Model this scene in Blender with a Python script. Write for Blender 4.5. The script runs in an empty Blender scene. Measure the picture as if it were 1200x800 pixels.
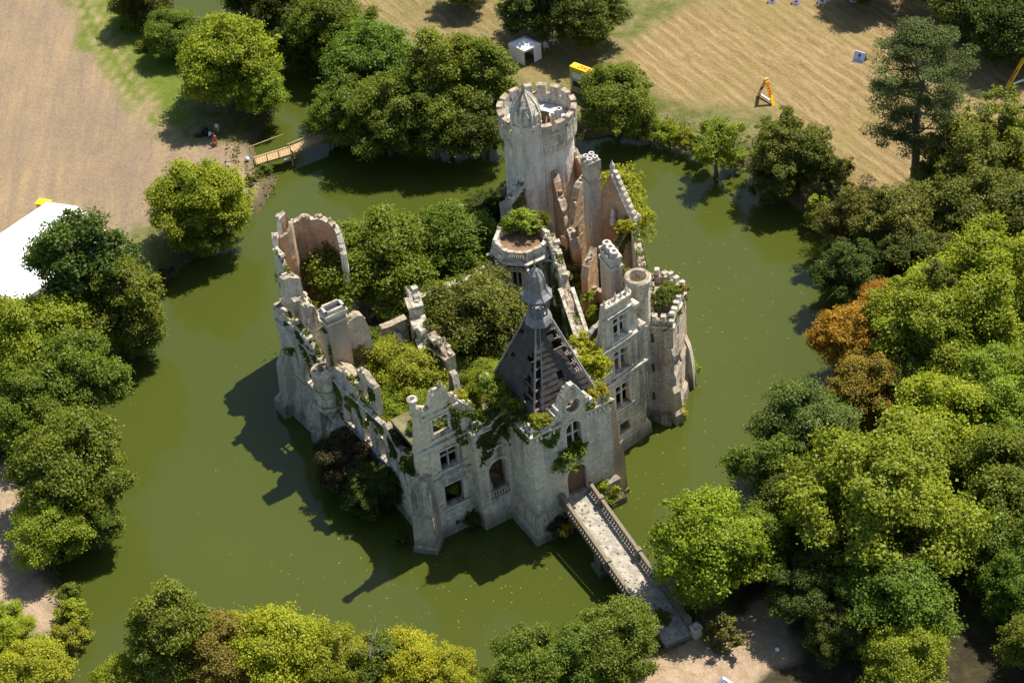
import bpy, math, random
import numpy as np
from mathutils import Matrix, Vector

# ------------------------------------------------------------------ camera, world, sun
scn = bpy.context.scene
FPX, PITCH, ROLL, CAMH = 2347.0, math.radians(41), math.radians(-5.3), 130.0
_f = np.array([0, math.cos(PITCH), -math.sin(PITCH)])
_r0 = np.array([1.0, 0, 0]); _u0 = np.array([0, math.sin(PITCH), math.cos(PITCH)])
_r = _r0 * math.cos(ROLL) + _u0 * math.sin(ROLL)
_u = -_r0 * math.sin(ROLL) + _u0 * math.cos(ROLL)
cam_d = bpy.data.cameras.new("camera"); cam = bpy.data.objects.new("camera", cam_d)
scn.collection.objects.link(cam); scn.camera = cam
cam_d.sensor_width = 36; cam_d.lens = FPX / 1200 * 36; cam_d.clip_start = 1; cam_d.clip_end = 20000
_m = Matrix.Identity(4)
for i in range(3):
    _m[i][0], _m[i][1], _m[i][2] = _r[i], _u[i], -_f[i]
_m[2][3] = CAMH
cam.matrix_world = _m

SUN_AZ = math.radians(50)      # from +Y towards +X
SUN_EL = math.radians(60)
w = bpy.data.worlds.new("World"); scn.world = w; w.use_nodes = True
nt = w.node_tree
sky = nt.nodes.new("ShaderNodeTexSky"); sky.sky_type = 'NISHITA'; sky.sun_disc = False
sky.sun_elevation = SUN_EL; sky.sun_rotation = SUN_AZ
sky.air_density = 1.0; sky.dust_density = 1.2; sky.ozone_density = 1.0
bg = nt.nodes["Background"]; bg.inputs[1].default_value = 0.095
nt.links.new(sky.outputs[0], bg.inputs[0])
sd = bpy.data.lights.new("sun", 'SUN'); sd.energy = 5.0; sd.angle = math.radians(0.53); sd.color = (1, 0.93, 0.82)
so = bpy.data.objects.new("sun", sd); scn.collection.objects.link(so)
so.rotation_euler = Vector((math.sin(SUN_AZ) * math.cos(SUN_EL), math.cos(SUN_AZ) * math.cos(SUN_EL), math.sin(SUN_EL))).to_track_quat('Z', 'Y').to_euler()
scn.view_settings.view_transform = 'Standard'; scn.view_settings.look = 'None'
scn.view_settings.exposure = 0.80; scn.view_settings.gamma = 1.0
scn.render.engine = 'CYCLES'
scn.cycles.max_bounces = 8; scn.cycles.diffuse_bounces = 4; scn.cycles.transmission_bounces = 4

# ------------------------------------------------------------------ pixel helpers (a pixel and a real height give a place)
def V(px, py, z=0.0):
    d = _f * FPX + _r * (px - 600) + _u * (400 - py)
    return np.array([0, 0, CAMH]) + d * ((z - CAMH) / d[2])
def XY(px, py, z=0.0): return V(px, py, z)[:2]
def PPM(p):
    """pixels (of a 1200 wide picture) per metre at a point"""
    return FPX / float((np.array(p) - [0, 0, CAMH]) @ _f)
def unit(deg): return np.array([math.cos(math.radians(deg)), math.sin(math.radians(deg))])
E1, E2 = unit(28), unit(118)

# ------------------------------------------------------------------ object helpers
COL = scn.collection
WLOC = {}
def thing(name, label, cat, loc=(0, 0, 0), group=None):
    o = bpy.data.objects.new(name, None); COL.objects.link(o)
    o.location = [float(v) for v in loc]; o.empty_display_size = 0.5
    o['label'] = label; o['category'] = cat
    if group: o['group'] = group
    WLOC[o.name] = np.array(loc, float)
    return o
def tag(o, label=None, cat=None, group=None, kind=None):
    if label: o['label'] = label
    if cat: o['category'] = cat
    if group: o['group'] = group
    if kind: o['kind'] = kind
    return o
class MB:
    def __init__(s): s.v = []; s.f = []; s.m = []; s.uv = []; s.n = 0
    def add(s, verts, faces, mi=0, uvs=None):
        b = s.n; s.v.extend([tuple(map(float, v)) for v in verts]); s.n += len(verts)
        for k, f in enumerate(faces):
            s.f.append(tuple(b + i for i in f)); s.m.append(mi if not hasattr(mi, '__len__') else mi[k])
            s.uv.append(None if uvs is None else uvs[k])
    def hexa(s, o, a, b, c, mi=0):
        o, a, b, c = (np.array(q, float) for q in (o, a, b, c))
        if np.dot(np.cross(a, b), c) < 0: a, b = b, a
        P = [o, o + a, o + a + b, o + b, o + c, o + a + c, o + a + b + c, o + b + c]
        s.add(P, [(3, 2, 1, 0), (4, 5, 6, 7), (0, 1, 5, 4), (1, 2, 6, 5), (2, 3, 7, 6), (3, 0, 4, 7)], mi)
    def box(s, c, hx, hy, hz, ang=0, mi=0, taper=1.0, tilt=None):
        """box with centre of base c, half sizes, turned by ang (degrees)"""
        ca, sa = math.cos(math.radians(ang)), math.sin(math.radians(ang)); P = []
        for z, k in ((0, 1), (2 * hz, taper)):
            for x, y in ((-1, -1), (1, -1), (1, 1), (-1, 1)):
                q = np.array([x * hx * k, y * hy * k, z])
                if tilt is not None: q = tilt @ q
                P.append((c[0] + ca * q[0] - sa * q[1], c[1] + sa * q[0] + ca * q[1], c[2] + q[2]))
        s.add(P, [(3, 2, 1, 0), (4, 5, 6, 7), (0, 1, 5, 4), (1, 2, 6, 5), (2, 3, 7, 6), (3, 0, 4, 7)], mi)
    def tube(s, pts, rad, n=6, mi=0, cap=True):
        pts = [np.array(p, float) for p in pts]
        if not hasattr(rad, '__len__'): rad = [rad] * len(pts)
        V_ = []
        for i, p in enumerate(pts):
            d = pts[min(i + 1, len(pts) - 1)] - pts[max(i - 1, 0)]; d /= (np.linalg.norm(d) + 1e-9)
            a = np.cross(d, [0, 0, 1.0] if abs(d[2]) < .9 else [1.0, 0, 0]); a /= np.linalg.norm(a); b = np.cross(d, a)
            for k in range(n):
                t = 2 * math.pi * k / n
                V_.append(p + rad[i] * (a * math.cos(t) + b * math.sin(t)))
        F = []
        for i in range(len(pts) - 1):
            for k in range(n):
                F.append((i * n + k, i * n + (k + 1) % n, (i + 1) * n + (k + 1) % n, (i + 1) * n + k))
        if cap:
            F.append(tuple(range(n - 1, -1, -1))); F.append(tuple((len(pts) - 1) * n + k for k in range(n)))
        s.add(V_, F, mi)
    def lathe(s, c, prof, n=16, a0=0.0, a1=360.0, mi=0, rot=0.0):
        full = abs(a1 - a0 - 360) < 1e-6; m = n if full else n + 1
        V_, F, U = [], [], []
        for (r, z) in prof:
            for k in range(m):
                t = math.radians(rot + a0 + (a1 - a0) * k / n)
                V_.append((c[0] + r * math.cos(t), c[1] + r * math.sin(t), c[2] + z))
        R = max(r for r, z in prof); acc = 0
        for i in range(len(prof) - 1):
            dl = math.hypot(prof[i + 1][0] - prof[i][0], prof[i + 1][1] - prof[i][1])
            for k in range(n):
                k2 = (k + 1) % m if full else k + 1
                F.append((i * m + k, i * m + k2, (i + 1) * m + k2, (i + 1) * m + k))
                ua, ub = R * math.radians((a1 - a0) * k / n), R * math.radians((a1 - a0) * (k + 1) / n)
                U.append(((ua, acc), (ub, acc), (ub, acc + dl), (ua, acc + dl)))
            acc += dl
        s.add(V_, F, mi, U)
    def build(s, name, mats, parent=None, smooth=False, kind=None):
        if not isinstance(mats, (list, tuple)): mats = [mats]
        v = np.array(s.v); c = (v.min(0) + v.max(0)) / 2; c[2] = v[:, 2].min()
        me = bpy.data.meshes.new(name); me.from_pydata((v - c).tolist(), [], s.f)
        for mt in mats: me.materials.append(mt)
        if len(mats) > 1: me.polygons.foreach_set('material_index', s.m)
        if any(u is not None for u in s.uv):
            ul = me.uv_layers.new(name='UVMap'); buf = []
            for f, u in zip(s.f, s.uv):
                if u is None:
                    for i in f: buf.extend((s.v[i][0] + s.v[i][1], s.v[i][2]))
                else:
                    for q in u: buf.extend(q)
            ul.data.foreach_set('uv', np.array(buf, 'f'))
        if smooth: me.polygons.foreach_set('use_smooth', [True] * len(s.f))
        me.update()
        o = bpy.data.objects.new(name, me); COL.objects.link(o)
        pl = np.zeros(3)
        if parent is not None: o.parent = parent; pl = WLOC[parent.name]
        o.location = [float(q) for q in (c - pl)]; WLOC[o.name] = c
        if kind: o['kind'] = kind
        return o

# ------------------------------------------------------------------ materials
def newmat(name):
    m = bpy.data.materials.new(name); m.use_nodes = True; return m, m.node_tree, m.node_tree.nodes["Principled BSDF"]
class NG:
    def __init__(s, nt): s.t = nt
    def n(s, typ, inp=None, **kw):
        nd = s.t.nodes.new("ShaderNode" + typ)
        for k, v in kw.items(): setattr(nd, k, v)
        for k, v in (inp or {}).items():
            sock = nd.inputs[k]
            if hasattr(v, 'bl_idname') and hasattr(v, 'is_linked'): s.t.links.new(v, sock)
            else: sock.default_value = v
        return nd
    def mix(s, f, a, b, mode='MIX'):
        nd = s.t.nodes.new("ShaderNodeMix"); nd.data_type = 'RGBA'; nd.blend_type = mode
        for idx, v in ((0, f), (6, a), (7, b)):
            if hasattr(v, 'is_linked'): s.t.links.new(v, nd.inputs[idx])
            else: nd.inputs[idx].default_value = (*v, 1) if (hasattr(v, '__len__') and len(v) == 3) else v
        return nd.outputs[2]
    def ramp(s, f, stops, interp='LINEAR'):
        nd = s.t.nodes.new("ShaderNodeValToRGB"); s.t.links.new(f, nd.inputs[0]); cr = nd.color_ramp; cr.interpolation = interp
        while len(cr.elements) < len(stops): cr.elements.new(0.5)
        for e, (p, c) in zip(cr.elements, stops):
            e.position = p; e.color = (c, c, c, 1) if not hasattr(c, '__len__') else (*c, 1)
        return nd.outputs[0]
    def pos(s, scale=(1, 1, 1), rot=(0, 0, 0), loc=(0, 0, 0), src=None):
        g = src or s.n("NewGeometry").outputs['Position']
        return s.n("Mapping", {'Vector': g, 'Scale': scale, 'Rotation': rot, 'Location': loc}).outputs[0]
    def noise(s, vec, scale, detail=4, rough=.55, dist=0.0):
        return s.n("TexNoise", {'Vector': vec, 'Scale': scale, 'Detail': detail, 'Roughness': rough, 'Distortion': dist}).outputs[0]
    def math(s, op, a, b=0.0):
        nd = s.t.nodes.new("ShaderNodeMath"); nd.operation = op
        for i, v in enumerate((a, b)):
            if hasattr(v, 'is_linked'): s.t.links.new(v, nd.inputs[i])
            else: nd.inputs[i].default_value = v
        return nd.outputs[0]

def stone_mat(name, c1, c2, stain=(.20, .185, .155), stain_amt=.75, warm=(.42, .25, .13), warm_amt=.25, block=True, blk=.55, top=(.37, .325, .25)):
    m, t, b = newmat(name); g = NG(t); p = g.pos()
    col = g.mix(g.ramp(g.noise(p, .55, 6, .6), [(.35, 0), (.65, 1)]), c1, c2)
    if block:
        uv = g.n("UVMap").outputs[0]
        br = g.n("TexBrick", {'Vector': uv, 'Color1': (1, 1, 1, 1), 'Color2': (.74, .71, .66, 1), 'Mortar': (.50, .46, .40, 1), 'Scale': 1.0,
                              'Mortar Size': .03, 'Mortar Smooth': .4, 'Bias': .0, 'Brick Width': .85, 'Row Height': .38})
        col = g.mix(blk, col, br.outputs[0], 'MULTIPLY')
    big = g.ramp(g.noise(g.pos((1, 1, .8), loc=(3, 9, 4)), .16, 4, .55), [(.36, .15), (.62, 1.25)])
    wm = g.ramp(g.noise(g.pos((1, 1, .7), loc=(7, 3, 1)), .42, 6, .65), [(.50, 0), (.62, 1)])
    col = g.mix(g.math('MULTIPLY', wm, warm_amt), col, warm)
    st = g.ramp(g.noise(g.pos((1, 1, .16)), 1.1, 7, .68, .4), [(.46, 0), (.64, 1)])
    col = g.mix(g.math('MULTIPLY', g.math('MULTIPLY', st, big), stain_amt), col, stain)
    sp = g.ramp(g.noise(p, 2.6, 8, .72), [(.50, 0), (.62, 1)])
    col = g.mix(g.math('MULTIPLY', g.math('MULTIPLY', sp, big), stain_amt * .8), col, stain)
    # algae and damp where the stone stands in the water (by real height above it)
    z = g.n("SeparateXYZ", {0: g.n("NewGeometry").outputs['Position']}).outputs[2]
    damp = g.ramp(g.math('ADD', g.math('MULTIPLY', z, .18), g.math('MULTIPLY', g.noise(p, .9, 4), .35)), [(.28, 1), (.55, 0)])
    col = g.mix(g.math('MULTIPLY', damp, .6), col, (.10, .10, .07))
    # lichen-bleached broken tops
    nz = g.n("SeparateXYZ", {0: g.n("NewGeometry").outputs['True Normal']}).outputs[2]
    up = g.ramp(nz, [(.45, 0), (.75, 1)])
    tc = g.mix(g.ramp(g.noise(p, 1.7, 6, .7), [(.40, 0), (.58, 1)]), (.20, .15, .09), top)
    col = g.mix(up, col, tc)
    t.links.new(col, b.inputs['Base Color']); b.inputs['Roughness'].default_value = .9
    b.inputs['Specular IOR Level'].default_value = .2
    h = g.math('ADD', g.noise(p, 3.2, 8, .7), g.math('MULTIPLY', g.noise(p, .9, 3), .8))
    if block: h = g.math('ADD', h, g.math('MULTIPLY', br.outputs[1], -.5))
    bp = g.n("Bump", {'Height': h, 'Strength': .8, 'Distance': .12}); t.links.new(bp.outputs[0], b.inputs['Normal'])
    return m
M = {}
M['stone'] = stone_mat('limestone', (.90, .81, .63), (.80, .72, .55), stain=(.13, .12, .10), stain_amt=.72, warm_amt=.28)
M['stone_grey'] = stone_mat('weathered_limestone', (.82, .75, .61), (.68, .62, .51), stain=(.12, .11, .095), stain_amt=.85, warm_amt=.12)
M['stone_white'] = stone_mat('pale_limestone', (.86, .79, .65), (.78, .70, .57), stain_amt=.5, warm_amt=.10, top=(.48, .44, .37))
M['stone_pink'] = stone_mat('inner_rubble_wall', (.56, .36, .21), (.62, .46, .30), stain_amt=.45, warm=(.46, .22, .11), warm_amt=.7)
M['trim'] = stone_mat('carved_limestone', (.80, .73, .60), (.68, .62, .51), stain_amt=.6, warm_amt=.05, block=False, top=(.52, .48, .41))
M['stone_patch'] = stone_mat('patched_limestone', (.70, .60, .46), (.56, .49, .40), stain_amt=.6, warm=(.50, .26, .15), warm_amt=.75)
M['stone_dark'] = stone_mat('dark_mossy_stone', (.34, .30, .23), (.26, .235, .18), stain_amt=.7, warm_amt=.1, top=(.20, .18, .14))
M['brown_stone'] = stone_mat('stained_buttress_stone', (.62, .46, .28), (.68, .55, .38), stain_amt=.5, warm_amt=.5)

M['plaster'] = stone_mat('limewashed_wall', (.90, .85, .74), (.80, .74, .62), stain_amt=.5, warm=(.62, .36, .24), warm_amt=.45, blk=.22, top=(.50, .46, .39))
M['soot_shade'] = stone_mat('sooty_shaded_inner_wall', (.12, .10, .08), (.20, .155, .12), stain=(.04, .035, .03), stain_amt=.7, warm_amt=.2, top=(.40, .36, .29))  # fire soot, with the interior shade of the openings put into its colour
def simple(name, col, rough=.7, metal=0.0, var=.25, scale=3.0, bump=.0, spec=.4):
    m, t, b = newmat(name); g = NG(t); p = g.pos()
    c = g.mix(g.ramp(g.noise(p, scale, 5, .6), [(.3, 0), (.7, 1)]), tuple(x * (1 - var) for x in col), tuple(min(1, x * (1 + var)) for x in col))
    t.links.new(c, b.inputs['Base Color']); b.inputs['Roughness'].default_value = rough; b.inputs['Metallic'].default_value = metal
    b.inputs['Specular IOR Level'].default_value = spec
    if bump:
        bp = g.n("Bump", {'Height': g.noise(p, scale * 2, 6, .65), 'Strength': bump, 'Distance': .1}); t.links.new(bp.outputs[0], b.inputs['Normal'])
    return m
M['slate'] = simple('old_slate', (.054, .048, .043), .75, 0, .45, 1.6, .5)
M['lead'] = simple('lead_sheet', (.22, .22, .225), .6, .2, .3, 2.0, .2)
M['zinc'] = simple('zinc_sheet', (.55, .57, .62), .5, .0, .1, 2.0, .1)
M['timber'] = simple('weathered_timber', (.17, .13, .095), .85, 0, .4, 3.0, .3)
M['door'] = simple('door_planks', (.22, .125, .065), .7, 0, .2, 4.0, .2)
M['iron'] = simple('iron', (.05, .05, .05), .6, .4, .2)
M['pot'] = simple('clay_pot', (.50, .47, .42), .85, 0, .3, 3.0, .2)
M['bark'] = simple('bark', (.13, .10, .075), .95, 0, .4, 3.0, .6)
M['pine_bark'] = simple('pine_bark', (.17, .13, .10), .95, 0, .4, 2.0, .6)
M['white_pvc'] = simple('white_canvas', (.80, .80, .80), .6, 0, .02, 1.0)
M['newwood'] = simple('new_timber', (.38, .26, .13), .75, 0, .2, 2.5, .15)
M['yellow'] = simple('yellow_panel', (.80, .52, .01), .5, 0, .05)
M['red'] = simple('red_print', (.55, .01, .015), .5, 0, .05)
M['orange'] = simple('orange_panel', (.62, .28, .10), .6, 0, .1)  # yellow jump panel with its shade put into the colour
M['whitepaint'] = simple('white_panel', (.78, .78, .78), .5, 0, .03)
M['bluewhite'] = simple('pale_blue_board', (.55, .62, .80), .5, 0, .05)
M['black'] = simple('black_plastic', (.015, .015, .017), .5)
M['navy'] = simple('navy_print', (.02, .03, .09), .6)
M['greyprint'] = simple('grey_print', (.30, .32, .36), .6)
M['bluecar'] = simple('blue_car_paint', (.02, .05, .25), .3)
M['glass'] = simple('dark_glass', (.02, .025, .03), .08)
M['skin'] = simple('skin', (.50, .30, .21), .6, 0, .05)
M['leafspeck'] = simple('floating_leaf', (.30, .22, .05), .8, 0, .4, .8)
M['deadwood'] = simple('dead_wood', (.22, .19, .15), .9, 0, .25, 3)
M['concrete'] = simple('pale_concrete', (.5, .48, .44), .9, 0, .2, 3, .2)
M['tyre'] = simple('rubber', (.03, .03, .03), .8)

def cloth_mat(name, col): return simple(name, col, .85, 0, .1, 4)

def leaf_mat(name, trans=.42):
    m, t, b = newmat(name); g = NG(t); t.nodes.remove(b)
    oc = g.n("ObjectInfo").outputs['Color']
    at = g.n("Attribute", attribute_name='tint')
    hs = g.n("SeparateColor", {0: at.outputs['Color']})
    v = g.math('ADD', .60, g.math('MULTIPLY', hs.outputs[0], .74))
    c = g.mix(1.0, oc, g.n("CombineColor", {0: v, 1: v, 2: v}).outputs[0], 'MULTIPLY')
    c = g.mix(g.math('MULTIPLY', g.math('MULTIPLY', hs.outputs[1], hs.outputs[1]), .55), c, g.mix(1.0, c, (1.7, 1.3, .7), 'MULTIPLY'))
    d = g.n("BsdfDiffuse", {'Color': c}); tr = g.n("BsdfTranslucent", {'Color': g.mix(1.0, c, (1.25, 1.35, .55), 'MULTIPLY')})
    mx = g.n("MixShader", {0: trans}); t.links.new(d.outputs[0], mx.inputs[1]); t.links.new(tr.outputs[0], mx.inputs[2])
    gl = g.n("BsdfGlossy", {'Color': (1, 1, 1, 1), 'Roughness': .5}); m2 = g.n("MixShader", {0: .012})
    t.links.new(mx.outputs[0], m2.inputs[1]); t.links.new(gl.outputs[0], m2.inputs[2])
    t.links.new(m2.outputs[0], t.nodes['Material Output'].inputs[0]); return m
M['leaf'] = leaf_mat('leaves'); M['needle'] = leaf_mat('needles', .15)

# ------------------------------------------------------------------ ground, water
ROWDEG = 62
def poly_xy(pp, z=0.0): return np.array([XY(a, b, z) for a, b in pp])
def sdf(pts, poly):
    """signed distance to a polygon, negative inside"""
    n = len(poly); d = np.full(len(pts), 1e9); ins = np.zeros(len(pts), bool)
    for i in range(n):
        a, b = poly[i], poly[(i + 1) % n]; e = b - a; wv = pts - a
        tt = np.clip((wv @ e) / (e @ e), 0, 1); q = wv - tt[:, None] * e
        d = np.minimum(d, np.hypot(q[:, 0], q[:, 1]))
        c = ((a[1] <= pts[:, 1]) != (b[1] <= pts[:, 1]))
        with np.errstate(divide='ignore', invalid='ignore'):
            xi = a[0] + (pts[:, 1] - a[1]) / (b[1] - a[1]) * e[0]
        ins ^= c & (pts[:, 0] < xi)
    return np.where(ins, -d, d)
MOAT = [(60, 830), (88, 765), (98, 735), (92, 700), (72, 680), (70, 650), (85, 600), (100, 540), (110, 480), (130, 430), (165, 385), (190, 345), (200, 325), (235, 300),
        (268, 285), (283, 262), (300, 248), (322, 228), (326, 212), (318, 196), (300, 184), (300, 170), (318, 150), (322, 128), (290, 110), (262, 75), (235, 45), (195, 22), (160, 5), (140, -40),
        (235, -40), (262, 5), (300, 25), (345, 60), (385, 95), (385, 130), (372, 150), (388, 166), (430, 178), (500, 176), (590, 168), (680, 163), (742, 160), (790, 172), (840, 190), (880, 196),
        (915, 228), (955, 258), (972, 310), (992, 350), (1005, 400), (1000, 440), (965, 490), (920, 540), (880, 600), (850, 660), (822, 705), (806, 738), (800, 748), (778, 756), (750, 765), (700, 790), (650, 815), (580, 840), (300, 860)]
moat = poly_xy(MOAT)
FIELD = poly_xy([(-260, -120), (40, -60), (118, 60), (190, 165), (215, 185), (290, 178), (316, 200), (310, 232), (250, 262), (195, 270), (150, 290), (60, 330), (-200, 420)])
VERGE = poly_xy([(44, -60), (190, -60), (205, 20), (240, 80), (235, 140), (208, 172), (150, 118), (104, 60)])
STUB = poly_xy([(700, 95), (735, 55), (840, 0), (930, -60), (1300, -140), (1500, 100), (1250, 160), (1100, 225), (1020, 235), (960, 200), (900, 140), (800, 130), (750, 118)])
STRAW2 = poly_xy([(380, -40), (585, -40), (600, 40), (720, 60), (700, 100), (600, 110), (480, 60), (400, 30)])
PATH1 = poly_xy([(-40, 560), (20, 560), (50, 640), (62, 700), (80, 725), (76, 748), (48, 762), (10, 730), (-30, 720)])
FORE = poly_xy([(700, 830), (760, 775), (790, 755), (812, 742), (850, 745), (880, 700), (930, 690), (930, 760), (890, 830)])
DIRTSH = poly_xy([(-60, 500), (0, 490), (15, 560), (-60, 600)])
SHADED_SOIL = poly_xy([(870, 690), (960, 640), (1200, 560), (1300, 600), (1300, 900), (870, 900)])
MOUND = poly_xy([(940, 230), (1010, 225), (1080, 250), (1200, 300), (1250, 700), (1000, 700), (900, 650), (930, 540), (1000, 440)])

rngG = np.random.default_rng(5)
def vnoise(p, scale, seed):
    """smooth value noise on points (n,2)"""
    r = np.random.default_rng(seed); tab = r.random((64, 64)); q = p / scale; i = np.floor(q).astype(int); f = q - i; f = f * f * (3 - 2 * f)
    a = tab[i[:, 0] % 64, i[:, 1] % 64]; b = tab[(i[:, 0] + 1) % 64, i[:, 1] % 64]; c = tab[i[:, 0] % 64, (i[:, 1] + 1) % 64]; d = tab[(i[:, 0] + 1) % 64, (i[:, 1] + 1) % 64]
    return (a * (1 - f[:, 0]) + b * f[:, 0]) * (1 - f[:, 1]) + (c * (1 - f[:, 0]) + d * f[:, 0]) * f[:, 1]
def axis(lo, hi, st, far):
    a = list(np.arange(lo, hi + 1e-6, st)); k = st; x = hi
    while x < far: k *= 1.5; x += k; a.append(x)
    k = st; x = lo; pre = []
    while x > -far: k *= 1.5; x -= k; pre.append(x)
    return np.array(pre[::-1] + a)
gx, gy = axis(-75, 85, .75, 6000), axis(85, 250, .75, 6000)
GX, GY = np.meshgrid(gx, gy); gp = np.stack([GX.ravel(), GY.ravel()], 1)
near = (np.abs(gp[:, 0]) < 140) & (gp[:, 1] > 40) & (gp[:, 1] < 330)
sm = np.full(len(gp), 50.0); sm[near] = sdf(gp[near], moat)
sm += (vnoise(gp, 2.2, 1) - .5) * 1.3 + (vnoise(gp, .9, 4) - .5) * .5
def sstep(x, a, b): t = np.clip((x - a) / (b - a), 0, 1); return t * t * (3 - 2 * t)
gz = -2.0 + 2.75 * sstep(sm, -1.2, .9) + .45 * sstep(sm, .5, 7) + (vnoise(gp, 9, 2) - .5) * .3 + (vnoise(gp, 1.6, 3) - .5) * .14 * (sm > .5)
def soft(poly, wd=2.5, seed=9):
    d = np.full(len(gp), 50.0); d[near] = sdf(gp[near], poly)
    d += (vnoise(gp, 3.5, seed) - .5) * 3.5 + (vnoise(gp, 1.2, seed + 1) - .5) * 1.5
    return 1 - sstep(d, -wd / 2, wd / 2)
m_field, m_verge, m_stub, m_straw = soft(FIELD), soft(VERGE, 2, 20), soft(STUB, 4, 21), soft(STRAW2, 4, 22)
m_path, m_fore, m_shaded_soil = np.maximum(soft(PATH1, 1.2, 23), soft(DIRTSH, 2, 26)), soft(FORE, 1.2, 24), soft(SHADED_SOIL, 3, 25)
colr = np.clip(m_field + 0, 0, 1); colg = np.clip(m_verge, 0, 1); colb = np.clip(np.maximum(m_stub, m_straw * .65), 0, 1); cola = np.clip(np.maximum(m_path, m_fore), 0, 1)
nx, ny = len(gx), len(gy)
ii = (np.arange(ny - 1)[:, None] * nx + np.arange(nx - 1)[None, :]).ravel()
quads = np.stack([ii, ii + 1, ii + nx + 1, ii + nx], 1)
cen = gp[quads].mean(1)
gm, t_, b_ = newmat('ground_soil_and_grass'); g = NG(t_); p = g.pos()
a1 = g.n("Attribute", attribute_name='zone_a'); s1 = g.n("SeparateColor", {0: a1.outputs['Color']}); a2 = g.n("Attribute", attribute_name='zone_b'); s2 = g.n("SeparateColor", {0: a2.outputs['Color']})
n_big, n_mid, n_fine = g.noise(p, .07, 5, .6), g.noise(p, .5, 6, .65), g.noise(p, 3.0, 8, .75)
mot = g.math('ADD', .76, g.math('MULTIPLY', g.ramp(n_fine, [(.3, 0), (.7, 1)]), .48))
base = g.mix(g.ramp(n_mid, [(.38, 0), (.62, 1)]), (.125, .150, .032), (.255, .225, .10))
# dry bare field on the left
f1 = g.mix(g.ramp(g.noise(g.pos((1, .35, 1), rot=(0, 0, .55)), .16, 7, .68), [(.36, 0), (.64, 1)]), (.30, .225, .155), (.43, .315, .18))
f1 = g.mix(g.math('MULTIPLY', g.ramp(g.noise(p, .35, 6, .6), [(.45, 0), (.7, 1)]), .5), f1, (.40, .29, .16))
f1 = g.mix(g.math('MULTIPLY', g.ramp(g.noise(g.pos((.9, .06, 1), rot=(0, 0, math.radians(-28))), 1.0, 5, .6), [(.42, 0), (.62, 1)]), .55), f1, (.265, .205, .15))
# green verge with wheel tracks
f2 = g.mix(g.ramp(n_mid, [(.35, 0), (.7, 1)]), (.13, .185, .022), (.22, .25, .05))
# stubble with mown rows
rowv = g.pos((1, 1, 1), rot=(0, 0, math.radians(ROWDEG)))
rowv2 = g.pos((.22, 1.5, 1), src=rowv)
wv = g.n("TexWave", {'Vector': rowv, 'Scale': .22, 'Distortion': 3.0, 'Detail': 5, 'Detail Scale': .45, 'Detail Roughness': .7}, wave_type='BANDS', bands_direction='Y').outputs[1]
f3 = g.mix(g.ramp(g.math('ADD', g.math('MULTIPLY', wv, .09), g.math('MULTIPLY', g.noise(rowv2, 1.3, 8, .75), .8)), [(.38, 0), (.62, 1)]), (.29, .205, .09), (.49, .365, .185))
f3 = g.mix(g.math('MULTIPLY', g.ramp(g.noise(g.pos((.30, 2.2, 1), src=rowv), 1.0, 5, .6), [(.56, 0), (.66, 1)]), .75), f3, (.22, .155, .05))
f3 = g.mix(g.math('MULTIPLY', g.ramp(n_big, [(.50, 0), (.66, 1)]), .55), f3, (.30, .245, .09))
f4 = g.mix(g.ramp(g.noise(p, .8, 8, .7), [(.35, 0), (.65, 1)]), (.40, .29, .19), (.58, .44, .29))
f5 = g.mix(g.ramp(g.noise(p, .45, 8, .7), [(.42, 0), (.66, 1)]), (.055, .045, .028), (.115, .10, .04))  # brown soil, its colour darkened for the shade under the trees
a3 = g.n("Attribute", attribute_name='zone_c'); s3 = g.n("SeparateColor", {0: a3.outputs['Color']})
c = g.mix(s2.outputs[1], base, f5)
c = g.mix(s1.outputs[0], c, f1); c = g.mix(s1.outputs[1], c, f2); c = g.mix(g.math('MULTIPLY', s3.outputs[0], g.ramp(n_mid, [(.3, .35), (.6, 1)])), c, (.42, .32, .18)); c = g.mix(s1.outputs[2], c, f3); c = g.mix(s2.outputs[0], c, f4)
mud = s2.outputs[2]
c = g.mix(mud, c, (.17, .135, .085))
mot = g.math('MULTIPLY', mot, .70)
c = g.mix(1.0, c, g.n("CombineColor", {0: mot, 1: mot, 2: mot}).outputs[0], 'MULTIPLY')
t_.links.new(c, b_.inputs['Base Color']); b_.inputs['Roughness'].default_value = 1; b_.inputs['Specular IOR Level'].default_value = .1
bp = g.n("Bump", {'Height': g.math('ADD', n_fine, g.math('MULTIPLY', g.math('MULTIPLY', wv, s1.outputs[2]), .15)), 'Strength': .9, 'Distance': .25}); t_.links.new(bp.outputs[0], b_.inputs['Normal'])
M['ground'] = gm
def polydist(pp):
    d = np.full(len(gp), 50.0)
    for a, b in zip(pp, pp[1:]):
        e = b - a; wv_ = gp[near] - a; tt = np.clip((wv_ @ e) / (e @ e), 0, 1); q = wv_ - tt[:, None] * e; d[near] = np.minimum(d[near], np.hypot(q[:, 0], q[:, 1]))
    return d
def tracks(pp, half=.85, w_=.38): d = polydist(poly_xy(pp)) + (vnoise(gp, 1.5, 66) - .5) * .4; return (1 - sstep(np.abs(d - half), w_ * .4, w_ * 1.2)) * .8
m_tr = np.maximum.reduce([tracks([(78, -40), (112, 40), (150, 105), (200, 175), (230, 195)]), tracks([(96, -40), (140, 60), (180, 130), (220, 185)], .6, .3) * .5])
m_mud = 1 - sstep(np.abs(sm - .5), .3, 1.2)
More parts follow.
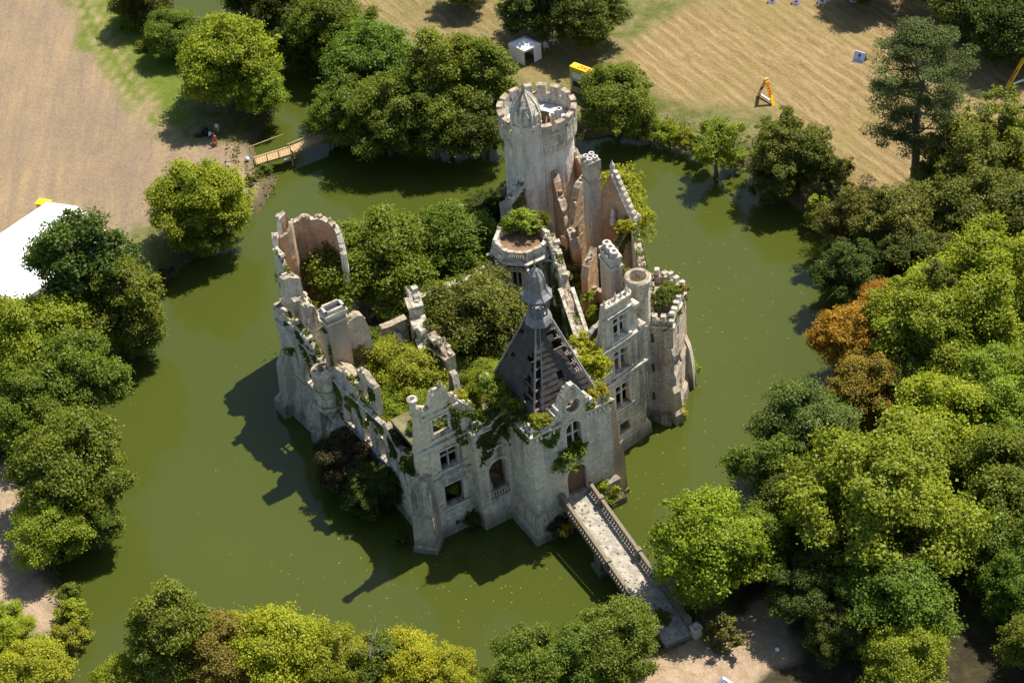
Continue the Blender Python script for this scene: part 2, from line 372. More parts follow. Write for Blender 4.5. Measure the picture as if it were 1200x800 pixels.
def ground_piece(name, sel):
    q = quads[sel]; used, inv = np.unique(q, return_inverse=True); q = inv.reshape(-1, 4)
    me = bpy.data.meshes.new(name); me.vertices.add(len(used)); me.vertices.foreach_set('co', np.column_stack([gp[used], gz[used]]).astype('f').ravel())
    me.loops.add(len(q) * 4); me.loops.foreach_set('vertex_index', q.ravel().astype('i')); me.polygons.add(len(q))
    me.polygons.foreach_set('loop_start', np.arange(0, len(q) * 4, 4, dtype='i')); me.polygons.foreach_set('use_smooth', np.ones(len(q), bool))
    one = np.ones(len(used))
    for nm, ch in (('zone_a', (colr, colg, colb)), ('zone_b', (cola, m_shaded_soil, m_mud)), ('zone_c', (m_tr, m_tr * 0, m_tr * 0))):
        at = me.attributes.new(nm, 'FLOAT_COLOR', 'POINT'); at.data.foreach_set('color', np.column_stack([ch[0][used], ch[1][used], ch[2][used], one]).astype('f').ravel())
    me.update(calc_edges=True); me.validate(); me.materials.append(gm)
    o = bpy.data.objects.new(name, me); COL.objects.link(o); o['kind'] = 'structure'; return o
def facem(a): return a[quads].mean(1) > .5
k_f, k_s = facem(m_field), facem(m_stub); k_v = facem(m_verge) & ~k_f & ~k_s; k_p = facem(cola) & ~k_f & ~k_s & ~k_v
for nm, sel, lb in (('bare_field', k_f, 'dry tan bare field with sandy bank beside the moat'), ('stubble_field', k_s, 'pale mown straw field with diagonal rows'),
                    ('grass_verge', k_v, 'green grass strip between bare field and trees'), ('path', k_p, 'pale sandy path and forecourt at the bridge end'),
                    ('ground', ~(k_f | k_s | k_v | k_p), 'dry grass and soil banks round the moat')):
    ground_piece(nm, sel)['label'] = lb

# water: murky green body under a smooth surface
wm_, t_, b_ = newmat('murky_green_water'); g = NG(t_); p = g.pos()
c = g.mix(g.ramp(g.noise(p, .045, 4, .5), [(.3, 0), (.7, 1)]), (.048, .060, .0098), (.054, .067, .0115))
t_.links.new(c, b_.inputs['Base Color']); b_.inputs['Roughness'].default_value = .10; b_.inputs['IOR'].default_value = 1.33; b_.inputs['Specular IOR Level'].default_value = .42
bp = g.n("Bump", {'Height': g.noise(p, .8, 3, .5), 'Strength': .05, 'Distance': .1}); t_.links.new(bp.outputs[0], b_.inputs['Normal'])
M['water'] = wm_
mb = MB(); mb.add([(-95, 70, 0), (95, 70, 0), (95, 300, 0), (-95, 300, 0)], [(0, 1, 2, 3)])
wo = mb.build('moat_water', wm_); wo['kind'] = 'structure'; wo['label'] = 'murky green moat water round the castle'
M['rubble'] = simple('rubble_floor', (.14, .125, .06), .95, 0, .5, 1.2, .8)
# ------------------------------------------------------------------ the castle
CASTLE = thing('ruined_castle', 'roofless pale limestone castle ruin standing in the moat, with round keep and slate gate roof', 'castle', (*V(600, 480, 0)[:2], 0))
def rs(seed): return np.random.default_rng(seed)
def linexy(a, b): return [tuple(a[:2]), tuple(b[:2])]
class Line:
    """plan polyline with arc length; tells place and outward side"""
    def __init__(s, pts, closed=False):
        s.p = [np.array(q[:2], float) for q in pts]
        if closed: s.p.append(s.p[0])
        s.L = [0.0]
        for a, b in zip(s.p, s.p[1:]): s.L.append(s.L[-1] + float(np.linalg.norm(b - a)))
        s.len = s.L[-1]; s.closed = closed
        s.d = [(b - a) / (np.linalg.norm(b - a) + 1e-9) for a, b in zip(s.p, s.p[1:])]
    def seg(s, t):
        for i in range(len(s.d)):
            if t <= s.L[i + 1] + 1e-9: return i
        return len(s.d) - 1
    def at(s, t): i = s.seg(t); return s.p[i] + s.d[i] * (t - s.L[i])
    def dirn(s, t): return s.d[s.seg(t)]
    def miter(s, t):
        """normal to the LEFT of travel, lengthened at corners"""
        for i in range(1, len(s.p) - 1):
            if abs(t - s.L[i]) < 1e-5: a, b = s.d[i - 1], s.d[i]; break
        else:
            if s.closed and (t < 1e-5 or t > s.len - 1e-5): a, b = s.d[-1], s.d[0]
            else: a = b = s.dirn(t)
        n1, n2 = np.array([-a[1], a[0]]), np.array([-b[1], b[0]])
        return (n1 + n2) / max(.35, 1 + n1 @ n2)
def topf(top):
    if not hasattr(top, '__len__'): return lambda s: float(top)
    xs, zs = [q[0] for q in top], [q[1] for q in top]
    return lambda s: float(np.interp(s, xs, zs))
def hole_has(h, s, z):
    s0, s1, z0, z1, k = h
    if not (s0 < s < s1 and z0 < z < z1): return False
    if k == 'a':
        r = (s1 - s0) / 2; zc = z1 - r
        return z <= zc or (s - (s0 + s1) / 2) ** 2 + (z - zc) ** 2 < r * r
    if k == 'o': return ((s - (s0 + s1) / 2) / ((s1 - s0) / 2)) ** 2 + ((z - (z0 + z1) / 2) / ((z1 - z0) / 2)) ** 2 < 1
    return True
def wall(name, pts, top, parent, mat='stone', z0=-1.5, t=.8, holes=(), side=1, rag=.25, ds=.45, dz=.55, off=None, closed=False, seed=1, jit=.035, inner=None):
    ln = pts if isinstance(pts, Line) else Line(pts, closed); tf = topf(top); r = rs(seed)
    S = set(np.round(np.linspace(0, ln.len, max(2, int(ln.len / ds) + 1)), 4)) | set(np.round(ln.L, 4))
    zmax = max(tf(s) for s in np.linspace(0, ln.len, 200)) + rag * 1.5
    Z = list(np.arange(z0, zmax + dz, dz)); ZS = set(np.round(Z, 4))
    for h in holes:
        nS = 9 if h[4] in 'ao' else 2
        S |= set(np.round(np.linspace(h[0], h[1], nS), 4)); ZS |= {round(h[2], 4), round(h[3], 4)}
        if h[4] == 'a': ZS |= set(np.round(np.linspace(h[3] - (h[1] - h[0]) / 2, h[3], 6), 4))
        if h[4] == 'o': ZS |= set(np.round(np.linspace(h[2], h[3], 10), 4))
    S = sorted(S); S = [s for i, s in enumerate(S) if i == 0 or s - S[i - 1] > .02 or s in ln.L]; S = np.array(S); Zl = np.array(sorted(ZS))
    nS, nZ = len(S), len(Zl)
    # ragged top: stone-sized steps
    ph = r.random(int(ln.len / .55) + 4); ph2 = r.random(int(ln.len / 1.9) + 4)
    tz = np.array([tf(s) + rag * ((ph[int(s / .55)] - .55) * 1.3 + (ph2[int(s / 1.9)] - .5)) + rag * .3 * (r.random() - .5) for s in S])
    if closed: tz[-1] = tz[0]
    offf = (lambda z: 0.0) if off is None else (lambda z: float(np.interp(z, [q[0] for q in off], [q[1] for q in off])))
    out = np.zeros((nS, nZ, 3)); inn = np.zeros((nS, nZ, 3))
    sc = (S[:-1] + S[1:]) / 2; zc = (Zl[:-1] + Zl[1:]) / 2
    for i, s in enumerate(S):
        pq = ln.at(s); n = ln.miter(s) * side
        for k, z in enumerate(Zl):
            zz = min(z, tz[i]); j = (r.random(3) - .5) * 2 * jit if z > 0 else np.zeros(3)
            if closed and i == nS - 1: out[i, k] = out[0, k]; inn[i, k] = inn[0, k]; continue
            out[i, k] = (*(pq - n * offf(zz)), zz); inn[i, k] = (*(pq + n * t), zz)
            out[i, k] += j; inn[i, k] += j * .7
            out[i, k, :2] += 0; 
    keep = np.zeros((nS - 1, nZ - 1), bool)
    for i in range(nS - 1):
        for k in range(nZ - 1):
            if max(tz[i], tz[i + 1]) <= Zl[k] + .01: continue
            if any(hole_has(h, sc[i], zc[k]) for h in holes): continue
            keep[i, k] = True
    mb = MB(); vv = np.concatenate([out.reshape(-1, 3), inn.reshape(-1, 3)]); N = nS * nZ
    F, U, MI = [], [], []
    def q(a, b, c, d, uv, mi=0):
        F.append((a, b, c, d) if side > 0 else (d, c, b, a)); U.append(uv if side > 0 else uv[::-1]); MI.append(mi)
    I = lambda i, k: i * nZ + k
    for i in range(nS - 1):
        for k in range(nZ - 1):
            if not keep[i, k]: continue
            za, zb = out[i, k, 2], out[i, k + 1, 2]; zb2 = out[i + 1, k + 1, 2]; za2 = out[i + 1, k, 2]
            uv = ((S[i], za), (S[i + 1], za2), (S[i + 1], zb2), (S[i], zb))
            # interior to the LEFT of travel when side=1: the outer face looks right
            q(I(i, k), I(i + 1, k), I(i + 1, k + 1), I(i, k + 1), uv)
            q(N + I(i, k + 1), N + I(i + 1, k + 1), N + I(i + 1, k), N + I(i, k), uv[::-1], 1 if inner else 0)
            last = k + 1 >= nZ - 1 or not keep[i, k + 1]
            if last: q(I(i, k + 1), I(i + 1, k + 1), N + I(i + 1, k + 1), N + I(i, k + 1), ((S[i], 0), (S[i + 1], 0), (S[i + 1], t), (S[i], t)))
            if k > 0 and not keep[i, k - 1]: q(I(i + 1, k), I(i, k), N + I(i, k), N + I(i + 1, k), ((S[i + 1], 0), (S[i], 0), (S[i], t), (S[i + 1], t)))
            lf = (i == 0 and not (closed and keep[-1, k])) or (i > 0 and not keep[i - 1, k])
            if lf: q(N + I(i, k), I(i, k), I(i, k + 1), N + I(i, k + 1), ((0, za), (t, za), (t, zb), (0, zb)))
            rt = (i == nS - 2 and not (closed and keep[0, k])) or (i < nS - 2 and not keep[i + 1, k])
            if rt: q(I(i + 1, k), N + I(i + 1, k), N + I(i + 1, k + 1), I(i + 1, k + 1), ((0, za2), (t, za2), (t, zb2), (0, zb2)))
    used, inv = np.unique(np.array(F), return_inverse=True)
    mb.add(vv[used], [tuple(x) for x in inv.reshape(-1, 4)], MI, U)
    mats = [M[mat]] + ([M[inner]] if inner else [])
    o = mb.build(name, mats, parent)
    o2 = dict(line=ln, top=lambda s: float(np.interp(s, S, tz)), t=t, side=side)
    return o, o2
def coping(info, parent, s0=None, s1=None, n=None, seed=3, size=(.24, .62), mat='stone_white', hh=(.06, .22), over=.0):
    """loose pale top stones lying on a broken wall head: too many and small to part, one piece"""
    ln = info['line']; r = rs(seed); s0 = .2 if s0 is None else s0; s1 = ln.len - .2 if s1 is None else s1
    n = max(2, int((n or (s1 - s0) / .75) * .7)); mb = MB()
    for i in range(n):
        s = s0 + (s1 - s0) * (i + r.random()) / n; a = r.uniform(*size) / 2; bq = r.uniform(size[0], size[1]) / 2
        q = ln.at(s) + ln.miter(s) * info['side'] * r.uniform(.1, .9) * info['t']; d = ln.dirn(s)
        mb.box((q[0], q[1], info['top'](s) - .08), a, bq * .8, r.uniform(*hh), math.degrees(math.atan2(d[1], d[0])) + r.uniform(-40, 40), 0, r.uniform(.55, .95))
    return mb.build('coping', M[mat], parent, kind='stuff')
def course(ln, z, h, outw, parent, side=1, mat='trim', s0=None, s1=None, name='string_course', top=None, ds=1.2, broken=0, seed=2):
    """moulded band along a wall face, its top sloped"""
    mb = MB(); r = rs(seed); s0 = 0 if s0 is None else s0; s1 = ln.len if s1 is None else s1; runs = []
    S = sorted({s0, s1} | {l for l in ln.L if s0 < l < s1} | set(np.arange(s0, s1, ds)))
    S = [x for k, x in enumerate(S) if k == 0 or x - S[k - 1] > .05]; cur = []
    for a, b in zip(S, S[1:]):
        if broken and r.random() < broken:
            if cur: runs.append(cur)
            cur = []
        else: cur = (cur or [a]) + [b]
    if cur: runs.append(cur)
    o = None
    for run in runs:
        mb = MB(); P, F = [], []; m = 5
        for s in run:
            p_ = ln.at(s); n = -ln.miter(s) * side; z_ = z + (r.random() - .5) * .05
            for o_, zz in ((-.05, z_), (outw * .55, z_), (outw, z_ + h * .45), (outw, z_ + h * .8), (-.05, z_ + h * 1.15)): P.append((*(p_ + n * o_), zz))
        for k in range(len(run) - 1): F += [(k * m + i, k * m + (i + 1) % m, (k + 1) * m + (i + 1) % m, (k + 1) * m + i) for i in range(m)]
        F += [tuple(range(m))[::-1], tuple((len(run) - 1) * m + i for i in range(m))]
        mb.add(P, F); o = mb.build(name, M[mat], parent)
    return o
def frame_at(ln, s, side):
    d = ln.dirn(s); n = -np.array([-d[1], d[0]]) * side; return ln.at(s), d, n
def window(ln, s0, s1, z0, z1, parent, side=1, cross=True, sill=True, bar=.15, arch=False, nm=1, trans=.62, mat='trim', broken=None):
    """stone window dressings: jambs, head, sill, mullion and transom"""
    P0 = ln.at(s0); d = (ln.at(s1) - P0); L = np.linalg.norm(d); d /= L; n = -np.array([-d[1], d[0]]) * side
    D3, N3, Z3 = np.array([*d, 0]), np.array([*n, 0]), np.array([0, 0, 1.0]); mb = MB()
    def bb(a, b, za, zb, o0, o1): mb.hexa(np.array([*P0, 0]) + D3 * a + Z3 * za + N3 * o0, D3 * (b - a), N3 * (o1 - o0), Z3 * (zb - za))
    bb(-bar, .03, z0, z1 - (L / 2 if arch else 0), -.25, .07); bb(L - .03, L + bar, z0, z1 - (L / 2 if arch else 0), -.25, .07)
    if arch:
        c = np.array([*P0, z1 - L / 2]) + D3 * L / 2; k = 9
        for i in range(k):
            a0, a1 = math.pi * i / k, math.pi * (i + 1) / k; rr = L / 2 - .03; R = L / 2 + bar
            P = []
            for o_ in (-.2, .09):
                for a in (a0, a1):
                    for q in (rr, R): P.append(c + D3 * q * math.cos(a) + Z3 * q * math.sin(a) + N3 * o_)
            mb.add(P, [(0, 2, 3, 1), (4, 5, 7, 6), (0, 1, 5, 4), (2, 6, 7, 3), (1, 3, 7, 5), (0, 4, 6, 2)])
    else: bb(-bar - .05, L + bar + .05, z1 - .02, z1 + bar * 1.1, -.25, .12)
    if sill: bb(-bar - .15, L + bar + .15, z0 - .22, z0 + .02, -.3, .24)
    if cross:
        for j in range(nm):
            x = L * (j + 1) / (nm + 1)
            if broken != 'mullion': bb(x - .065, x + .065, z0, z1, -.34, -.14)
        if trans and broken != 'transom': bb(.0, L, z0 + (z1 - z0) * trans - .06, z0 + (z1 - z0) * trans + .06, -.36, -.16)
    return mb.build('window', M[mat], parent)
def holes_of(ws): return [(a, b, c, d, 'r') for a, b, c, d in ws]
def P3(xy, z): return np.array([xy[0], xy[1], z])

# ---- corner pavilion at the left front
cpA = np.array([-8.9, 123.55]); cpW, cpD = 5.9, 6.2
cpB = cpA + E1 * cpW; cpC = cpB + E2 * cpD; cpDd = cpA + E2 * cpD
CPL = Line([cpDd, cpA, cpB, cpC])       # left side, front, right side; interior to the left
o_ = cpD
W1 = (o_ + 1.65, o_ + 3.45, 11.8, 14.0); W2 = (o_ + 1.95, o_ + 3.75, 7.8, 10.0); W3 = (o_ + 2.0, o_ + 3.9, 3.2, 5.8)
sl = [(o_ + 2.55, o_ + 3.0, .75, 1.35, 'r'), (o_ + 3.5, o_ + 3.95, .75, 1.35, 'r')]
PEN = wall('corner_pavilion', CPL, [(0, 9.8), (1.5, 8.2), (3.2, 8.6), (o_ - .9, 10.2), (o_ - .3, 14.2), (o_, 16.3), (o_ + .55, 16.4), (o_ + .8, 15.2), (o_ + 1.7, 15.6), (o_ + 1.9, 16.9), (o_ + 2.5, 17.0), (o_ + 2.75, 16.4), (o_ + 3.0, 17.4), (o_ + 3.35, 17.4), (o_ + 3.5, 15.9),
           (o_ + 4.7, 14.4), (o_ + 5.3, 13.6), (o_ + cpW, 13.2), (o_ + cpW + .2, 12.6), (o_ + cpW + 2.2, 12.8), (o_ + cpW + 2.3, 15.1), (o_ + cpW + 3.2, 15.3), (o_ + cpW + 3.6, 11.5), (o_ + cpW + cpD, 11.2)],
           CASTLE, 'stone', holes=holes_of([W1, W2, W3]) + sl, rag=.22, off=[(-1.5, .45), (0, .42), (2.3, .3), (2.45, .05), (14, 0)], seed=11, t=.6, inner='soot_shade')
PEN, PEI = PEN
for q, br_ in ((W1, 'mullion'), (W2, None)): window(CPL, *q, PEN, cross=True, broken=br_)
window(CPL, *W3, PEN, cross=False)
course(CPL, 10.7, .42, .24, PEN, s0=o_ - .3, s1=o_ + cpW); course(CPL, 6.6, .45, .26, PEN, s0=o_ - .2, s1=o_ + cpW, broken=.05); course(CPL, 14.4, .3, .16, PEN, s0=o_ + .7, s1=o_ + 4.6, broken=.15, name='gable_moulding')
coping(PEI, PEN, o_ - 1, o_ + cpW, n=16, seed=5)
mb = MB(); pq = cpA + E1 * .25 + E2 * .25; mb.lathe(P3(pq, 15.6), [(.30, 0), (.34, .5), (.30, 1.0), (.46, 1.15), (.48, 1.4), (.24, 1.45), (.22, 1.1)], 10); mb.build('pinnacle', M['trim'], PEN, smooth=False)
mb = MB(); q0 = cpA + E1 * .4 + E2 * .4
mb.hexa(P3(q0, 9.9), P3(E1 * (cpW - .8), 0), P3(E2 * (cpD - .8), 0), (0, 0, .35)); mb.build('added_floor_slab', M['rubble'], PEN)  # added floor that keeps the lower window openings dark
wall('added_back_wall', Line([cpC - E1 * .65 - E2 * .3, cpDd + E1 * .65 - E2 * .3]), 9.6, PEN, 'soot_shade', z0=0, t=.4, rag=.1, seed=111)  # added behind the windows so their openings look dark
# diagonal corner buttress with weathered offsets
def buttress(c, dirv, w0, proj, steps, parent, mat='stone_grey', name='buttress', seed=1, zb=-1.5):
    """pier against a wall at c, projecting along dirv; steps [(z, projection, half width)]"""
    d = np.array(dirv, float); n = np.array([-d[1], d[0]]); mb = MB(); r = rs(seed); V_, F = [], []
    for i, (z, pr, hw) in enumerate(steps):
        for a, b in ((-.3, -hw), (pr, -hw), (pr, hw), (-.3, hw)):
            q = c + d * a + n * b + (r.random(2) - .5) * .08; V_.append((q[0], q[1], z))
    for i in range(len(steps) - 1):
        for k in range(4): F.append((i * 4 + k, i * 4 + (k + 1) % 4, i * 4 + 4 + (k + 1) % 4, i * 4 + 4 + k))
    F.append(tuple(4 * (len(steps) - 1) + k for k in range(4))); mb.add(V_, F)
    return mb.build(name, M[mat], parent)
dg = (-E1 - E2); dg /= np.linalg.norm(dg)
buttress(cpA + .25 * (E1 + E2), dg, 1, 1, [(-1.5, 1.9, 1.15), (.6, 1.85, 1.1), (.75, 1.6, 1.0), (4.0, 1.45, .98), (4.2, 1.2, .9), (6.6, 1.1, .9), (7.9, .75, .7), (8.3, .2, .3)], PEN, seed=4)
buttress(cpB - E1 * .2, -E2, 1, 1, [(-1.5, 1.5, .62), (.9, 1.45, .6), (1.1, 1.15, .52), (4.6, 1.1, .5), (5.3, .55, .5), (9.8, .5, .45), (10.6, .1, .4)], PEN, seed=5)

# ---- low range with the arched recess between corner pavilion and gate
gFL = np.array([0.9, 122.75]); gW, gD = 8.0, 8.6
gFR = gFL + E1 * gW; gBL = gFL + E2 * gD; gBR = gFR + E2 * gD
lkB = gFL + E2 * 4.0; lkA = lkB - E1 * 3.5
LKL = Line([lkA, lkB]); LL = LKL.len
AR = (1.05, 3.1, 2.9, 7.4, 'a'); SW = (1.35, 2.3, 9.2, 10.6)
LK, LKI = wall('link_range', LKL, [(0, 11.5), (1, 11.9), (LL - 1.2, 12.3), (LL, 12.9)], CASTLE, 'stone', holes=[AR, (*SW, 'a')], rag=.3, off=[(-1.5, .5), (2.2, .35), (2.4, .05), (13, 0)], seed=12, t=1.3, inner='soot_shade')
wall('passage_wall', Line([lkB + E2 * 1.2 - E1 * .1, lkB + E2 * 5.5 - E1 * .1]), [(0, 8.6), (4.3, 7.5)], LK, 'soot_shade', z0=0, t=.4, rag=.2, seed=113); wall('passage_wall', Line([lkA + E2 * 1.2 + E1 * .2, lkA + E2 * 3.5 + E1 * .2]), [(0, 8.6), (2.3, 7.5)], LK, 'soot_shade', z0=0, t=.4, rag=.2, seed=114, side=-1)
mb = MB(); mb.hexa(P3(lkA + E2 * 1.28 + E1 * .2, 8.3), P3(E1 * 3.3, 0), P3(E2 * 2.0, 0), (0, 0, .35)); mb.build('vault', M['soot_shade'], LK)  # passage walls and vault carry the shade-dark colour, deepening the arch
course(LKL, 11.2, .3, .2, LK, broken=.2); window(LKL, *SW, LK, cross=False, arch=True); coping(LKI, LK, seed=8)
window(LKL, *AR[:4], LK, cross=False, arch=True, sill=False, bar=.32)
mb = MB()
for i in range(8): mb.lathe(P3(LKL.at(.9 + i * .28) + E2 * .15, 2.9), [(.07, 0), (.1, .2), (.05, .45), (.08, .7)], 6)
mb.hexa(P3(LKL.at(.75), 3.58), P3(E1 * 2.25, 0), P3(E2 * .3, 0), (0, 0, .14)); mb.build('balustrade', M['trim'], LK)

# ---- gate pavilion
GPL = Line([gBL, gFL, gFR, gBR]); g0 = gD
DOOR = (g0 + 3.15, g0 + 5.25, 3.3, 6.7, 'a'); GW = (g0 + 3.35, g0 + 4.95, 8.6, 12.0, 'a'); OC = (g0 + 3.5, g0 + 5.0, 13.1, 14.5, 'o')
GP, GPI = wall('gate_pavilion', GPL, [(0, 12.9), (gD - .2, 12.9), (g0 + .1, 13.1), (g0 + 1.0, 12.7), (g0 + 2.6, 13.1), (g0 + 3.0, 13.7), (g0 + 3.1, 14.5), (g0 + 3.8, 15.5), (g0 + 4.6, 15.6), (g0 + 5.2, 15.0), (g0 + 5.3, 13.6), (g0 + 6.4, 13.2), (g0 + gW, 13.1), (g0 + gW + gD, 12.9)],
          CASTLE, 'stone', holes=[DOOR, GW, OC], rag=.22, off=[(-1.5, .85), (.9, .75), (1.2, .5), (3.0, .42), (3.2, .08), (13, 0)], seed=13, inner='soot_shade')
course(GPL, 12.2, .45, .3, GP, s0=gD - 4.4, s1=g0 + 3.0, name='corbel_table'); course(GPL, 12.2, .45, .3, GP, s0=g0 + 5.4, s1=g0 + gW, name='corbel_table')
mb = MB()
for s in list(np.arange(gD - 4.2, g0 + 3.0, .42)) + list(np.arange(g0 + 5.5, g0 + gW, .42)):
    q, d, n = frame_at(GPL, s, 1); mb.hexa(P3(q - d * .1 + n * -.02, 11.75), P3(d * .2, 0), P3(n * .26, 0), (0, 0, .48))
mb.build('corbel', M['trim'], GP, kind='stuff')
window(GPL, *GW[:4], GP, arch=True, trans=.55); window(GPL, *DOOR[:4], GP, arch=True, cross=False, sill=False, bar=.36)
coping(GPI, GP, g0 - 4, g0 + 3, n=9, seed=21); coping(GPI, GP, g0 + 5.3, g0 + gW + 3, n=9, seed=22)
# oculus ring
mb = MB(); P0, d, n = frame_at(GPL, (OC[0] + OC[1]) / 2, 1); cc = P3(P0, 13.8)
for i in range(14):
    a0, a1 = 2 * math.pi * i / 14, 2 * math.pi * (i + 1) / 14; P = []
    for o2_ in (-.2, .08):
        for a in (a0, a1):
            for q in (.72, .92): P.append(cc + P3(d, 0) * q * math.cos(a) + np.array([0, 0, q * math.sin(a)]) + P3(n, 0) * o2_)
    mb.add(P, [(0, 2, 3, 1), (4, 5, 7, 6), (0, 1, 5, 4), (2, 6, 7, 3), (1, 3, 7, 5), (0, 4, 6, 2)])
mb.build('oculus_ring', M['trim'], GP)
# gate doors: vertical planks under a grille
mb = MB(); mg = MB(); P0, d, n = frame_at(GPL, DOOR[0], 1); D3, N3 = P3(d, 0), P3(n, 0); DW = DOOR[1] - DOOR[0]
mb.hexa(P3(P0, 3.3) - N3 * .5, D3 * DW, N3 * .06, (0, 0, 2.4))
for i in range(7): mb.hexa(P3(P0, 3.3) - N3 * .44 + D3 * (DW * i / 7 + .015), D3 * (DW / 7 - .03), N3 * .05, (0, 0, 2.38))
for z in (3.6, 5.3): mb.hexa(P3(P0, z) - N3 * .39, D3 * DW, N3 * .05, (0, 0, .16))
R_ = DW / 2
for i in range(1, 7):
    x = DW * i / 7; hgt_ = math.sqrt(max(0, R_ * R_ - (x - R_) ** 2)); mg.hexa(P3(P0, 5.66) - N3 * .45 + D3 * (x - .03), D3 * .06, N3 * .06, (0, 0, hgt_))
dr_ = mb.build('door', M['door'], GP); mg.build('door_grille', M['door'], dr_)
mb = MB(); mb.hexa(P3(gFL + E1 * .7 + E2 * .7, 12.3), P3(E1 * (gW - 1.4), 0), P3(E2 * (gD - 1.4), 0), (0, 0, .3)); mb.build('attic_floor', M['timber'], GP)
# gable coping above the oculus: dormer-like stone gable running back into the roof
mb = MB(); gq = gFL + E1 * 4.25
for sg in (-1, 1):
    a = P3(gq + E1 * sg * 1.35, 13.7); b = P3(gq, 16.0); mb.hexa(a - P3(E1 * sg * .1, 0), b - a, P3(E1 * sg * .32, .0) + np.array([0, 0, .12]), P3(E2 * .55, 0))
    for k in range(3): mb.hexa(P3(gq + E1 * sg * (1.25 + .35 * k) - E2 * .12, 13.5 - .42 * k), P3(E1 * sg * .36, 0), P3(E2 * .95, 0), (0, 0, .55))
mb.build('gable_coping', M['trim'], GP)
# roof: steep slate pyramid, split along its right hip
za, zb_ = 12.75, 21.0; cg = (gFL + gFR + gBL + gBR) / 4; ins = .75
c4 = [gFL + (E1 + E2) * ins, gFR + (-E1 + E2) * ins, gBR - (E1 + E2) * ins, gBL + (E1 - E2) * ins]; tp = .62
t4 = [cg - (E1 + E2) * tp, cg + (E1 - E2) * tp, cg + (E1 + E2) * tp, cg + (-E1 + E2) * tp]
def slope_face(mb, a, b, c, d, nn=14, mm=16, thick=.16, hole=None, seed=1, lift=0):
    """one slate slope a-b (eaves) d-c (top) laid in courses that overlap, some slates slipped away"""
    r = rs(seed); a, b, c, d = (np.array(x, float) for x in (a, b, c, d)); nrm = np.cross(b - a, d - a); nrm /= np.linalg.norm(nrm)
    for k in range(mm):
        v0, v1 = k / mm, (k + 1) / mm
        l0, r0_, l1, r1 = a + (d - a) * v0, b + (c - b) * v0, a + (d - a) * v1, b + (c - b) * v1
        n_ = max(2, int(np.linalg.norm(r0_ - l0) / .55))
        for i in range(n_):
            if hole and hole((i + .5) / n_, (v0 + v1) / 2, r): continue
            u0, u1 = i / n_, (i + 1) / n_; e = .03 + r.random() * .05 + lift
            P = [l0 + (r0_ - l0) * u0 + nrm * e, l0 + (r0_ - l0) * u1 + nrm * e, l1 + (r1 - l1) * u1 + nrm * (e - .06), l1 + (r1 - l1) * u0 + nrm * (e - .06)]
            P += [q - nrm * .07 for q in P]
            mb.add(P, [(0, 1, 2, 3), (7, 6, 5, 4), (0, 4, 5, 1), (1, 5, 6, 2), (2, 6, 7, 3), (3, 7, 4, 0)])
mb = MB(); c3 = [P3(q, za) for q in c4]; t3 = [P3(q, zb_) for q in t4]
h_front = lambda u, v, r: (u < .10 and .06 < v < .62) or (u > .88 - .05 * math.sin(v * 11) and .30 < v < .95) or (.30 < v < .46 and .52 < u < .68 and r.random() < .6) or (abs(u - (.5 + (1 - v) * .02)) < .17 * (1 - v / .28) and v < .28) or (v > .62 and u > .62 and r.random() < .5) or r.random() < .02
h_right = lambda u, v, r: (u < .20 + .10 * math.sin(v * 7) and .10 < v < .95) or r.random() < .05
slope_face(mb, c3[0], c3[1], t3[1], t3[0], hole=h_front, seed=31); slope_face(mb, c3[1], c3[2], t3[2], t3[1], hole=h_right, seed=32, lift=.1)
slope_face(mb, c3[2], c3[3], t3[3], t3[2], seed=33); slope_face(mb, c3[3], c3[0], t3[0], t3[3], hole=lambda u, v, r: (u > .72 and .2 < v < .75 and r.random() < .5) or r.random() < .03, seed=34)
RF = mb.build('slate_roof', M['slate'], GP)
def bar_between(mb, a, b, w_, h_):
    a, b = np.array(a, float), np.array(b, float); d = b - a; s = np.cross(d, [0, 0, 1.0]); s = s / (np.linalg.norm(s) + 1e-9); u = np.cross(s, d); u /= np.linalg.norm(u)
    mb.hexa(a - s * w_ / 2 - u * h_ / 2, d, s * w_, u * h_)
for i in range(4):
    mb = MB(); out_ = P3((c4[i] - cg) / np.linalg.norm(c4[i] - cg), 0) * .05
    if i == 1:
        bar_between(mb, c3[1] + out_ + P3(-E2 * .3, .1), t3[1] + out_ + P3(-E2 * .4, .0), .16, .14); bar_between(mb, c3[1] + P3(E2 * 1.0, .25), t3[1] + P3(E2 * .55, .2), .2, .16)
    elif i == 0:
        bar_between(mb, c3[0] + out_ + np.array([0, 0, .1]), t3[0] + out_ + np.array([0, 0, .1]), .13, .12); mb.build('hip_flashing', M['lead'], GP); mb = MB(); bar_between(mb, c3[0] + P3(E1 * .95, .12), t3[0] + P3(E1 * .35, .1), .09, .1)
    else: bar_between(mb, c3[i] + out_ + np.array([0, 0, .1]), t3[i] + out_ + np.array([0, 0, .1]), .22, .16)
    mb.build('hip_flashing', M['lead'], GP)
mb = MB()
for k in range(1, 9):
    v = k / 9.5
    for i in (0, 1, 3):
        a, b = c3[i] + (t3[i] - c3[i]) * v, c3[(i + 1) % 4] + (t3[(i + 1) % 4] - c3[(i + 1) % 4]) * v; off_ = P3(cg, a[2]) - (a + b) / 2; off_ = off_ / np.linalg.norm(off_) * .18
        bar_between(mb, a + off_, b + off_, .12, .14)
mb.build('roof_batten', M['timber'], GP, kind='stuff')
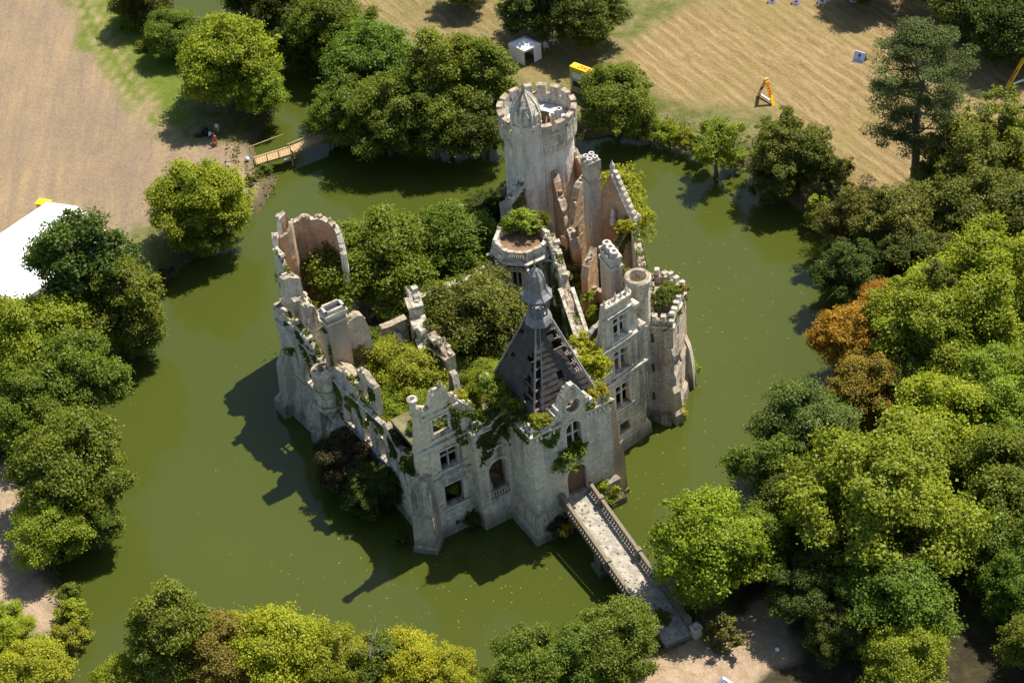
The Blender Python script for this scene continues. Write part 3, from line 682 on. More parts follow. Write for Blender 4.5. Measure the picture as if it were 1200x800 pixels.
# lantern: eight posts, louvred drum, bell-shaped lead cap
mb = MB(); mb.lathe(P3(cg, zb_ - .5), [(1.25, 0), (1.1, .5), (.95, .75), (.0, .8)], 8, rot=22.5); LA = mb.build('lantern', M['lead'], GP)
for k in range(8):
    a = math.radians(22.5 + 45 * k); mb = MB(); p0 = P3(cg + .78 * np.array([math.cos(a), math.sin(a)]), zb_ + .1); mb.tube([p0, p0 + [0, 0, 2.6]], .1, 6); mb.build('lantern_post', M['lead'], GP)
mb = MB(); mb.lathe(P3(cg, zb_ + .95), [(.86, 0), (.86, .14), (.6, .14)], 8, rot=22.5); mb.build('lantern_rail', M['lead'], GP)
mb = MB(); mb.lathe(P3(cg, zb_ + 2.35), [(.3, .12), (.85, .06), (1.36, -.12), (1.38, -.05), (1.04, .32), (.86, .75), (.82, 1.25), (.76, 1.75), (.58, 2.2), (.32, 2.5), (.12, 2.75), (.07, 3.1), (.1, 3.25), (.05, 3.45), (.03, 4.3), (0, 4.35)], 8, rot=22.5)
mb.build('lantern_dome', M['lead'], GP)
mb = MB()
for k in range(8):
    a = math.radians(22.5 + 45 * k); e = np.array([math.cos(a), math.sin(a), 0])
    mb.tube([P3(cg, zb_ + 2.35 + z) + e * r_ for r_, z in ((1.36, -.05), (1.04, .36), (.87, .79), (.83, 1.25), (.77, 1.77), (.58, 2.24), (.27, 2.6))], .045, 4)
mb.build('dome_rib', M['lead'], GP, kind='stuff')
# ruined spur on the right corner of the gate
buttress(gFR + E2 * .75, E1, 1, 1, [(-1.5, 1.75, .6), (.4, 1.7, .58), (.6, 1.55, .52), (5.4, 1.3, .5), (6.2, .95, .48), (9.5, .75, .45), (11.6, .55, .42), (12.6, .4, .4)], GP, 'brown_stone', seed=9)

# ---- right wing
wB = np.array([11.75, 135.0]); wdir = unit(38); wA = wB - wdir * 5.6; wn = np.array([-wdir[1], wdir[0]])
WGL = Line([wA + wn * 7, wA, wB, wB + wn * 3]); w0 = 7.0
X1, X2, X3, X4 = (w0 + 1.95, w0 + 3.8, 13.5, 16.0), (w0 + 1.9, w0 + 3.75, 9.6, 12.2), (w0 + 1.9, w0 + 3.75, 5.2, 8.0), (w0 + 2.2, w0 + 3.6, 2.0, 3.3)
WG, WGI = wall('right_wing', WGL, [(0, 8.5), (3, 9.5), (5.5, 11.8), (w0 - .1, 12.8), (w0 + .2, 13.1), (w0 + .55, 14.0), (w0 + .95, 15.0), (w0 + 1.2, 16.4), (w0 + 1.25, 17.6), (w0 + 4.4, 17.7), (w0 + 4.45, 16.0), (w0 + 4.9, 15.4), (w0 + 4.95, 13.6), (w0 + 5.6, 13.2), (w0 + 5.7, 12.9), (w0 + 8.6, 12.6)], CASTLE, 'stone',
          holes=holes_of([X1, X2, X3, X4]), rag=.15, off=[(-1.5, .5), (0, .4), (1.6, .3), (1.75, .04), (13, 0)], seed=14, t=.7, inner='soot_shade')
for q in (X1, X2, X3): window(WGL, *q, WG)
window(WGL, *X4, WG, trans=0, broken='mullion', sill=False)
course(WGL, 12.75, .45, .3, WG, s0=w0 - .2, s1=w0 + 5.6); course(WGL, 8.7, .45, .28, WG, s0=w0, s1=w0 + 5.6, broken=.08); course(WGL, 16.3, .28, .2, WG, s0=w0 + 1.3, s1=w0 + 4.4); course(WGL, 4.5, .25, .14, WG, s0=w0 + 1.2, s1=w0 + 4.4, broken=.2)
r = rs(77)
for s, hh in ((1.4, .9), (2.0, .5), (2.7, 1.05), (3.4, .7), (4.0, 1.1), (4.35, .5)):
    mb = MB(); mb.lathe(P3(WGL.at(w0 + s) + wn * .3, 17.5), [(.2, 0), (.24, .12), (.11, .3), (.16, hh * .6), (.08, hh * .8), (.04, hh)], 6); mb.build('finial', M['trim'], WG)
for k in range(5): mb = MB(); mb.hexa(P3(WGL.at(w0 + 1.25 + k * .62) - wn * .12, 17.45), P3(wdir * .5, 0), P3(wn * .8, 0), (0, 0, r.uniform(.18, .34))); mb.build('crest_stone', M['trim'], WG)
mb = MB(); mb.hexa(P3(WGL.at(w0 + 4.35) - wn * .2, 15.8), P3(wdir * .75, 0), P3(wn * .9, 0), (0, 0, .4)); mb.build('shoulder_stone', M['trim'], WG); mb = MB(); mb.hexa(P3(WGL.at(w0 + 5.0) - wn * .3, 13.2), P3(wdir * .7, 0), P3(wn * .9, 0), (0, 0, .35)); mb.build('shoulder_stone', M['trim'], WG)
mb = MB(); mb.hexa(P3(wA + wn * .75 + wdir * .2, 9.2), P3(wdir * 5.2, 0), P3(wn * 5, 0), (0, 0, .3)); mb.build('added_floor_slab', M['soot_shade'], WG)  # added slab that shuts daylight out of the wing
q_ = wA + wn * 3.0
wall('added_back_wall', Line([q_ + wdir * .75, q_ + wdir * 5.5]), [(0, 12.0), (2, 13.6), (4.7, 13.9)], WG, 'soot_shade', z0=0, t=.5, rag=.3, seed=112, side=-1)  # added wall that darkens the view through the wing windows
# pilasters framing the wing
for s in (.25, 5.2):
    q = WGL.at(w0 + s); mb = MB(); mb.hexa(P3(q - wdir * .22 - wn * .13, -.5), P3(wdir * .44, 0), P3(wn * .2, 0), (0, 0, 13.3)); mb.build('pilaster', M['stone'], WG)

# ---- round chimney turret between wing and tower
tq = XY(747, 322, 17.0)
mb = MB(); mb.lathe(P3(tq, -1.5), [(1.05, 0), (1.05, 17.4), (1.2, 17.55), (1.24, 18.2), (1.14, 18.4), (.82, 18.4), (.78, 17.0), (0, 17.0)], 20); mb.build('round_turret', M['stone'], CASTLE)

# ---- polygonal tower at the right corner
pt = [XY(*q, 12.5) for q in ((760, 368), (788, 371), (803, 328), (781, 313), (759, 312))]
TWL = Line([pt[4], pt[0], pt[1], pt[2], pt[3]], closed=True)
a1_ = TWL.L[2]; s_f = TWL.L[1]
th_ = [(a1_ + 1.7, a1_ + 2.2, 8.6, 9.9, 'r'), (a1_ + 2.0, a1_ + 2.6, 4.9, 6.3, 'r'), (a1_ + 1.6, a1_ + 2.1, 2.6, 3.6, 'r'), (s_f + .12, s_f + .45, 9.2, 10.2, 'r'), (s_f + .12, s_f + .45, 5.6, 6.6, 'r'), (s_f + .12, s_f + .45, 2.2, 3.2, 'r')]
TW, TWI = wall('polygonal_tower', TWL, 11.85, CASTLE, 'stone_patch', holes=th_, rag=.18, off=[(-1.5, .7), (.2, .55), (1.3, .5), (1.6, .22), (5.2, .2), (5.4, .05), (12, 0)], closed=True, seed=15, t=.55)
course(TWL, 11.0, .35, .18, TW); 
for i in range(30):
    s = TWL.L[1] + .3 + i * .8
    if s > TWL.len - .8: break
    q, d, n = frame_at(TWL, s, 1); mb = MB(); mb.hexa(P3(q + n * .08, 11.8), P3(d * .42, 0), P3(-n * .5, 0), (0, 0, (.55, .62, .2, .6, .48)[i % 5])); mb.build('merlon', M['trim'], TW)
mb = MB(); mb.add([P3(q * .9 + sum(pt) / 5 * .1, 10.9) for q in (pt[4], pt[0], pt[1], pt[2], pt[3])], [(0, 1, 2, 3, 4)]); mb.build('tower_floor', M['stone_pink'], TW)
dd = (pt[2] - pt[1]) / np.linalg.norm(pt[2] - pt[1]); nn_ = np.array([dd[1], -dd[0]])
bis = nn_ + np.array([-dd[0], -dd[1]]) * .8; bis /= np.linalg.norm(bis)
buttress(pt[1], bis, 1, 1, [(-1.5, 1.1, .6), (1.2, .95, .55), (1.5, .6, .42), (3.6, .5, .36), (4.3, .1, .3)], TW, 'stone', seed=8); buttress(pt[1], bis, 1, 1, [(6.6, .05, .3), (7.4, .42, .34), (8.1, .38, .32), (8.8, .05, .25)], TW, 'stone', seed=8)
buttress(pt[2] - dd * .5, nn_, 1, 1, [(-1.5, 1.0, .55), (2.8, .8, .5), (4.8, .5, .42), (6.0, .08, .38)], TW, 'stone_grey', seed=7)
mb = MB(); rq = rs(8)
for k in range(14):
    q = pt[0] + (pt[1] - pt[0]) * rq.random() + bis * rq.uniform(.2, .9); mb.box((*q, -.6), rq.uniform(.4, .9), rq.uniform(.4, .7), rq.uniform(.4, .8), rq.uniform(0, 90), 0, .7)
mb.build('footing', M['stone_grey'], TW)

# ---- left range: long shaded facade
lfA, lfB = np.array([-21.75, 143.9]), cpDd - E1 * .0
LFL = Line([lfA, lfB]); n_ = LFL.len
lw = [(4.2, 5.5, 5.6, 8.8), (11.2, 12.4, 5.3, 8.9), (13.9, 15.1, 5.0, 8.6), (16.4, 17.5, 4.6, 8.2)]; lw = [q for q in lw if q[1] < n_ - .2]
LF, LFI = wall('left_range', LFL, [(0, 12.1), (5.8, 11.6), (6.2, 11.3), (7.9, 9.6), (9.4, 9.6), (9.8, 11.4), (13.5, 11.0), (13.7, 9.9), (n_, 9.3)], CASTLE, 'stone_grey', holes=holes_of(lw), rag=.28, off=[(-1.5, 1.2), (0, 1.1), (2.5, .5), (3, .12), (12, 0)], seed=16, t=.6)
course(LFL, 10.3, .4, .3, LF, s0=0, s1=6.6, broken=.03); course(LFL, 9.3, .4, .3, LF, s0=9.4, s1=n_, broken=.08); course(LFL, 4.4, .35, .22, LF, broken=.06); course(LFL, 11.5, .3, .16, LF, s0=0, s1=6, broken=.1)
for q in lw: window(LFL, *q, LF)
coping(LFI, LF, seed=31, size=(.35, .8), n=26)
nl = np.array([-LFL.d[0][1], LFL.d[0][0]])   # inwards
# corbelled corner turret
bq = LFL.at(8.6) - nl * .35
mb = MB(); mb.lathe(P3(bq, 3.4), [(.2, .6), (.55, 1.4), (.75, 1.5), (.8, 1.9), (1.0, 2.0), (1.05, 2.4), (1.25, 2.5), (1.3, 2.8), (1.1, 2.95), (1.08, 4.3), (1.26, 4.4), (1.26, 4.65), (1.08, 4.75), (1.06, 6.3), (1.22, 6.4), (1.22, 6.6), (.9, 6.65), (.85, 4.5), (0, 4.4)], 18); mb.build('bartizan', M['stone'], LF)
mb = MB(); rq = rs(4)
for k in range(9):
    a = math.radians(200 + k * 26); q = bq + 1.05 * np.array([math.cos(a), math.sin(a)])
    if rq.random() < .8: mb.box((*q, 9.95), .3, .22, rq.uniform(.1, .35), math.degrees(a) + 90, 0, .9)
mb.build('coping', M['trim'], LF, kind='stuff')
# dormer frame standing alone on the wall head, and stubs of masonry
dq0 = LFL.at(13.9) + nl * .15
DRL = Line([dq0, LFL.at(16.6) + nl * .15]); DR, DRI = wall('dormer', DRL, [(0, 13.3), (1.3, 13.6), (2.7, 12.8)], LF, 'stone_grey', z0=9.4, t=.6, holes=[(.55, 1.75, 10.4, 12.5, 'r')], rag=.2, seed=18); coping(DRI, DR, seed=6, n=5)
for s, ln_, zt, k in ((.9, 1.8, 14.8, 1), (2.4, 1.2, 13.2, 3), (4.3, 1.1, 13.6, 2)):
    q0 = LFL.at(s) + nl * 1.0; wl_, wi_ = wall('wall_stub', Line([q0, q0 + nl * ln_]), [(0, zt), (ln_ * .6, zt + .2), (ln_, zt - .7)], LF, 'stone_grey', z0=9, t=.7, rag=.4, seed=40 + k); coping(wi_, LF, seed=k, n=3)
mb = MB(); mb.hexa(P3(LFL.at(9.7) + nl * .8, 10.9), P3(LFL.d[0] * 4.0, -.35), P3(nl * 1.1, -1.0), (0, 0, .25)); mb.build('broken_roof_edge', M['brown_stone'], LF)
# rear pier at the water
buttress(LFL.at(1.0), -nl, 1, 1, [(-1.5, 2.0, 1.0), (1.5, 1.8, .95), (2.0, 1.2, .8), (5.5, 1.0, .75), (7.0, .3, .6)], LF, seed=3)
buttress(LFL.at(6.8), -nl, 1, 1, [(-1.5, 1.7, .8), (1.2, 1.5, .75), (1.6, 1.1, .6), (4.0, .9, .55), (5.2, .2, .5)], LF, seed=6)

# ---- chimney breast and cross wall behind the left range
cq = XY(389, 357, 17.0); din = float((cq - lfA) @ nl); cw0 = cq - E1 * 1.2 - E2 * .2; CWL = Line([cw0 - E1 * 2.6, cw0 + E1 * 4.4]); back_ = max(0.0, din - 2.0)
CWL = Line([cw0 - E1 * min(2.6, back_), cw0 + E1 * 4.4]); CWO = 2.6 - min(2.6, back_)
CW, CWI = wall('cross_wall', CWL, [(a_ - CWO, b_) for a_, b_ in ((0, 10.6), (2.3, 11.2), (2.5, 14.3), (3.9, 14.6), (4.3, 13.4), (4.5, 14.5), (6.4, 14.6), (6.9, 13.6), (7.0, 12.5))], CASTLE, 'stone_patch', z0=0, t=.9, rag=.3, seed=19, holes=[(4.1 - CWO, 4.6 - CWO, 9.6, 10.4, 'r')]); coping(CWI, CW, seed=9, s0=3.8 - CWO)
mb = MB(); ax, ay = E1 * 2.0, E2 * 1.25; o0 = cq - ax / 2 - ay / 2
mb.hexa(P3(o0 + (ax + ay) * .03, 9), P3(ax * .94, 0), P3(ay * .94, 0), (0, 0, 7.0)); CS = mb.build('chimney_stack', M['stone_patch'], CW)
mb = MB()
for z, e, h in ((15.4, .1, .2), (16.0, .06, .2), (16.2, .14, .28)): mb = MB(); mb.hexa(P3(o0 - E1 * e - E2 * e, z), P3(ax + E1 * 2 * e, 0), P3(ay + E2 * 2 * e, 0), (0, 0, h)); mb.build('cap_course', M['trim'], CS)
mb = MB()
for q0, aa, bb_ in ((o0, ax, E2 * .22), (o0 + ay - E2 * .22, ax, E2 * .22), (o0, E1 * .22, ay), (o0 + ax - E1 * .22, E1 * .22, ay)): mb.hexa(P3(q0 + (E1 + E2) * .001, 16.48), P3(aa, 0), P3(bb_, 0), (0, 0, .4))
mb.build('chimney_cap', M['trim'], CW)
mb = MB(); mb.hexa(P3(o0 + (E1 + E2) * .2, 16.45), P3(ax - E1 * .4, 0), P3(ay - E2 * .4, 0), (0, 0, .05)); mb.build('flue_shade', M['black'], CW)  # black sheet standing for the darkness down the flue

# ---- round tower ruin at the left rear
rc = XY(361, 283, 14.6); RR = 3.4; ang = np.arange(0, 361, 12.0)
RTL = Line([rc + RR * unit(-a) for a in ang[:-1]], closed=True)   # clockwise: interior to the right -> side -1
prof_a = {0: 12.6, 15: 13.8, 30: 14.8, 60: 15.3, 90: 15.2, 110: 15.3, 122: 15.1, 130: 16.6, 146: 16.4, 150: 14.2, 160: 13.9, 163: 15.8, 176: 15.6, 180: 14.6, 195: 14.8, 215: 14.2, 235: 12.8, 250: 11.0, 265: 9.4, 280: 6.4, 300: 4.6, 330: 4.6, 345: 8.5, 360: 12.6}
ka = sorted(prof_a); tp_ = [(RTL.len * (360 - a) / 360, prof_a[a]) for a in ka][::-1]
RT, RTI = wall('round_tower', RTL, tp_, CASTLE, 'stone_white', side=-1, closed=True, rag=.4, seed=20, t=.55, off=[(-1.5, .6), (2, .3), (12, 0)], inner='stone_pink', holes=[(RTL.len * (360 - 250) / 360, RTL.len * (360 - 236) / 360, 6.0, 8.4, 'a')])
coping(RTI, RT, RTL.len * 60 / 360, RTL.len * 230 / 360, n=16, seed=33, size=(.35, .75))
coping(RTI, RT, RTL.len * 240 / 360, RTL.len * 350 / 360, n=10, seed=34, mat='brown_stone')
wl_, wi_ = wall('shadow_fill_wall', Line([rc + unit(205) * (RR - .1), lfA + nl * .2]), [(0, 12.2), (3, 10.6), (6, 11.0), (20, 11.6)], RT, 'stone_grey', t=.8, rag=.5, seed=47); coping(wi_, RT, seed=47, n=8)  # added wall, closes a gap in the shadow cast on the water
sq = rc + unit(148) * 2.9
wl_, wi_ = wall('stair_turret', Line([sq + 1.15 * unit(-a) for a in np.arange(0, 360, 30)], closed=True), [(0, 16.2), (2.2, 15.0), (3.6, 12.6), (5.0, 13.4), (7.2, 16.4)], RT, 'stone_pink', side=-1, closed=True, z0=5, t=.35, rag=.4, seed=24, inner='stone_pink')

# ---- inner court walls and piers
ia, ib = XY(478, 358, 10), XY(497, 405, 9)
IAL = Line([ia, ib]); IA, IAI = wall('court_pier', IAL, [(0, 12.3), (.9, 12.4), (1.1, 11.5), (2.0, 11.2), (2.2, 9.8), (3.4, 9.4), (3.6, 8.0), (IAL.len, 7.4)], CASTLE, 'stone_white', z0=2, t=.9, rag=.35, seed=25, holes=[(1.3, 2.1, 5, 8.6, 'a'), (3.2, 4.2, 4, 7.0, 'a')])
coping(IAI, IA, seed=14, n=14, size=(.5, 1.0)); 
mb = MB(); di = IAL.d[0]; ni = np.array([-di[1], di[0]])
for s, z in ((1.0, 11.6), (2.1, 10.0), (3.4, 8.5)): mb.hexa(P3(IAL.at(s) - ni * .45, z), P3(di * 1.1, -.5), P3(ni * 1.5, 0), (0, 0, .25))
mb.build('cornice_stone', M['trim'], IA)
wl_, wi_ = wall('court_wall', Line([XY(447, 384, 8.5), XY(477, 374, 8.5)]), [(0, 8.3), (3, 8.6)], CASTLE, 'stone_grey', z0=2, t=.8, rag=.12, seed=26)
wl_, wi_ = wall('court_wall', Line([XY(460, 393, 8), XY(481, 413, 8)]), [(0, 8.0), (2.6, 7.6)], CASTLE, 'stone_white', z0=2, t=.7, rag=.1, seed=27); coping(wi_, wl_, seed=3, n=5)
ja, jb = XY(501, 398, 9.5), XY(524, 416, 9.5)
JAL = Line([ja, jb]); JA, JAI = wall('court_pier', JAL, [(0, 9.9), (.3, 10.5), (.5, 9.6), (1.2, 9.5), (1.5, 10.2), (JAL.len, 9.2)], CASTLE, 'stone_grey', z0=2, t=.9, rag=.25, seed=28, holes=[(.5, 1.3, 3, 6.8, 'a')]); coping(JAI, JA, seed=4, n=6)
course(JAL, 8.7, .4, .3, JA); course(JAL, 7.2, .3, .22, JA)
mb = MB(); 
for s in (.15, 1.2, 1.75): mb.lathe(P3(JAL.at(s) + nl * .3, 9.4), [(.2, 0), (.22, .2), (.1, .5), (.03, 1.1)], 6)
mb.build('pinnacle', M['trim'], JA)
CTL = Line([XY(481, 352, 8.8), XY(580, 313, 8.8)]); CT, CTI = wall('court_wall', CTL, [(0, 9.2), (1, 8.8), (CTL.len, 8.8)], CASTLE, 'stone_pink', z0=2, t=.7, rag=.25, seed=29, holes=[(2, 3.1, 4.5, 7.5, 'a'), (4.6, 5.7, 4.5, 7.5, 'a'), (7, 8.1, 4.5, 7.5, 'a')])
course(CTL, 8.65, .3, .3, CT, broken=.08); course(CTL, 8.65, .3, .25, CT, side=-1, broken=.3); coping(CTI, CT, seed=7, n=12, size=(.5, 1.1))
BKL = Line([XY(440, 284, 6), XY(476, 268, 6), XY(553, 238, 6), XY(603, 221, 6)]); BK, BKI = wall('rear_wall', BKL, [(0, 5.6), (2, 6.0), (BKL.len * .55, 6.2), (BKL.len * .7, 5.6), (BKL.len, 7.5)], CASTLE, 'stone_white', t=.7, rag=.35, seed=30, side=-1, inner='stone_pink'); coping(BKI, BK, seed=18, n=14, size=(.5, 1.0))

# ---- octagonal terrace tower with balustrade
oc = XY(611, 281, 11.6); OR = 2.75
OCL = Line([oc + OR * unit(-(22.5 + 45 * k) + 28) for k in range(8)], closed=True)   # clockwise
ol = OCL.len / 8
def near_seg(target):   # arc length of the middle of the side that looks towards a heading in degrees
    best = min(range(8), key=lambda k: -float(((OCL.p[k] + OCL.p[k + 1]) / 2 - oc) @ unit(target))); return OCL.L[best] + ol / 2
sA, sB = near_seg(-98), near_seg(-50)
sC = near_seg(-140)
ow = [(sA - .5, sA + .5, 7.9, 9.8), (sB - .5, sB + .5, 7.9, 9.8), (sC - .5, sC + .5, 7.9, 9.8)]
OT, OTI = wall('terrace_tower', OCL, 11.0, CASTLE, 'stone', z0=1, t=.6, closed=True, side=-1, rag=.02, seed=35, holes=holes_of(ow))
for q in ow: window(OCL, *q, OT, side=-1, cross=True, nm=1, trans=0)
course(OCL, 10.6, .4, .4, OT, side=-1, name='cornice'); course(OCL, 7.2, .25, .15, OT, side=-1)
mb = MB(); mb.add([P3(oc + (p_ - oc) * .97, 11.04) for p_ in OCL.p[:8]][::-1], [tuple(range(8))]); mb.build('terrace_floor', simple('brown_soil', (.17, .105, .06), .95, 0, .35, 1.5, .5), OT)
for k in range(8):
    a, b = OCL.p[k], OCL.p[k + 1]; d = (b - a) / ol; n = np.array([-d[1], d[0]]); mid = (a + b) / 2 - oc
    if mid @ unit(60) > 2.2: continue
    mb = MB(); mb.hexa(P3(a, 11.85), P3(d * ol, 0), P3(-n * .34, 0), (0, 0, .2)); mb.hexa(P3(a, 11.0), P3(d * ol, 0), P3(-n * .34, 0), (0, 0, .14))
    mb.hexa(P3(a - n * 0 - d * .12, 11.0), P3(d * .36, 0), P3(-n * .4, 0), (0, 0, 1.15))
    for j in range(8): mb.lathe(P3(a + d * (.45 + (ol - .6) * j / 7.5) - n * .17, 11.12), [(.09, 0), (.11, .2), (.06, .45), (.09, .75)], 6)
    mb.build('balustrade', M['trim'], OT)
mb = MB()
for k in (1, 2, 3, 4):
    q = OCL.p[k]; mb.hexa(P3(q + (q - oc) / OR * .1 - np.array([.2, .2]), 10.2), (.4, 0, 0), (0, .4, 0), (0, 0, .4)); mb.tube([P3(q, 10.5), P3(q + (q - oc) / OR * .75, 10.4)], [.18, .13], 6)
mb.build('gargoyle', M['trim'], OT)
# spine wall from terrace down to the gate
s0_, s1_, s2_ = XY(641, 284, 11.5), XY(659, 330, 10.8), XY(684, 412, 9.8)
SPL = Line([s0_, s1_, s2_]); SP, SPI = wall('spine_wall', SPL, [(0, 12.6), (1.0, 12.2), (2.6, 11.5), (4.4, 11.0), (4.6, 9.9), (SPL.len, 9.4)], CASTLE, 'stone', z0=2, t=.8, rag=.3, side=1, seed=36, inner='stone_pink', holes=[(.9, 1.8, 4, 7.5, 'a'), (6, 7.2, 4, 7.5, 'a'), (9, 10.2, 4, 7.5, 'a')])
coping(SPI, SP, seed=19, s0=0, s1=4.5, n=9, size=(.5, .9)); course(SPL, 9.3, .4, .35, SP, s0=4.8, mat='trim', name='cornice')
mb = MB(); dn = SPL.d[1]; nn2 = np.array([-dn[1], dn[0]])
mb.hexa(P3(SPL.at(SPL.L[1] + .2) + nn2 * .7, 9.75), P3(dn * (SPL.len - SPL.L[1] - .3), -.3), P3(nn2 * .35, 0), (0, 0, .35)); mb.build('parapet', M['trim'], SP)
wl_, wi_ = wall('wall_stub', Line([XY(681, 405, 9.5), XY(694, 425, 9.5)]), [(0, 9.8), (1.2, 10.0), (2, 9.0)], SP, 'stone', z0=2, t=.9, rag=.4, seed=46); coping(wi_, SP, seed=46, n=4)

# ---- keep
kc = XY(629, 128, 17.6); KR = 3.45
KPL = Line([kc + KR * unit(-a) for a in np.arange(0, 360, 9.0)], closed=True)
KP, KPI = wall('keep', KPL, 15.6, CASTLE, 'plaster', side=-1, closed=True, rag=.0, seed=50, t=.7, off=[(-1.5, .5), (0, .4), (14.6, 0), (15.0, .12), (15.6, .42)], jit=.03, dz=.8, inner='stone_pink', holes=[(KPL.len * .17, KPL.len * .19, 8, 9.2, 'r')])
PKL = Line([kc + (KR + .45) * unit(-a) for a in np.arange(0, 360, 9.0)], closed=True)
wall('parapet', PKL, 17.1, KP, 'stone_grey', side=-1, closed=True, z0=15.5, t=.42, rag=.0, seed=51, jit=.02, dz=.55)
mb = MB()
for k in range(48):
    a = math.radians(360 / 48 * k); e = np.array([math.cos(a), math.sin(a)]); tn = np.array([-e[1], e[0]])
    for j in range(3): mb.hexa(P3(kc + e * (KR - .05) - tn * .12, 14.55 + .32 * j), P3(tn * .24, 0), P3(e * (.16 + .15 * j), 0), (0, 0, .31))
mb.build('machicolation', M['trim'], KP, kind='stuff')
nm = 16
for k in range(nm):
    a0, a1 = 360 / nm * k + 3.6, 360 / nm * (k + 1) - 3.6; mb = MB(); Ro, Ri = KR + .47, KR + .0
    for lo, hi, e in ((17.05, 17.95, 0), (17.95, 18.12, .05)):
        P = []
        for z in (lo, hi):
            for a in np.linspace(a0, a1, 4):
                for R_ in (Ri - e, Ro + e): P.append(P3(kc + R_ * unit(a), z))
        F = []
        for j in range(3):
            b = j * 2; F += [(b, b + 1, b + 3, b + 2)[::-1], (8 + b, 8 + b + 1, 8 + b + 3, 8 + b + 2), (b, b + 2, 8 + b + 2, 8 + b)[::-1], (b + 1, b + 3, 8 + b + 3, 8 + b + 1)]
        F += [(0, 1, 9, 8), (6, 7, 15, 14)[::-1]]
        mb.add(P, F)
    mb.build('merlon', M['stone_grey'], KP)
# sheets of zinc left from the conical roof, a pit between them
def ring_sheet(a0, a1, r0, r1, z0_, z1_, mat, name):
    mb = MB(); n = 10
    for i in range(n):
        b0, b1 = a0 + (a1 - a0) * i / n, a0 + (a1 - a0) * (i + 1) / n
        P = [P3(kc + r1 * unit(b0), z0_), P3(kc + r1 * unit(b1), z0_), P3(kc + r0 * unit(b1), z1_), P3(kc + r0 * unit(b0), z1_)]; P += [q - np.array([0, 0, .08]) for q in P]
        mb.add(P, [(0, 1, 2, 3), (7, 6, 5, 4), (0, 4, 5, 1), (1, 5, 6, 2), (2, 6, 7, 3), (3, 7, 4, 0)])
    return mb.build(name, mat, KP)
ring_sheet(135, 250, 1.5, 3.4, 16.0, 16.5, M['zinc'], 'roof_sheet'); ring_sheet(5, 125, 1.7, 3.4, 16.0, 16.3, M['zinc'], 'roof_sheet')
mb = MB(); mb.lathe(P3(kc, 13.9), [(3.0, 0), (0, .1)], 20); mb.build('keep_floor', M['stone_pink'], KP)
mb = MB(); mb.tube([P3(kc + unit(100) * 2.2, 16.2), P3(kc + unit(-60) * 2.6, 14.6)], .09, 5); mb.tube([P3(kc + unit(60) * 2.2, 16.2), P3(kc + unit(-80) * 2.2, 14.4)], .08, 5); mb.build('fallen_rafter', M['timber'], KP)
for (x_, y_, zt) in ((647, 134, 17.9), (651, 131, 18.3), (655, 127, 18.8)):
    q = XY(x_, y_, zt); mb = MB(); mb.lathe(P3(q, 15.0), [(.24, 0), (.22, zt - 15.5), (.3, zt - 15.35), (.31, zt - 15.0), (.2, zt - 15.0), (.17, zt - 15.6), (0, zt - 15.7)], 10); mb.build('chimney_pot', M['pot'], KP)
# stair turret with ribbed pointed dome
sk = XY(616, 138, 19.0)
mb = MB(); mb.lathe(P3(sk, -1), [(1.75, 0), (1.7, 7.2), (1.5, 7.6), (1.42, 14.2), (1.42, 19.2), (1.58, 19.4), (1.62, 19.8), (1.45, 19.9), (0, 19.9)], 8, rot=22.5); ST = mb.build('stair_turret', M['plaster'], KP)
for k in range(8):
    a = 22.5 + 45 * k; mb = MB(); q = sk + 1.42 * unit(a); mb.tube([P3(q, 8.0), P3(q, 18.2)], .14, 6); mb.build('pilaster', M['plaster'], KP); mb = MB(); mb.lathe(P3(sk + 1.47 * unit(a), 18.6), [(.16, 0), (.2, .2), (.12, .4), (.14, .8), (.03, 1.3)], 6); mb.build('pinnacle', M['trim'], KP)
prof_d = [(1.42, 0), (1.47, .5), (1.36, 1.2), (1.1, 1.95), (.72, 2.6), (.34, 3.05), (.16, 3.2)]
zk = 18.8
mb = MB(); mb.lathe(P3(sk, zk), prof_d + [(.22, 3.35), (.12, 3.5), (.24, 3.7), (.2, 3.95), (.05, 4.2), (0, 4.4)], 16, rot=11.25); mb.build('turret_dome', M['stone_grey'], KP)
for k in range(8):
    e = unit(22.5 + 45 * k); mb = MB(); mb.tube([P3(sk + e * (r_ + .04), zk + z) for r_, z in prof_d], [.12, .12, .11, .1, .09, .08, .07], 5); mb.build('dome_rib', M['trim'], KP)
for a in (-90, -45, -135, 0, 180):
    e = unit(a); q = sk + e * 1.40; tn = np.array([-e[1], e[0]]); mb = MB(); mb.hexa(P3(q - tn * .22 - e * .05, zk + .35), P3(tn * .44, 0), P3(e * .14, 0), (0, 0, .75)); mb.add([P3(q - tn * .3 - e * .1, zk + 1.1), P3(q + tn * .3 - e * .1, zk + 1.1), P3(q - e * .1, zk + 1.75), P3(q - tn * .3 + e * .14, zk + 1.1), P3(q + tn * .3 + e * .14, zk + 1.1), P3(q - e * .05, zk + 1.75)], [(0, 1, 2), (3, 5, 4), (0, 3, 4, 1), (1, 4, 5, 2), (2, 5, 3, 0)]); mb.build('lucarne', M['trim'], KP)

# ---- roofless hall between keep and chimney
def rng_wall(nm_, pts, top, mat, seed, **kw):
    global HLI_, HLO_
    o, inf = wall(nm_, pts, top, CASTLE, mat, z0=1, t=kw.pop('t', .7), rag=kw.pop('rag', .35), seed=seed, **kw); coping(inf, o, seed=seed, n=max(4, int(inf['line'].len * 1.6)), mat='brown_stone' if mat == 'stone_pink' else 'trim'); 
    if seed == 60: HLI_, HLO_ = inf, o
    return o
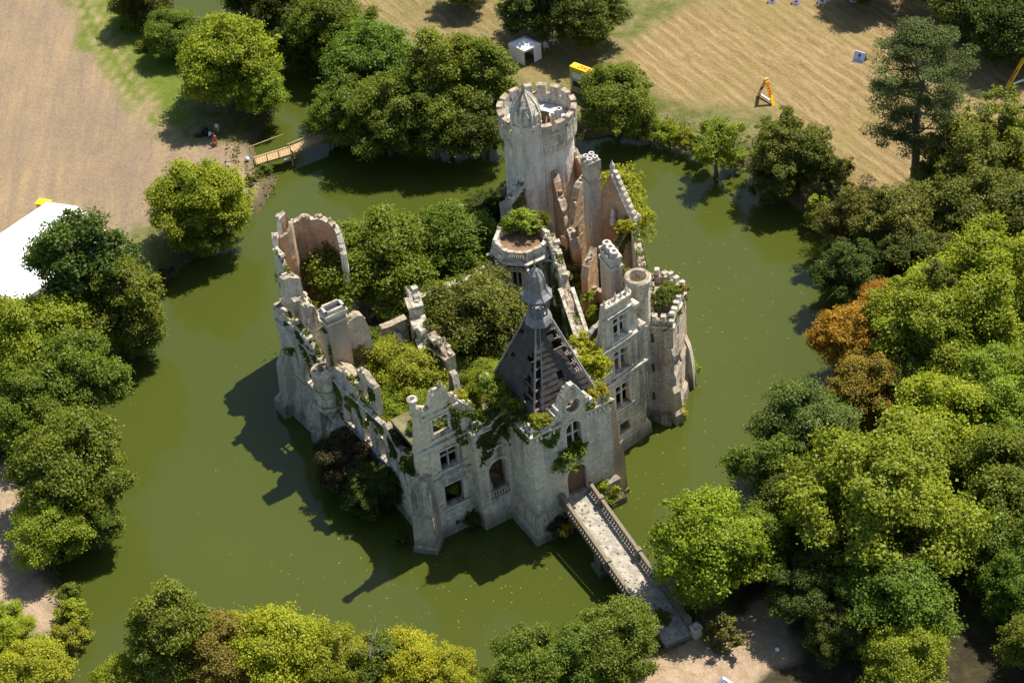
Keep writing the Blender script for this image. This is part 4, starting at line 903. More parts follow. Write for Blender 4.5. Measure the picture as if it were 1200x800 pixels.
# wall under the stair turret with its stacked doorways, its broken end towards the hall
hA = np.array([1.2, 158.4]); hB = hA + E1 * 4.3
rng_wall('hall_wall', Line([hA + E2 * 2.5, hA, hB]), [(0, 9.0), (2.4, 10.6), (2.6, 11.0), (4.2, 12.0), (5.6, 12.2), (6.3, 12.6), (6.8, 12.9)], 'stone_white', 60, rag=.3, inner='stone_pink', holes=[(5.0, 5.9, 9.6, 11.6, 'r'), (5.0, 5.9, 6.0, 8.3, 'a')])
hC = hB + unit(-78) * 7.6          # the end-on wall running towards the terrace, falling away
rng_wall('hall_wall', Line([hB + E1 * .35, hC + E1 * .35]), [(0, 12.6), (1.5, 11.4), (2.6, 10.6), (4.5, 9.2), (6.2, 8.0), (7.6, 7.6)], 'stone_pink', 61, side=1, inner='stone_pink', rag=.5)
hD = hB + E2 * .9 + E1 * .8; hE = hD + E1 * 3.4
rng_wall('hall_wall', Line([hD, hE]), [(0, 12.0), (.7, 12.7), (1.6, 13.4), (3.6, 12.8)], 'stone_pink', 62, inner='stone_pink', holes=[(2.2, 3.1, 9.8, 11.9, 'a')], rag=.3)
hF = np.array([6.3, 155.0]); hG = hE + unit(-62) * 3.4
rng_wall('hall_wall', Line([hF, hG]), [(0, 8.2), (.5, 7.8), (1.2, 8.6), (2.0, 10.4), (2.8, 12.2), (4, 12.8)], 'stone_pink', 63, inner='stone_pink', rag=.5, holes=[(1.7, 2.3, 6.6, 8.0, 'r')])
rng_wall('hall_wall', Line([hG, hE]), [(0, 12.8), (1.4, 12.0), (3.4, 12.6)], 'stone_pink', 64, inner='stone_pink', rag=.4, holes=[(1.2, 2.1, 8.8, 11.2, 'a')])
hd = hE
# square chimney with four flues
cx = XY(692, 186, 17.0); mb = MB(); o0 = cx - E1 * .65 - E2 * .65
mb.hexa(P3(o0, 1), P3(E1 * 1.3, 0), P3(E2 * 1.3, 0), (0, 0, 15.0)); CH = mb.build('chimney', M['stone_white'], CASTLE)
mb = MB(); mb.hexa(P3(o0 - (E1 + E2) * .1, 14.6), P3(E1 * 1.5, 0), P3(E2 * 1.5, 0), (0, 0, .25)); mb.build('chimney_cap', M['stone_grey'], CH); mb = MB(); mb.hexa(P3(o0 - (E1 + E2) * .06, 15.9), P3(E1 * 1.42, 0), P3(E2 * 1.42, 0), (0, 0, 1.1)); mb.build('chimney_cap', M['stone_grey'], CH)
for i in (-1, 1):
    for j in (-1, 1):
        mb = MB(); mb.lathe(P3(cx + E1 * .33 * i + E2 * .33 * j, 16.9), [(.28, 0), (.28, .45), (.17, .45), (.17, .1), (0, .1)], 10); mb.build('chimney_pot', M['pot'], CH)
# chimney with a row of three round pots
cy = XY(715, 288, 14.6); pdir = XY(721, 295, 14.6) - XY(708, 279, 14.6); pdir /= np.linalg.norm(pdir); pn = np.array([-pdir[1], pdir[0]])
mb = MB(); mb.hexa(P3(cy - pdir * 1.15 - pn * .6, 1), P3(pdir * 2.3, 0), P3(pn * 1.2, 0), (0, 0, 11.8)); CY = mb.build('chimney', M['stone'], CASTLE)
mb = MB(); mb.hexa(P3(cy - pdir * 1.25 - pn * .7, 12.6), P3(pdir * 2.5, 0), P3(pn * 1.4, 0), (0, 0, .35)); mb.build('chimney_cap', M['trim'], CY); mb = MB(); mb.hexa(P3(cy - pdir * 1.2 - pn * .65, 13.7), P3(pdir * 2.4, 0), P3(pn * 1.3, 0), (0, 0, .25)); mb.build('chimney_cap', M['trim'], CY); mb = MB(); mb.hexa(P3(cy - pdir * 1.1 - pn * .55, 12.95), P3(pdir * 2.2, 0), P3(pn * 1.1, 0), (0, 0, .75)); mb.build('chimney_cap', M['trim'], CY)
for i in (-1, 0, 1):
    mb = MB(); mb.lathe(P3(cy + pdir * .75 * i, 13.95), [(.46, 0), (.40, .3), (.44, .5), (.36, .6), (.22, .6), (.2, .15), (0, .1)], 12); mb.build('chimney_pot', M['pot'], CY)
wl_, wi_ = wall('hall_wall', Line([XY(688, 318, 11), XY(700, 300, 11)]), [(0, 10.0), (.8, 11.6), (2.2, 12.0)], CASTLE, 'stone_pink', z0=1, t=.7, rag=.5, seed=64, inner='stone_pink'); coping(wi_, wl_, seed=64, n=4, mat='brown_stone')
wl_, wi_ = wall('hall_wall', Line([XY(676, 368, 6.5), XY(700, 345, 7.5), XY(713, 350, 8)]), [(0, 5.5), (1.2, 7.2), (4.5, 8.5)], CASTLE, 'stone_pink', z0=1, t=.7, rag=.3, seed=65, inner='stone_pink'); coping(wi_, wl_, seed=65, n=6, mat='brown_stone')
# rear gable of the right range with crocketed coping
ga, gb = XY(702, 236, 11.2), XY(746, 260, 10.8)
GAL = Line([ga, gb]); gl_ = GAL.len; gz_ = 15.6
GA, GAI = wall('gable_wall', GAL, [(0, 11.2), (gl_ * .42, gz_), (gl_ * .46, gz_ + .3), (gl_ * .5, gz_), (gl_, 11.0)], CASTLE, 'stone_pink', z0=1, t=.6, rag=.06, seed=66, ds=.3, inner='stone_pink', side=-1, holes=[(gl_ * .5, gl_ * .62, 7.4, 9.2, 'a')])
gd_ = GAL.d[0]; gn_ = np.array([-gd_[1], gd_[0]]); mb = MB()
for k in range(8):
    f0 = .5 + .5 * k / 8; z = gz_ + (11.0 - gz_) * (k / 8); mb.hexa(P3(GAL.at(gl_ * f0) - gn_ * .75, z + .05), P3(gd_ * gl_ * .062, -.56), P3(gn_ * .95, 0), (0, 0, .28))
    mb.hexa(P3(GAL.at(gl_ * f0 + .1) - gn_ * .45, z + .25), P3(gd_ * .3, -.1), P3(gn_ * .35, 0), (0, 0, .3))
mb.build('gable_coping', M['trim'], GA)
mb = MB(); mb.lathe(P3(GAL.at(gl_ * .46) - gn_ * .3, gz_ + .1), [(.28, 0), (.3, .3), (.14, .5), (.26, .8), (.2, 1.1), (.06, 1.4), (0, 1.6)], 8); mb.build('finial', M['trim'], GA)
RRL = Line([gb, XY(757, 312, 11.2)]); RW_, RWI = wall('range_wall', RRL, [(0, 11.0), (RRL.len * .5, 11.4), (RRL.len, 11.2)], CASTLE, 'stone', side=-1, t=.7, rag=.25, seed=67, inner='stone'); coping(RWI, RW_, seed=67, n=8)
FWL = Line([XY(724, 279, 10.6), gb]); FW, FWI = wall('range_wall', FWL, [(0, 9.6), (1, 10.4), (FWL.len, 10.8)], CASTLE, 'stone', z0=1, t=.6, rag=.2, seed=68, inner='stone_pink')
mb = MB()
for k in range(3): mb.hexa(P3(gb - gd_ * .4 - np.array([.3, .3]), 10.7 + k * .35), P3(E1 * (1.3 - k * .25), 0), P3(E2 * (1.0 - k * .2), 0), (0, 0, .33))
mb.lathe(P3(XY(718, 250, 11.6), 10.3), [(.3, 0), (.32, .6), (.16, .8), (.26, 1.2), (.05, 1.9)], 8); mb.build('corner_finial', M['trim'], GA)

# ---- ivy creeping over walls and hanging from the wall heads: leaves nobody could count
IVY = []
def ivy(info, parent, s0, s1, zlo, seed=1, n=700, cover=.5, out=True, col=(.10, .14, .02), top=True):
    r = rs(seed); ln, tf, t, side = info['line'], info['top'], info['t'], info['side']; C, N = [], []
    S_ = r.uniform(s0, s1, n * 3); q01 = r.random(n * 3); cl = vnoise(np.column_stack([S_, q01 * 5]), 1.1, seed + 3); hang = vnoise(np.column_stack([S_, S_ * 0]), 1.3, seed + 9)
    for s, q, k, hg in zip(S_, q01, cl, hang):
        if k < 1 - cover: continue
        zt = tf(s); z = zt - (zt - zlo) * q ** 1.6 * (.35 + 1.1 * hg)
        p_ = ln.at(s); nm = ln.miter(s) * side
        if top and q < .28: pos = p_ + nm * t * r.random(); z = zt + r.random() * .28; nr = np.array([0, 0, 1.0])
        else: pos = p_ - nm * (r.uniform(.05, .30) if out else -(t + r.uniform(.05, .3))); nr = np.array([*(-nm if out else nm), .8])
        C.append((*pos, z)); N.append(nr + r.normal(size=3) * .5)
    if len(C) < 5: return
    C, N = np.array(C), np.array(N); N /= np.linalg.norm(N, axis=1)[:, None]; IVY.append((C, N, parent, col, seed))
LKI_ = LKI
for a in ((LFI, LF, .5, 7.5, 7.5, 201, 900, .45), (LFI, LF, 9.5, n_ - .3, 6.5, 202, 1100, .45), (PEI, PEN, .5, 5.2, 5.5, 203, 900, .6), (PEI, PEN, o_ + 3.4, o_ + 5.9, 10.5, 204, 350, .5), (PEI, PEN, o_ + 1.2, o_ + 4.0, .4, 205, 120, .3),
          (LKI, LK, .2, 3.4, 8.5, 206, 500, .55), (GPI, GP, gD - 4, gD + 2.6, 10.8, 207, 800, .55), (GPI, GP, g0 + 5.6, g0 + gW, 10.9, 208, 420, .55), (GPI, GP, g0 + gW + .5, g0 + gW + 8, 9, 209, 900, .6), (SPI, SP, 0, SPL.len, 6.5, 210, 900, .4), (CTI, CT, 0, CTL.len, 6.5, 211, 900, .5), (BKI, BK, 0, BKL.len, 3.0, 212, 1500, .55),
          (IAI, IA, 0, 5, 6, 213, 350, .4), (CWI, CW, 0, CWL.len, 7, 214, 700, .4), (WGI, WG, 0, 6.5, 6, 215, 700, .5), (RWI, RW_, 0, RRL.len, 7.5, 216, 450, .45), (FWI, FW, 0, FWL.len, 8, 217, 350, .55), (TWI, TW, 0, TWL.len, 10.5, 218, 700, .35), (HLI_, HLO_, 2.5, 6.5, 8, 219, 350, .4), (RTI, RT, RTL.len * .25, RTL.len * .5, 7, 220, 500, .35), (JAI, JA, 0, 2, 6.5, 221, 150, .4), (DRI, DR, 0, 2.7, 10.5, 222, 150, .4), (OTI, OT, 0, OCL.len * .5, 10.2, 223, 250, .4)):
    ivy(*a[:5], seed=a[5], n=a[6], cover=a[7], col=((.10, .14, .018), (.15, .17, .02), (.075, .10, .018))[a[5] % 3])
# ---- rubble platform inside the walls
def fill(poly, z, name, mat, parent, st=.7, amp=.5, seed=1):
    poly = np.array(poly); lo, hi = poly.min(0), poly.max(0); xs, ys = np.arange(lo[0], hi[0], st), np.arange(lo[1], hi[1], st); X, Y = np.meshgrid(xs, ys)
    P = np.stack([X.ravel(), Y.ravel()], 1); zz = z + (vnoise(P, 2.5, seed) - .4) * amp * 2 + (vnoise(P, .8, seed + 1) - .5) * amp; n = len(xs)
    ok = sdf(P, poly) < .2; mb = MB(); F = []
    for j in range(len(ys) - 1):
        for i in range(n - 1):
            q = (j * n + i, j * n + i + 1, (j + 1) * n + i + 1, (j + 1) * n + i)
            if all(ok[k] for k in q): F.append(q)
    mb.add(np.column_stack([P, zz]), F); return mb.build(name, mat, parent, smooth=True)
fill([lfA + nl * .5, rc + unit(200) * 3, rc + unit(90) * 3, XY(440, 284, 6), XY(553, 238, 6), kc, hd, ga, gb, pt[3], pt[0], wB, wA, gBR, gFR - E1, gFL + E1 + E2 * 3, lkB, lkA, cpC, cpA + E1 + E2 * .6], 2.6, 'rubble_floor', M['rubble'], CASTLE, amp=.6)

# ---- stone footbridge to the gate
b0, b1 = XY(681, 588, 3.3), XY(793, 744, 1.6); bd = (b1 - b0) / np.linalg.norm(b1 - b0); bn = np.array([-bd[1], bd[0]]); BL = float(np.linalg.norm(b1 - b0)); bw = 1.28
b0 = b0 - bd * 1.0; BL += 1.3
BR = thing('footbridge', 'narrow pale stone bridge with balustrades leading from the gate to the shore', 'bridge', (*((b0 + b1) / 2), 0))
zd = lambda s: 3.3 - 2.0 * s / BL
M['deck'] = simple('gravelled_deck', (.31, .28, .23), .95, 0, .40, 1.6, .9)
mb = MB(); nseg = 40; r = rs(3); V_, F = [], []
for i in range(nseg + 1):
    s = BL * i / nseg
    for j in range(9): V_.append((*(b0 + bd * s + bn * bw * (j / 4 - 1)), zd(s) + (r.random() - .5) * .07))
for i in range(nseg):
    for j in range(8): F.append((i * 9 + j, i * 9 + 9 + j, i * 9 + 10 + j, i * 9 + 1 + j))
mb.add(V_, F); DK = mb.build('deck', M['deck'], BR)
mb = MB()
mb.hexa(P3(b0 - bn * bw, zd(0) - .75), P3(bd * BL, -2.0), P3(bn * 2 * bw, 0), (0, 0, .68)); mb.build('bridge_beam', M['stone_dark'], BR)
for f in (.36, .70):
    q = b0 + bd * BL * f; mb = MB(); mb.hexa(P3(q - bd * .55 - bn * bw * 1.15, -2.2), P3(bd * 1.1, 0), P3(bn * 2.3 * bw, 0), (0, 0, zd(BL * f) + 1.5)); mb.hexa(P3(q - bd * .8 - bn * bw * 1.3, -2.2), P3(bd * 1.6, 0), P3(bn * 2.6 * bw, 0), (0, 0, 2.7)); mb.build('pier', M['stone_dark'], BR)
for sg in (-1, 1):
    q = b0 + bn * sg * (bw + .16); s_end = BL - (.4 if sg > 0 else .9)
    up = np.array([0, 0, 1.0]); sl_ = P3(bd * s_end, zd(s_end) - zd(0))
    hb_ = .95
    mb = MB(); mb.hexa(P3(q - bn * .15, zd(0) + hb_ - .16), sl_, P3(bn * .30, 0), (0, 0, .17)); RA = mb.build('handrail', M['stone_dark'], BR)
    mb = MB(); mb.hexa(P3(q - bn * .17, zd(0) - .3), sl_, P3(bn * .34, 0), (0, 0, .42)); mb.build('plinth', M['stone_dark'], BR)
    mb = MB(); n = int(s_end / .36)
    for i in range(n):
        s = .25 + i * .36; mb.lathe(P3(q + bd * s, zd(s) + .1), [(.085, 0), (.12, .2), (.06, .42), (.09, .68)], 6)
    mb.build('baluster', M['stone_dark'], BR, kind='stuff')
    for f in ((.12, .5, .97) if sg > 0 else (.02, .5)):
        s = s_end * f; mb = MB(); mb.hexa(P3(q + bd * s - bn * .24 - bd * .24, zd(s) - .3), P3(bd * .48, 0), P3(bn * .48, 0), (0, 0, 1.4)); mb.build('pedestal', M['stone_dark'], BR)
for sg, s in ((1, BL + .1),):
    q = b0 + bn * sg * (bw + .35) + bd * s; mb = MB(); mb.box(P3(q, zd(s) - .4), .34, .34, .55, 35, 0, .92); mb.build('end_post', M['trim'], BR); mb = MB(); mb.box(P3(q, zd(s) + .68), .4, .4, .1, 35); mb.build('post_cap', M['trim'], BR)
mb = MB(); r = rs(6)
for i in range(170):
    s = BL * r.random(); q = b0 + bd * s + bn * bw * r.uniform(-.95, .95); a = r.uniform(.04, .12); mb.box(P3(q, zd(s) - .02), a, a * r.uniform(.6, 1), a * .5, r.uniform(0, 90), 0, .6)
ob = mb.build('deck_stones', simple('deck_pebble', (.24, .22, .15), .9, 0, .3, 5), BR, kind='stuff')
# ------------------------------------------------------------------ trees
def leaf_quads(c, nrm, L, W, r):
    """numpy leaf cards: centres (n,3), normals, length, width -> verts (n*4,3)"""
    n = len(c); ref = r.normal(size=(n, 3)); a = np.cross(nrm, ref); a /= np.linalg.norm(a, axis=1)[:, None] + 1e-9; b = np.cross(nrm, a)
    L = L[:, None]; W = W[:, None]
    bend = nrm * (L * .22)
    return np.stack([c - a * L * .5 - bend, c + b * W * .5, c + a * L * .5 - bend, c - b * W * .5], 1).reshape(-1, 3)
def crown_mesh(name, seed, R=6.0, VZ=5.2, lobes=13, puffs=10, leaves=150, leaf=.40, lobe_r=.42, puff_r=.36, loose=0.0, flat=.75, mat='leaf', droop=0.0, core=.25):
    r = np.random.default_rng(seed); C, Nn, T = [], [], []; lob = []
    ga_ = math.pi * (3 - math.sqrt(5))
    for i in range(lobes):
        z = 1 - 1.72 * (i + .5) / lobes + r.uniform(-.12, .12); z = max(-.85, min(1, z)); th = i * ga_ + r.uniform(-.8, .8); q = math.sqrt(max(0, 1 - z * z))
        lr = R * lobe_r * r.choice([.55, .8, 1.0, 1.25], p=[.25, .3, .3, .15]) * r.uniform(.85, 1.15); far = r.uniform(.78, 1.04) - lr / R * .72
        d = np.array([q * math.cos(th), q * math.sin(th), z]) * max(.2, far)
        lob.append((d * [R, R, VZ], lr))
    lob.append((np.array([0, 0, .1 * VZ]), R * .55))
    for lc, lr in lob:
        tone = r.uniform(.1, .9)
        for k in range(max(5, int(puffs * (lr / (R * lobe_r)) ** 1.3))):
            d = r.normal(size=3); d /= np.linalg.norm(d)
            if r.random() < .6: d[2] = abs(d[2])
            out = lc / (np.linalg.norm(lc) + 1e-6); d = d + out * .5; d /= np.linalg.norm(d)
            wild = r.random() < .16
            pc = lc + d * lr * (r.uniform(1.05, 1.35) if wild else r.uniform(.4, 1.0)) * [1, 1, .88]; pr = R * lobe_r * puff_r * r.uniform(.6, 1.4) * (.55 if wild else 1)
            n = int(leaves * r.uniform(.7, 1.3) * (.4 if wild else 1)); v = r.normal(size=(n, 3)); v /= np.linalg.norm(v, axis=1)[:, None]
            rad = pr * np.clip(r.random(n) ** .5 * 1.1 + r.normal(size=n) * (.10 + loose * .25), 0, 1.9)
            c = pc + v * rad[:, None] * [1.15, 1.15, flat]
            if droop: c[:, 2] -= droop * np.hypot(v[:, 0], v[:, 1]) * pr
            nn = v * .45 + d * .30 + np.array([0, 0, .6]) + r.normal(size=(n, 3)) * .6; nn /= np.linalg.norm(nn, axis=1)[:, None]
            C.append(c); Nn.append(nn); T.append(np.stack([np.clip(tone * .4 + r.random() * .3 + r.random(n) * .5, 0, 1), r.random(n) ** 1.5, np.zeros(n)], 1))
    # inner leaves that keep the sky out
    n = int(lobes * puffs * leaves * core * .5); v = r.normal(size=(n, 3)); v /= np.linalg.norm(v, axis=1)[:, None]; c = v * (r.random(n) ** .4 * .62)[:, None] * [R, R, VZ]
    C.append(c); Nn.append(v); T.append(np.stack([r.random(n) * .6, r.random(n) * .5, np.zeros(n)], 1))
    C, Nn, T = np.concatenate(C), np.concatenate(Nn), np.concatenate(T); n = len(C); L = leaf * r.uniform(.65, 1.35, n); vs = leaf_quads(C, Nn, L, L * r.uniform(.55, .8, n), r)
    me = bpy.data.meshes.new(name); me.vertices.add(n * 4); me.vertices.foreach_set('co', vs.astype('f').ravel()); me.loops.add(n * 4); me.loops.foreach_set('vertex_index', np.arange(n * 4, dtype='i'))
    me.polygons.add(n); me.polygons.foreach_set('loop_start', np.arange(0, n * 4, 4, dtype='i'))
    at = me.attributes.new('tint', 'FLOAT_COLOR', 'POINT'); at.data.foreach_set('color', np.repeat(np.column_stack([T, np.ones(n)]), 4, 0).astype('f').ravel())
    me.update(calc_edges=True); me.materials.append(M[mat]); me['lobes'] = 1
    return me, lob
def trunk_mesh(name, seed, hc, R, lob, rad=.32, mat='bark', straight=.0):
    """tapered trunk with limbs reaching the lobes; origin at the base"""
    r = np.random.default_rng(seed); mb = MB(); top = hc + .15 * R
    pts = [np.array([0, 0, -.6]), np.array([0, 0, .2])]; p_ = np.array([0.0, 0, 0.2])
    for k in range(1, 6): p_ = np.array([r.normal() * .08 * R * k / 5, r.normal() * .08 * R * k / 5, .2 + (top - .2) * k / 5]); pts.append(p_)
    mb.tube(pts, [rad * 1.5, rad * 1.15, rad * .95, rad * .8, rad * .6, rad * .42, rad * .15], 8)
    for lc, lr in lob[:-1]:
        z0 = np.clip(.25 * hc + (lc[2] + hc) * .35, .3 * hc, hc * .95); f = (z0 - .2) / (top - .2) * 5 + 1; i = int(min(f, 5)); st = pts[i] + (pts[i + 1] - pts[i]) * (f - i) if i + 1 < len(pts) else pts[-1]
        e = lc + [0, 0, hc]; m_ = st * .55 + e * .45 + r.normal(size=3) * .08 * R + [0, 0, -.05 * R]
        mb.tube([st, m_, st + (e - st) * .95], [rad * .42, rad * .28, rad * .08], 5)
        for j in range(2):
            e2 = e + r.normal(size=3) * lr * .6; mb.tube([m_, (m_ + e2) / 2 + r.normal(size=3) * .2, e2], [rad * .2, rad * .12, rad * .04], 4)
    v = np.array(mb.v); me = bpy.data.meshes.new(name); me.from_pydata(v.tolist(), [], mb.f); me.materials.append(M[mat]); me.polygons.foreach_set('use_smooth', [True] * len(mb.f)); me.update(); return me
KINDS = {}
def kind(key, hc, R, VZ, n=3, rad=.32, bark='bark', **kw):
    KINDS[key] = dict(hc=hc, R=R, VZ=VZ, v=[])
    for i in range(n):
        me, lob = crown_mesh(key + '_leaves', hash_(key) + i * 17, R, VZ, **kw); KINDS[key]['v'].append((me, trunk_mesh(key + '_trunk', i + 5, hc, R, lob, rad, bark)))
def hash_(s): return sum(ord(c) * (i + 3) for i, c in enumerate(s)) % 9973
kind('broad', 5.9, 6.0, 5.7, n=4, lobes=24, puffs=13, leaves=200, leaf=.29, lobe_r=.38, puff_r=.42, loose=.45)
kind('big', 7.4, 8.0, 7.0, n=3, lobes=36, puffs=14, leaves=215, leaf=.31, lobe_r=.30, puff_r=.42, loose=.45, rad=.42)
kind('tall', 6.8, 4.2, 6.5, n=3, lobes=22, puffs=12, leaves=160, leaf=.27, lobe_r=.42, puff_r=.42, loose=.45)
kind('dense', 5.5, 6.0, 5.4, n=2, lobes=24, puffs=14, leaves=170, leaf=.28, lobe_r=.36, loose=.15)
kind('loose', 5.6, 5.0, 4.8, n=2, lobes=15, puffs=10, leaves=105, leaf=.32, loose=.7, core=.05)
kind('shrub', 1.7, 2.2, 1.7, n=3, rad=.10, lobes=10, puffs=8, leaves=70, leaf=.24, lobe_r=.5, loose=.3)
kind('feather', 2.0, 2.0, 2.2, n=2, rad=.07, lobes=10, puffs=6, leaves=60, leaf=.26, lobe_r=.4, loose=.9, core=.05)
_cnt = [0]
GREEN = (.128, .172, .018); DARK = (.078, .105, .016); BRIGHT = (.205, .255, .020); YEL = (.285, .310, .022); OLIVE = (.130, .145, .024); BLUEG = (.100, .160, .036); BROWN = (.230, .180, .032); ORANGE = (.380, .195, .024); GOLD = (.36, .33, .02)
def tree(px, py, rp, key, col, label, name='tree', cat='tree', zg=1.1, group=None, sq=1.0, var=None, zc=None):
    """a tree whose crown centre shows at px, py with a crown radius of rp pixels"""
    K = KINDS[key]; z = zg + 6; rp *= 1.09
    for _ in range(6):
        p_ = V(px, py, z); k = rp / PPM(p_) / K['R']; z = zg + k * sq * K['hc'] if zc is None else zc
    p_ = V(px, py, z); i = _cnt[0]; _cnt[0] += 1
    me, tm = K['v'][(i if var is None else var) % len(K['v'])]
    rr = random.Random(i * 7 + 3)
    zb = z - k * sq * K['hc']
    t = thing(name, label, cat, (p_[0], p_[1], zb), group); t.rotation_euler.z = rr.uniform(0, 6.28); t.scale = (k * rr.uniform(.95, 1.05), k * rr.uniform(.95, 1.05), k * sq)
    c = bpy.data.objects.new('crown', me); COL.objects.link(c); c.parent = t; c.location = (0, 0, K['hc'])
    j = lambda: rr.uniform(.88, 1.12); c.color = (col[0] * j(), col[1] * rr.uniform(.94, 1.06), col[2] * j(), 1)
    b = bpy.data.objects.new('trunk', tm); COL.objects.link(b); b.parent = t
    return t
def bush(px, py, rp, key, col, label, z, name='bush', cat='bush', group=None, sq=1.0): return tree(px, py, rp, key, col, label, name, cat, group=group, sq=sq, zc=z)
def pine(px, py, pxt, pyt, label):
    b = V(px, py, 1.2); lo, hi = 0, 40.0
    for _ in range(40):
        m = (lo + hi) / 2; q = b + [0, 0, m] - np.array([0, 0, CAMH]); yy = 400 - FPX * (q @ _u) / (q @ _f)
        if yy > pyt: lo = m
        else: hi = m
    H = lo; t = thing('pine_tree', label, 'pine tree', b)
    r = np.random.default_rng(12); mb = MB(); pts = [np.array([.15 * math.sin(k * 1.3) * k * .35, .1 * k * .3, H * k / 8]) for k in range(9)]; pts[0][2] = -.6
    mb.tube(pts, [.52, .44, .4, .36, .3, .24, .18, .12, .04], 9); C, Nn, T = [], [], []
    for i in range(38):
        f = .28 + .72 * (i / 37) ** .85; ang_ = i * 2.4 + r.uniform(-.4, .4); st = pts[int(f * 8 - 1e-6)] + (pts[min(8, int(f * 8 - 1e-6) + 1)] - pts[int(f * 8 - 1e-6)]) * ((f * 8) % 1 if f < 1 else 1)
        ln_ = (1 - ((f - .62) / .44) ** 2) * r.uniform(3.9, 6.2) if f < .985 else .4; ln_ = max(ln_, 1.1)
        e = st + np.array([math.cos(ang_) * ln_, math.sin(ang_) * ln_, r.uniform(.2, 1.1)]); mb.tube([st, (st + e) / 2 + [0, 0, -.15], e], [.11, .08, .03], 5)
        for k in range(7):
            fr = r.uniform(.40, 1.06); pc = st + (e - st) * fr + np.append(r.normal(size=2) * .8, r.uniform(0, .5)); pr = r.uniform(.6, 1.05); n = 190; v = r.normal(size=(n, 3)); v /= np.linalg.norm(v, axis=1)[:, None]
            C.append(pc + v * (r.random(n) ** .4 * pr)[:, None] * [1.3, 1.3, .42]); nn = v * .4 + [0, 0, .7] + r.normal(size=(n, 3)) * .5; Nn.append(nn / np.linalg.norm(nn, axis=1)[:, None]); T.append(np.stack([np.clip(r.random() * .5 + r.random(n) * .5, 0, 1), r.random(n) ** 2 * .6, np.zeros(n)], 1))
    C, Nn, T = map(np.concatenate, (C, Nn, T)); n = len(C); L = .27 * r.uniform(.7, 1.3, n); vs = leaf_quads(C, Nn, L, L * .36, r)
    me = bpy.data.meshes.new('pine_needles'); me.from_pydata(vs.tolist(), [], np.arange(n * 4).reshape(-1, 4).tolist()); at = me.attributes.new('tint', 'FLOAT_COLOR', 'POINT'); at.data.foreach_set('color', np.repeat(np.column_stack([T, np.ones(n)]), 4, 0).astype('f').ravel()); me.materials.append(M['needle'])
    c = bpy.data.objects.new('crown', me); COL.objects.link(c); c.parent = t; c.color = (.095, .122, .030, 1)
    v = np.array(mb.v); me = bpy.data.meshes.new('pine_trunk'); me.from_pydata(v.tolist(), [], mb.f); me.materials.append(M['pine_bark']); o = bpy.data.objects.new('trunk', me); COL.objects.link(o); o.parent = t
    return t
GR_NW, GR_N, GR_E, GR_S, GR_W, GR_C = 'trees beside the wooden footbridge', 'trees on the far bank', 'trees on the right bank', 'treetops along the near bank', 'trees on the left bank', 'trees growing inside the castle'
# --- far left, beside the channel
tree(262, 74, 56, 'broad', BRIGHT, 'broad bright green tree standing left of the wooden footbridge', group=GR_NW, zg=.8)
tree(300, 104, 34, 'broad', BRIGHT, 'small bright crown at the lower right side of the broad tree by the wooden footbridge', group=GR_NW, zg=.8)
tree(203, 40, 29, 'broad', GREEN, 'smaller darker tree behind the broad tree by the channel', group=GR_NW, zg=.8)
tree(165, -6, 34, 'broad', DARK, 'dark tree at the top of the green grass strip', group=GR_NW)
tree(325, 2, 42, 'broad', DARK, 'dark shaded tree over the narrow channel at the top edge', group=GR_NW, zg=.6)
tree(290, -22, 40, 'broad', DARK, 'tree cut off by the top edge over the channel', group=GR_NW)
tree(388, 30, 46, 'broad', GREEN, 'dark green tree on the far side of the channel near the top edge', group=GR_NW)
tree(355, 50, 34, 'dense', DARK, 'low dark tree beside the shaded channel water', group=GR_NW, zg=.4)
# --- far bank
KN = 1.12
tree(428, 78, 52, 'broad', GREEN, 'large round tree at the left end of the far bank clump', group=GR_N)
tree(452, 138, 47, 'broad', GREEN, 'tree overhanging the water right of the wooden footbridge', group=GR_N, zg=.5)
tree(408, 132, 40, 'broad', GREEN, 'tree whose branches hide the far end of the wooden footbridge', group=GR_N, zg=.6)
tree(520, 92, 43, 'tall', GREEN, 'upright tree in the middle of the far bank clump', group=GR_N)
tree(562, 92, 40, 'tall', GREEN, 'upright tree at the right end of the far bank clump, left of the keep', group=GR_N)
tree(508, 142, 45, 'broad', GREEN, 'spreading tree low over the water in the far bank clump', group=GR_N, zg=.5)
tree(558, 146, 38, 'broad', DARK, 'dark tree low over the water just left of the keep', group=GR_N, zg=.5)
tree(636, 2, 47, 'dense', DARK, 'dark tree behind the white square tent', group=GR_N)
tree(692, 14, 43, 'broad', OLIVE, 'olive tree right of the white chairs at the top edge', group=GR_N)
tree(545, -18, 29, 'broad', GREEN, 'green tree cut by the top edge above the straw meadow', group=GR_N)
tree(722, 116, 42, 'broad', GREEN, 'round green tree right of the keep top beside the banner', group=GR_N, zg=.8)
tree(744, 142, 24, 'broad', GREEN, 'small crown at the lower right of the tree beside the keep', group=GR_N, zg=.6)
tree(839, 170, 32, 'loose', BRIGHT, 'small light tree at the end of the hedge on the far bank', group=GR_N, zg=.6)
tree(928, 182, 49, 'dense', OLIVE, 'rounded leaning tree standing at the water edge, dense and smooth', group=GR_N, zg=.6)
tree(908, 212, 30, 'dense', DARK, 'dark lower boughs over the water below the rounded tree', group=GR_N, zg=.3)
pine(1070, 222, 1092, 42, 'tall pine with bare lower trunk standing at the edge of the straw field')
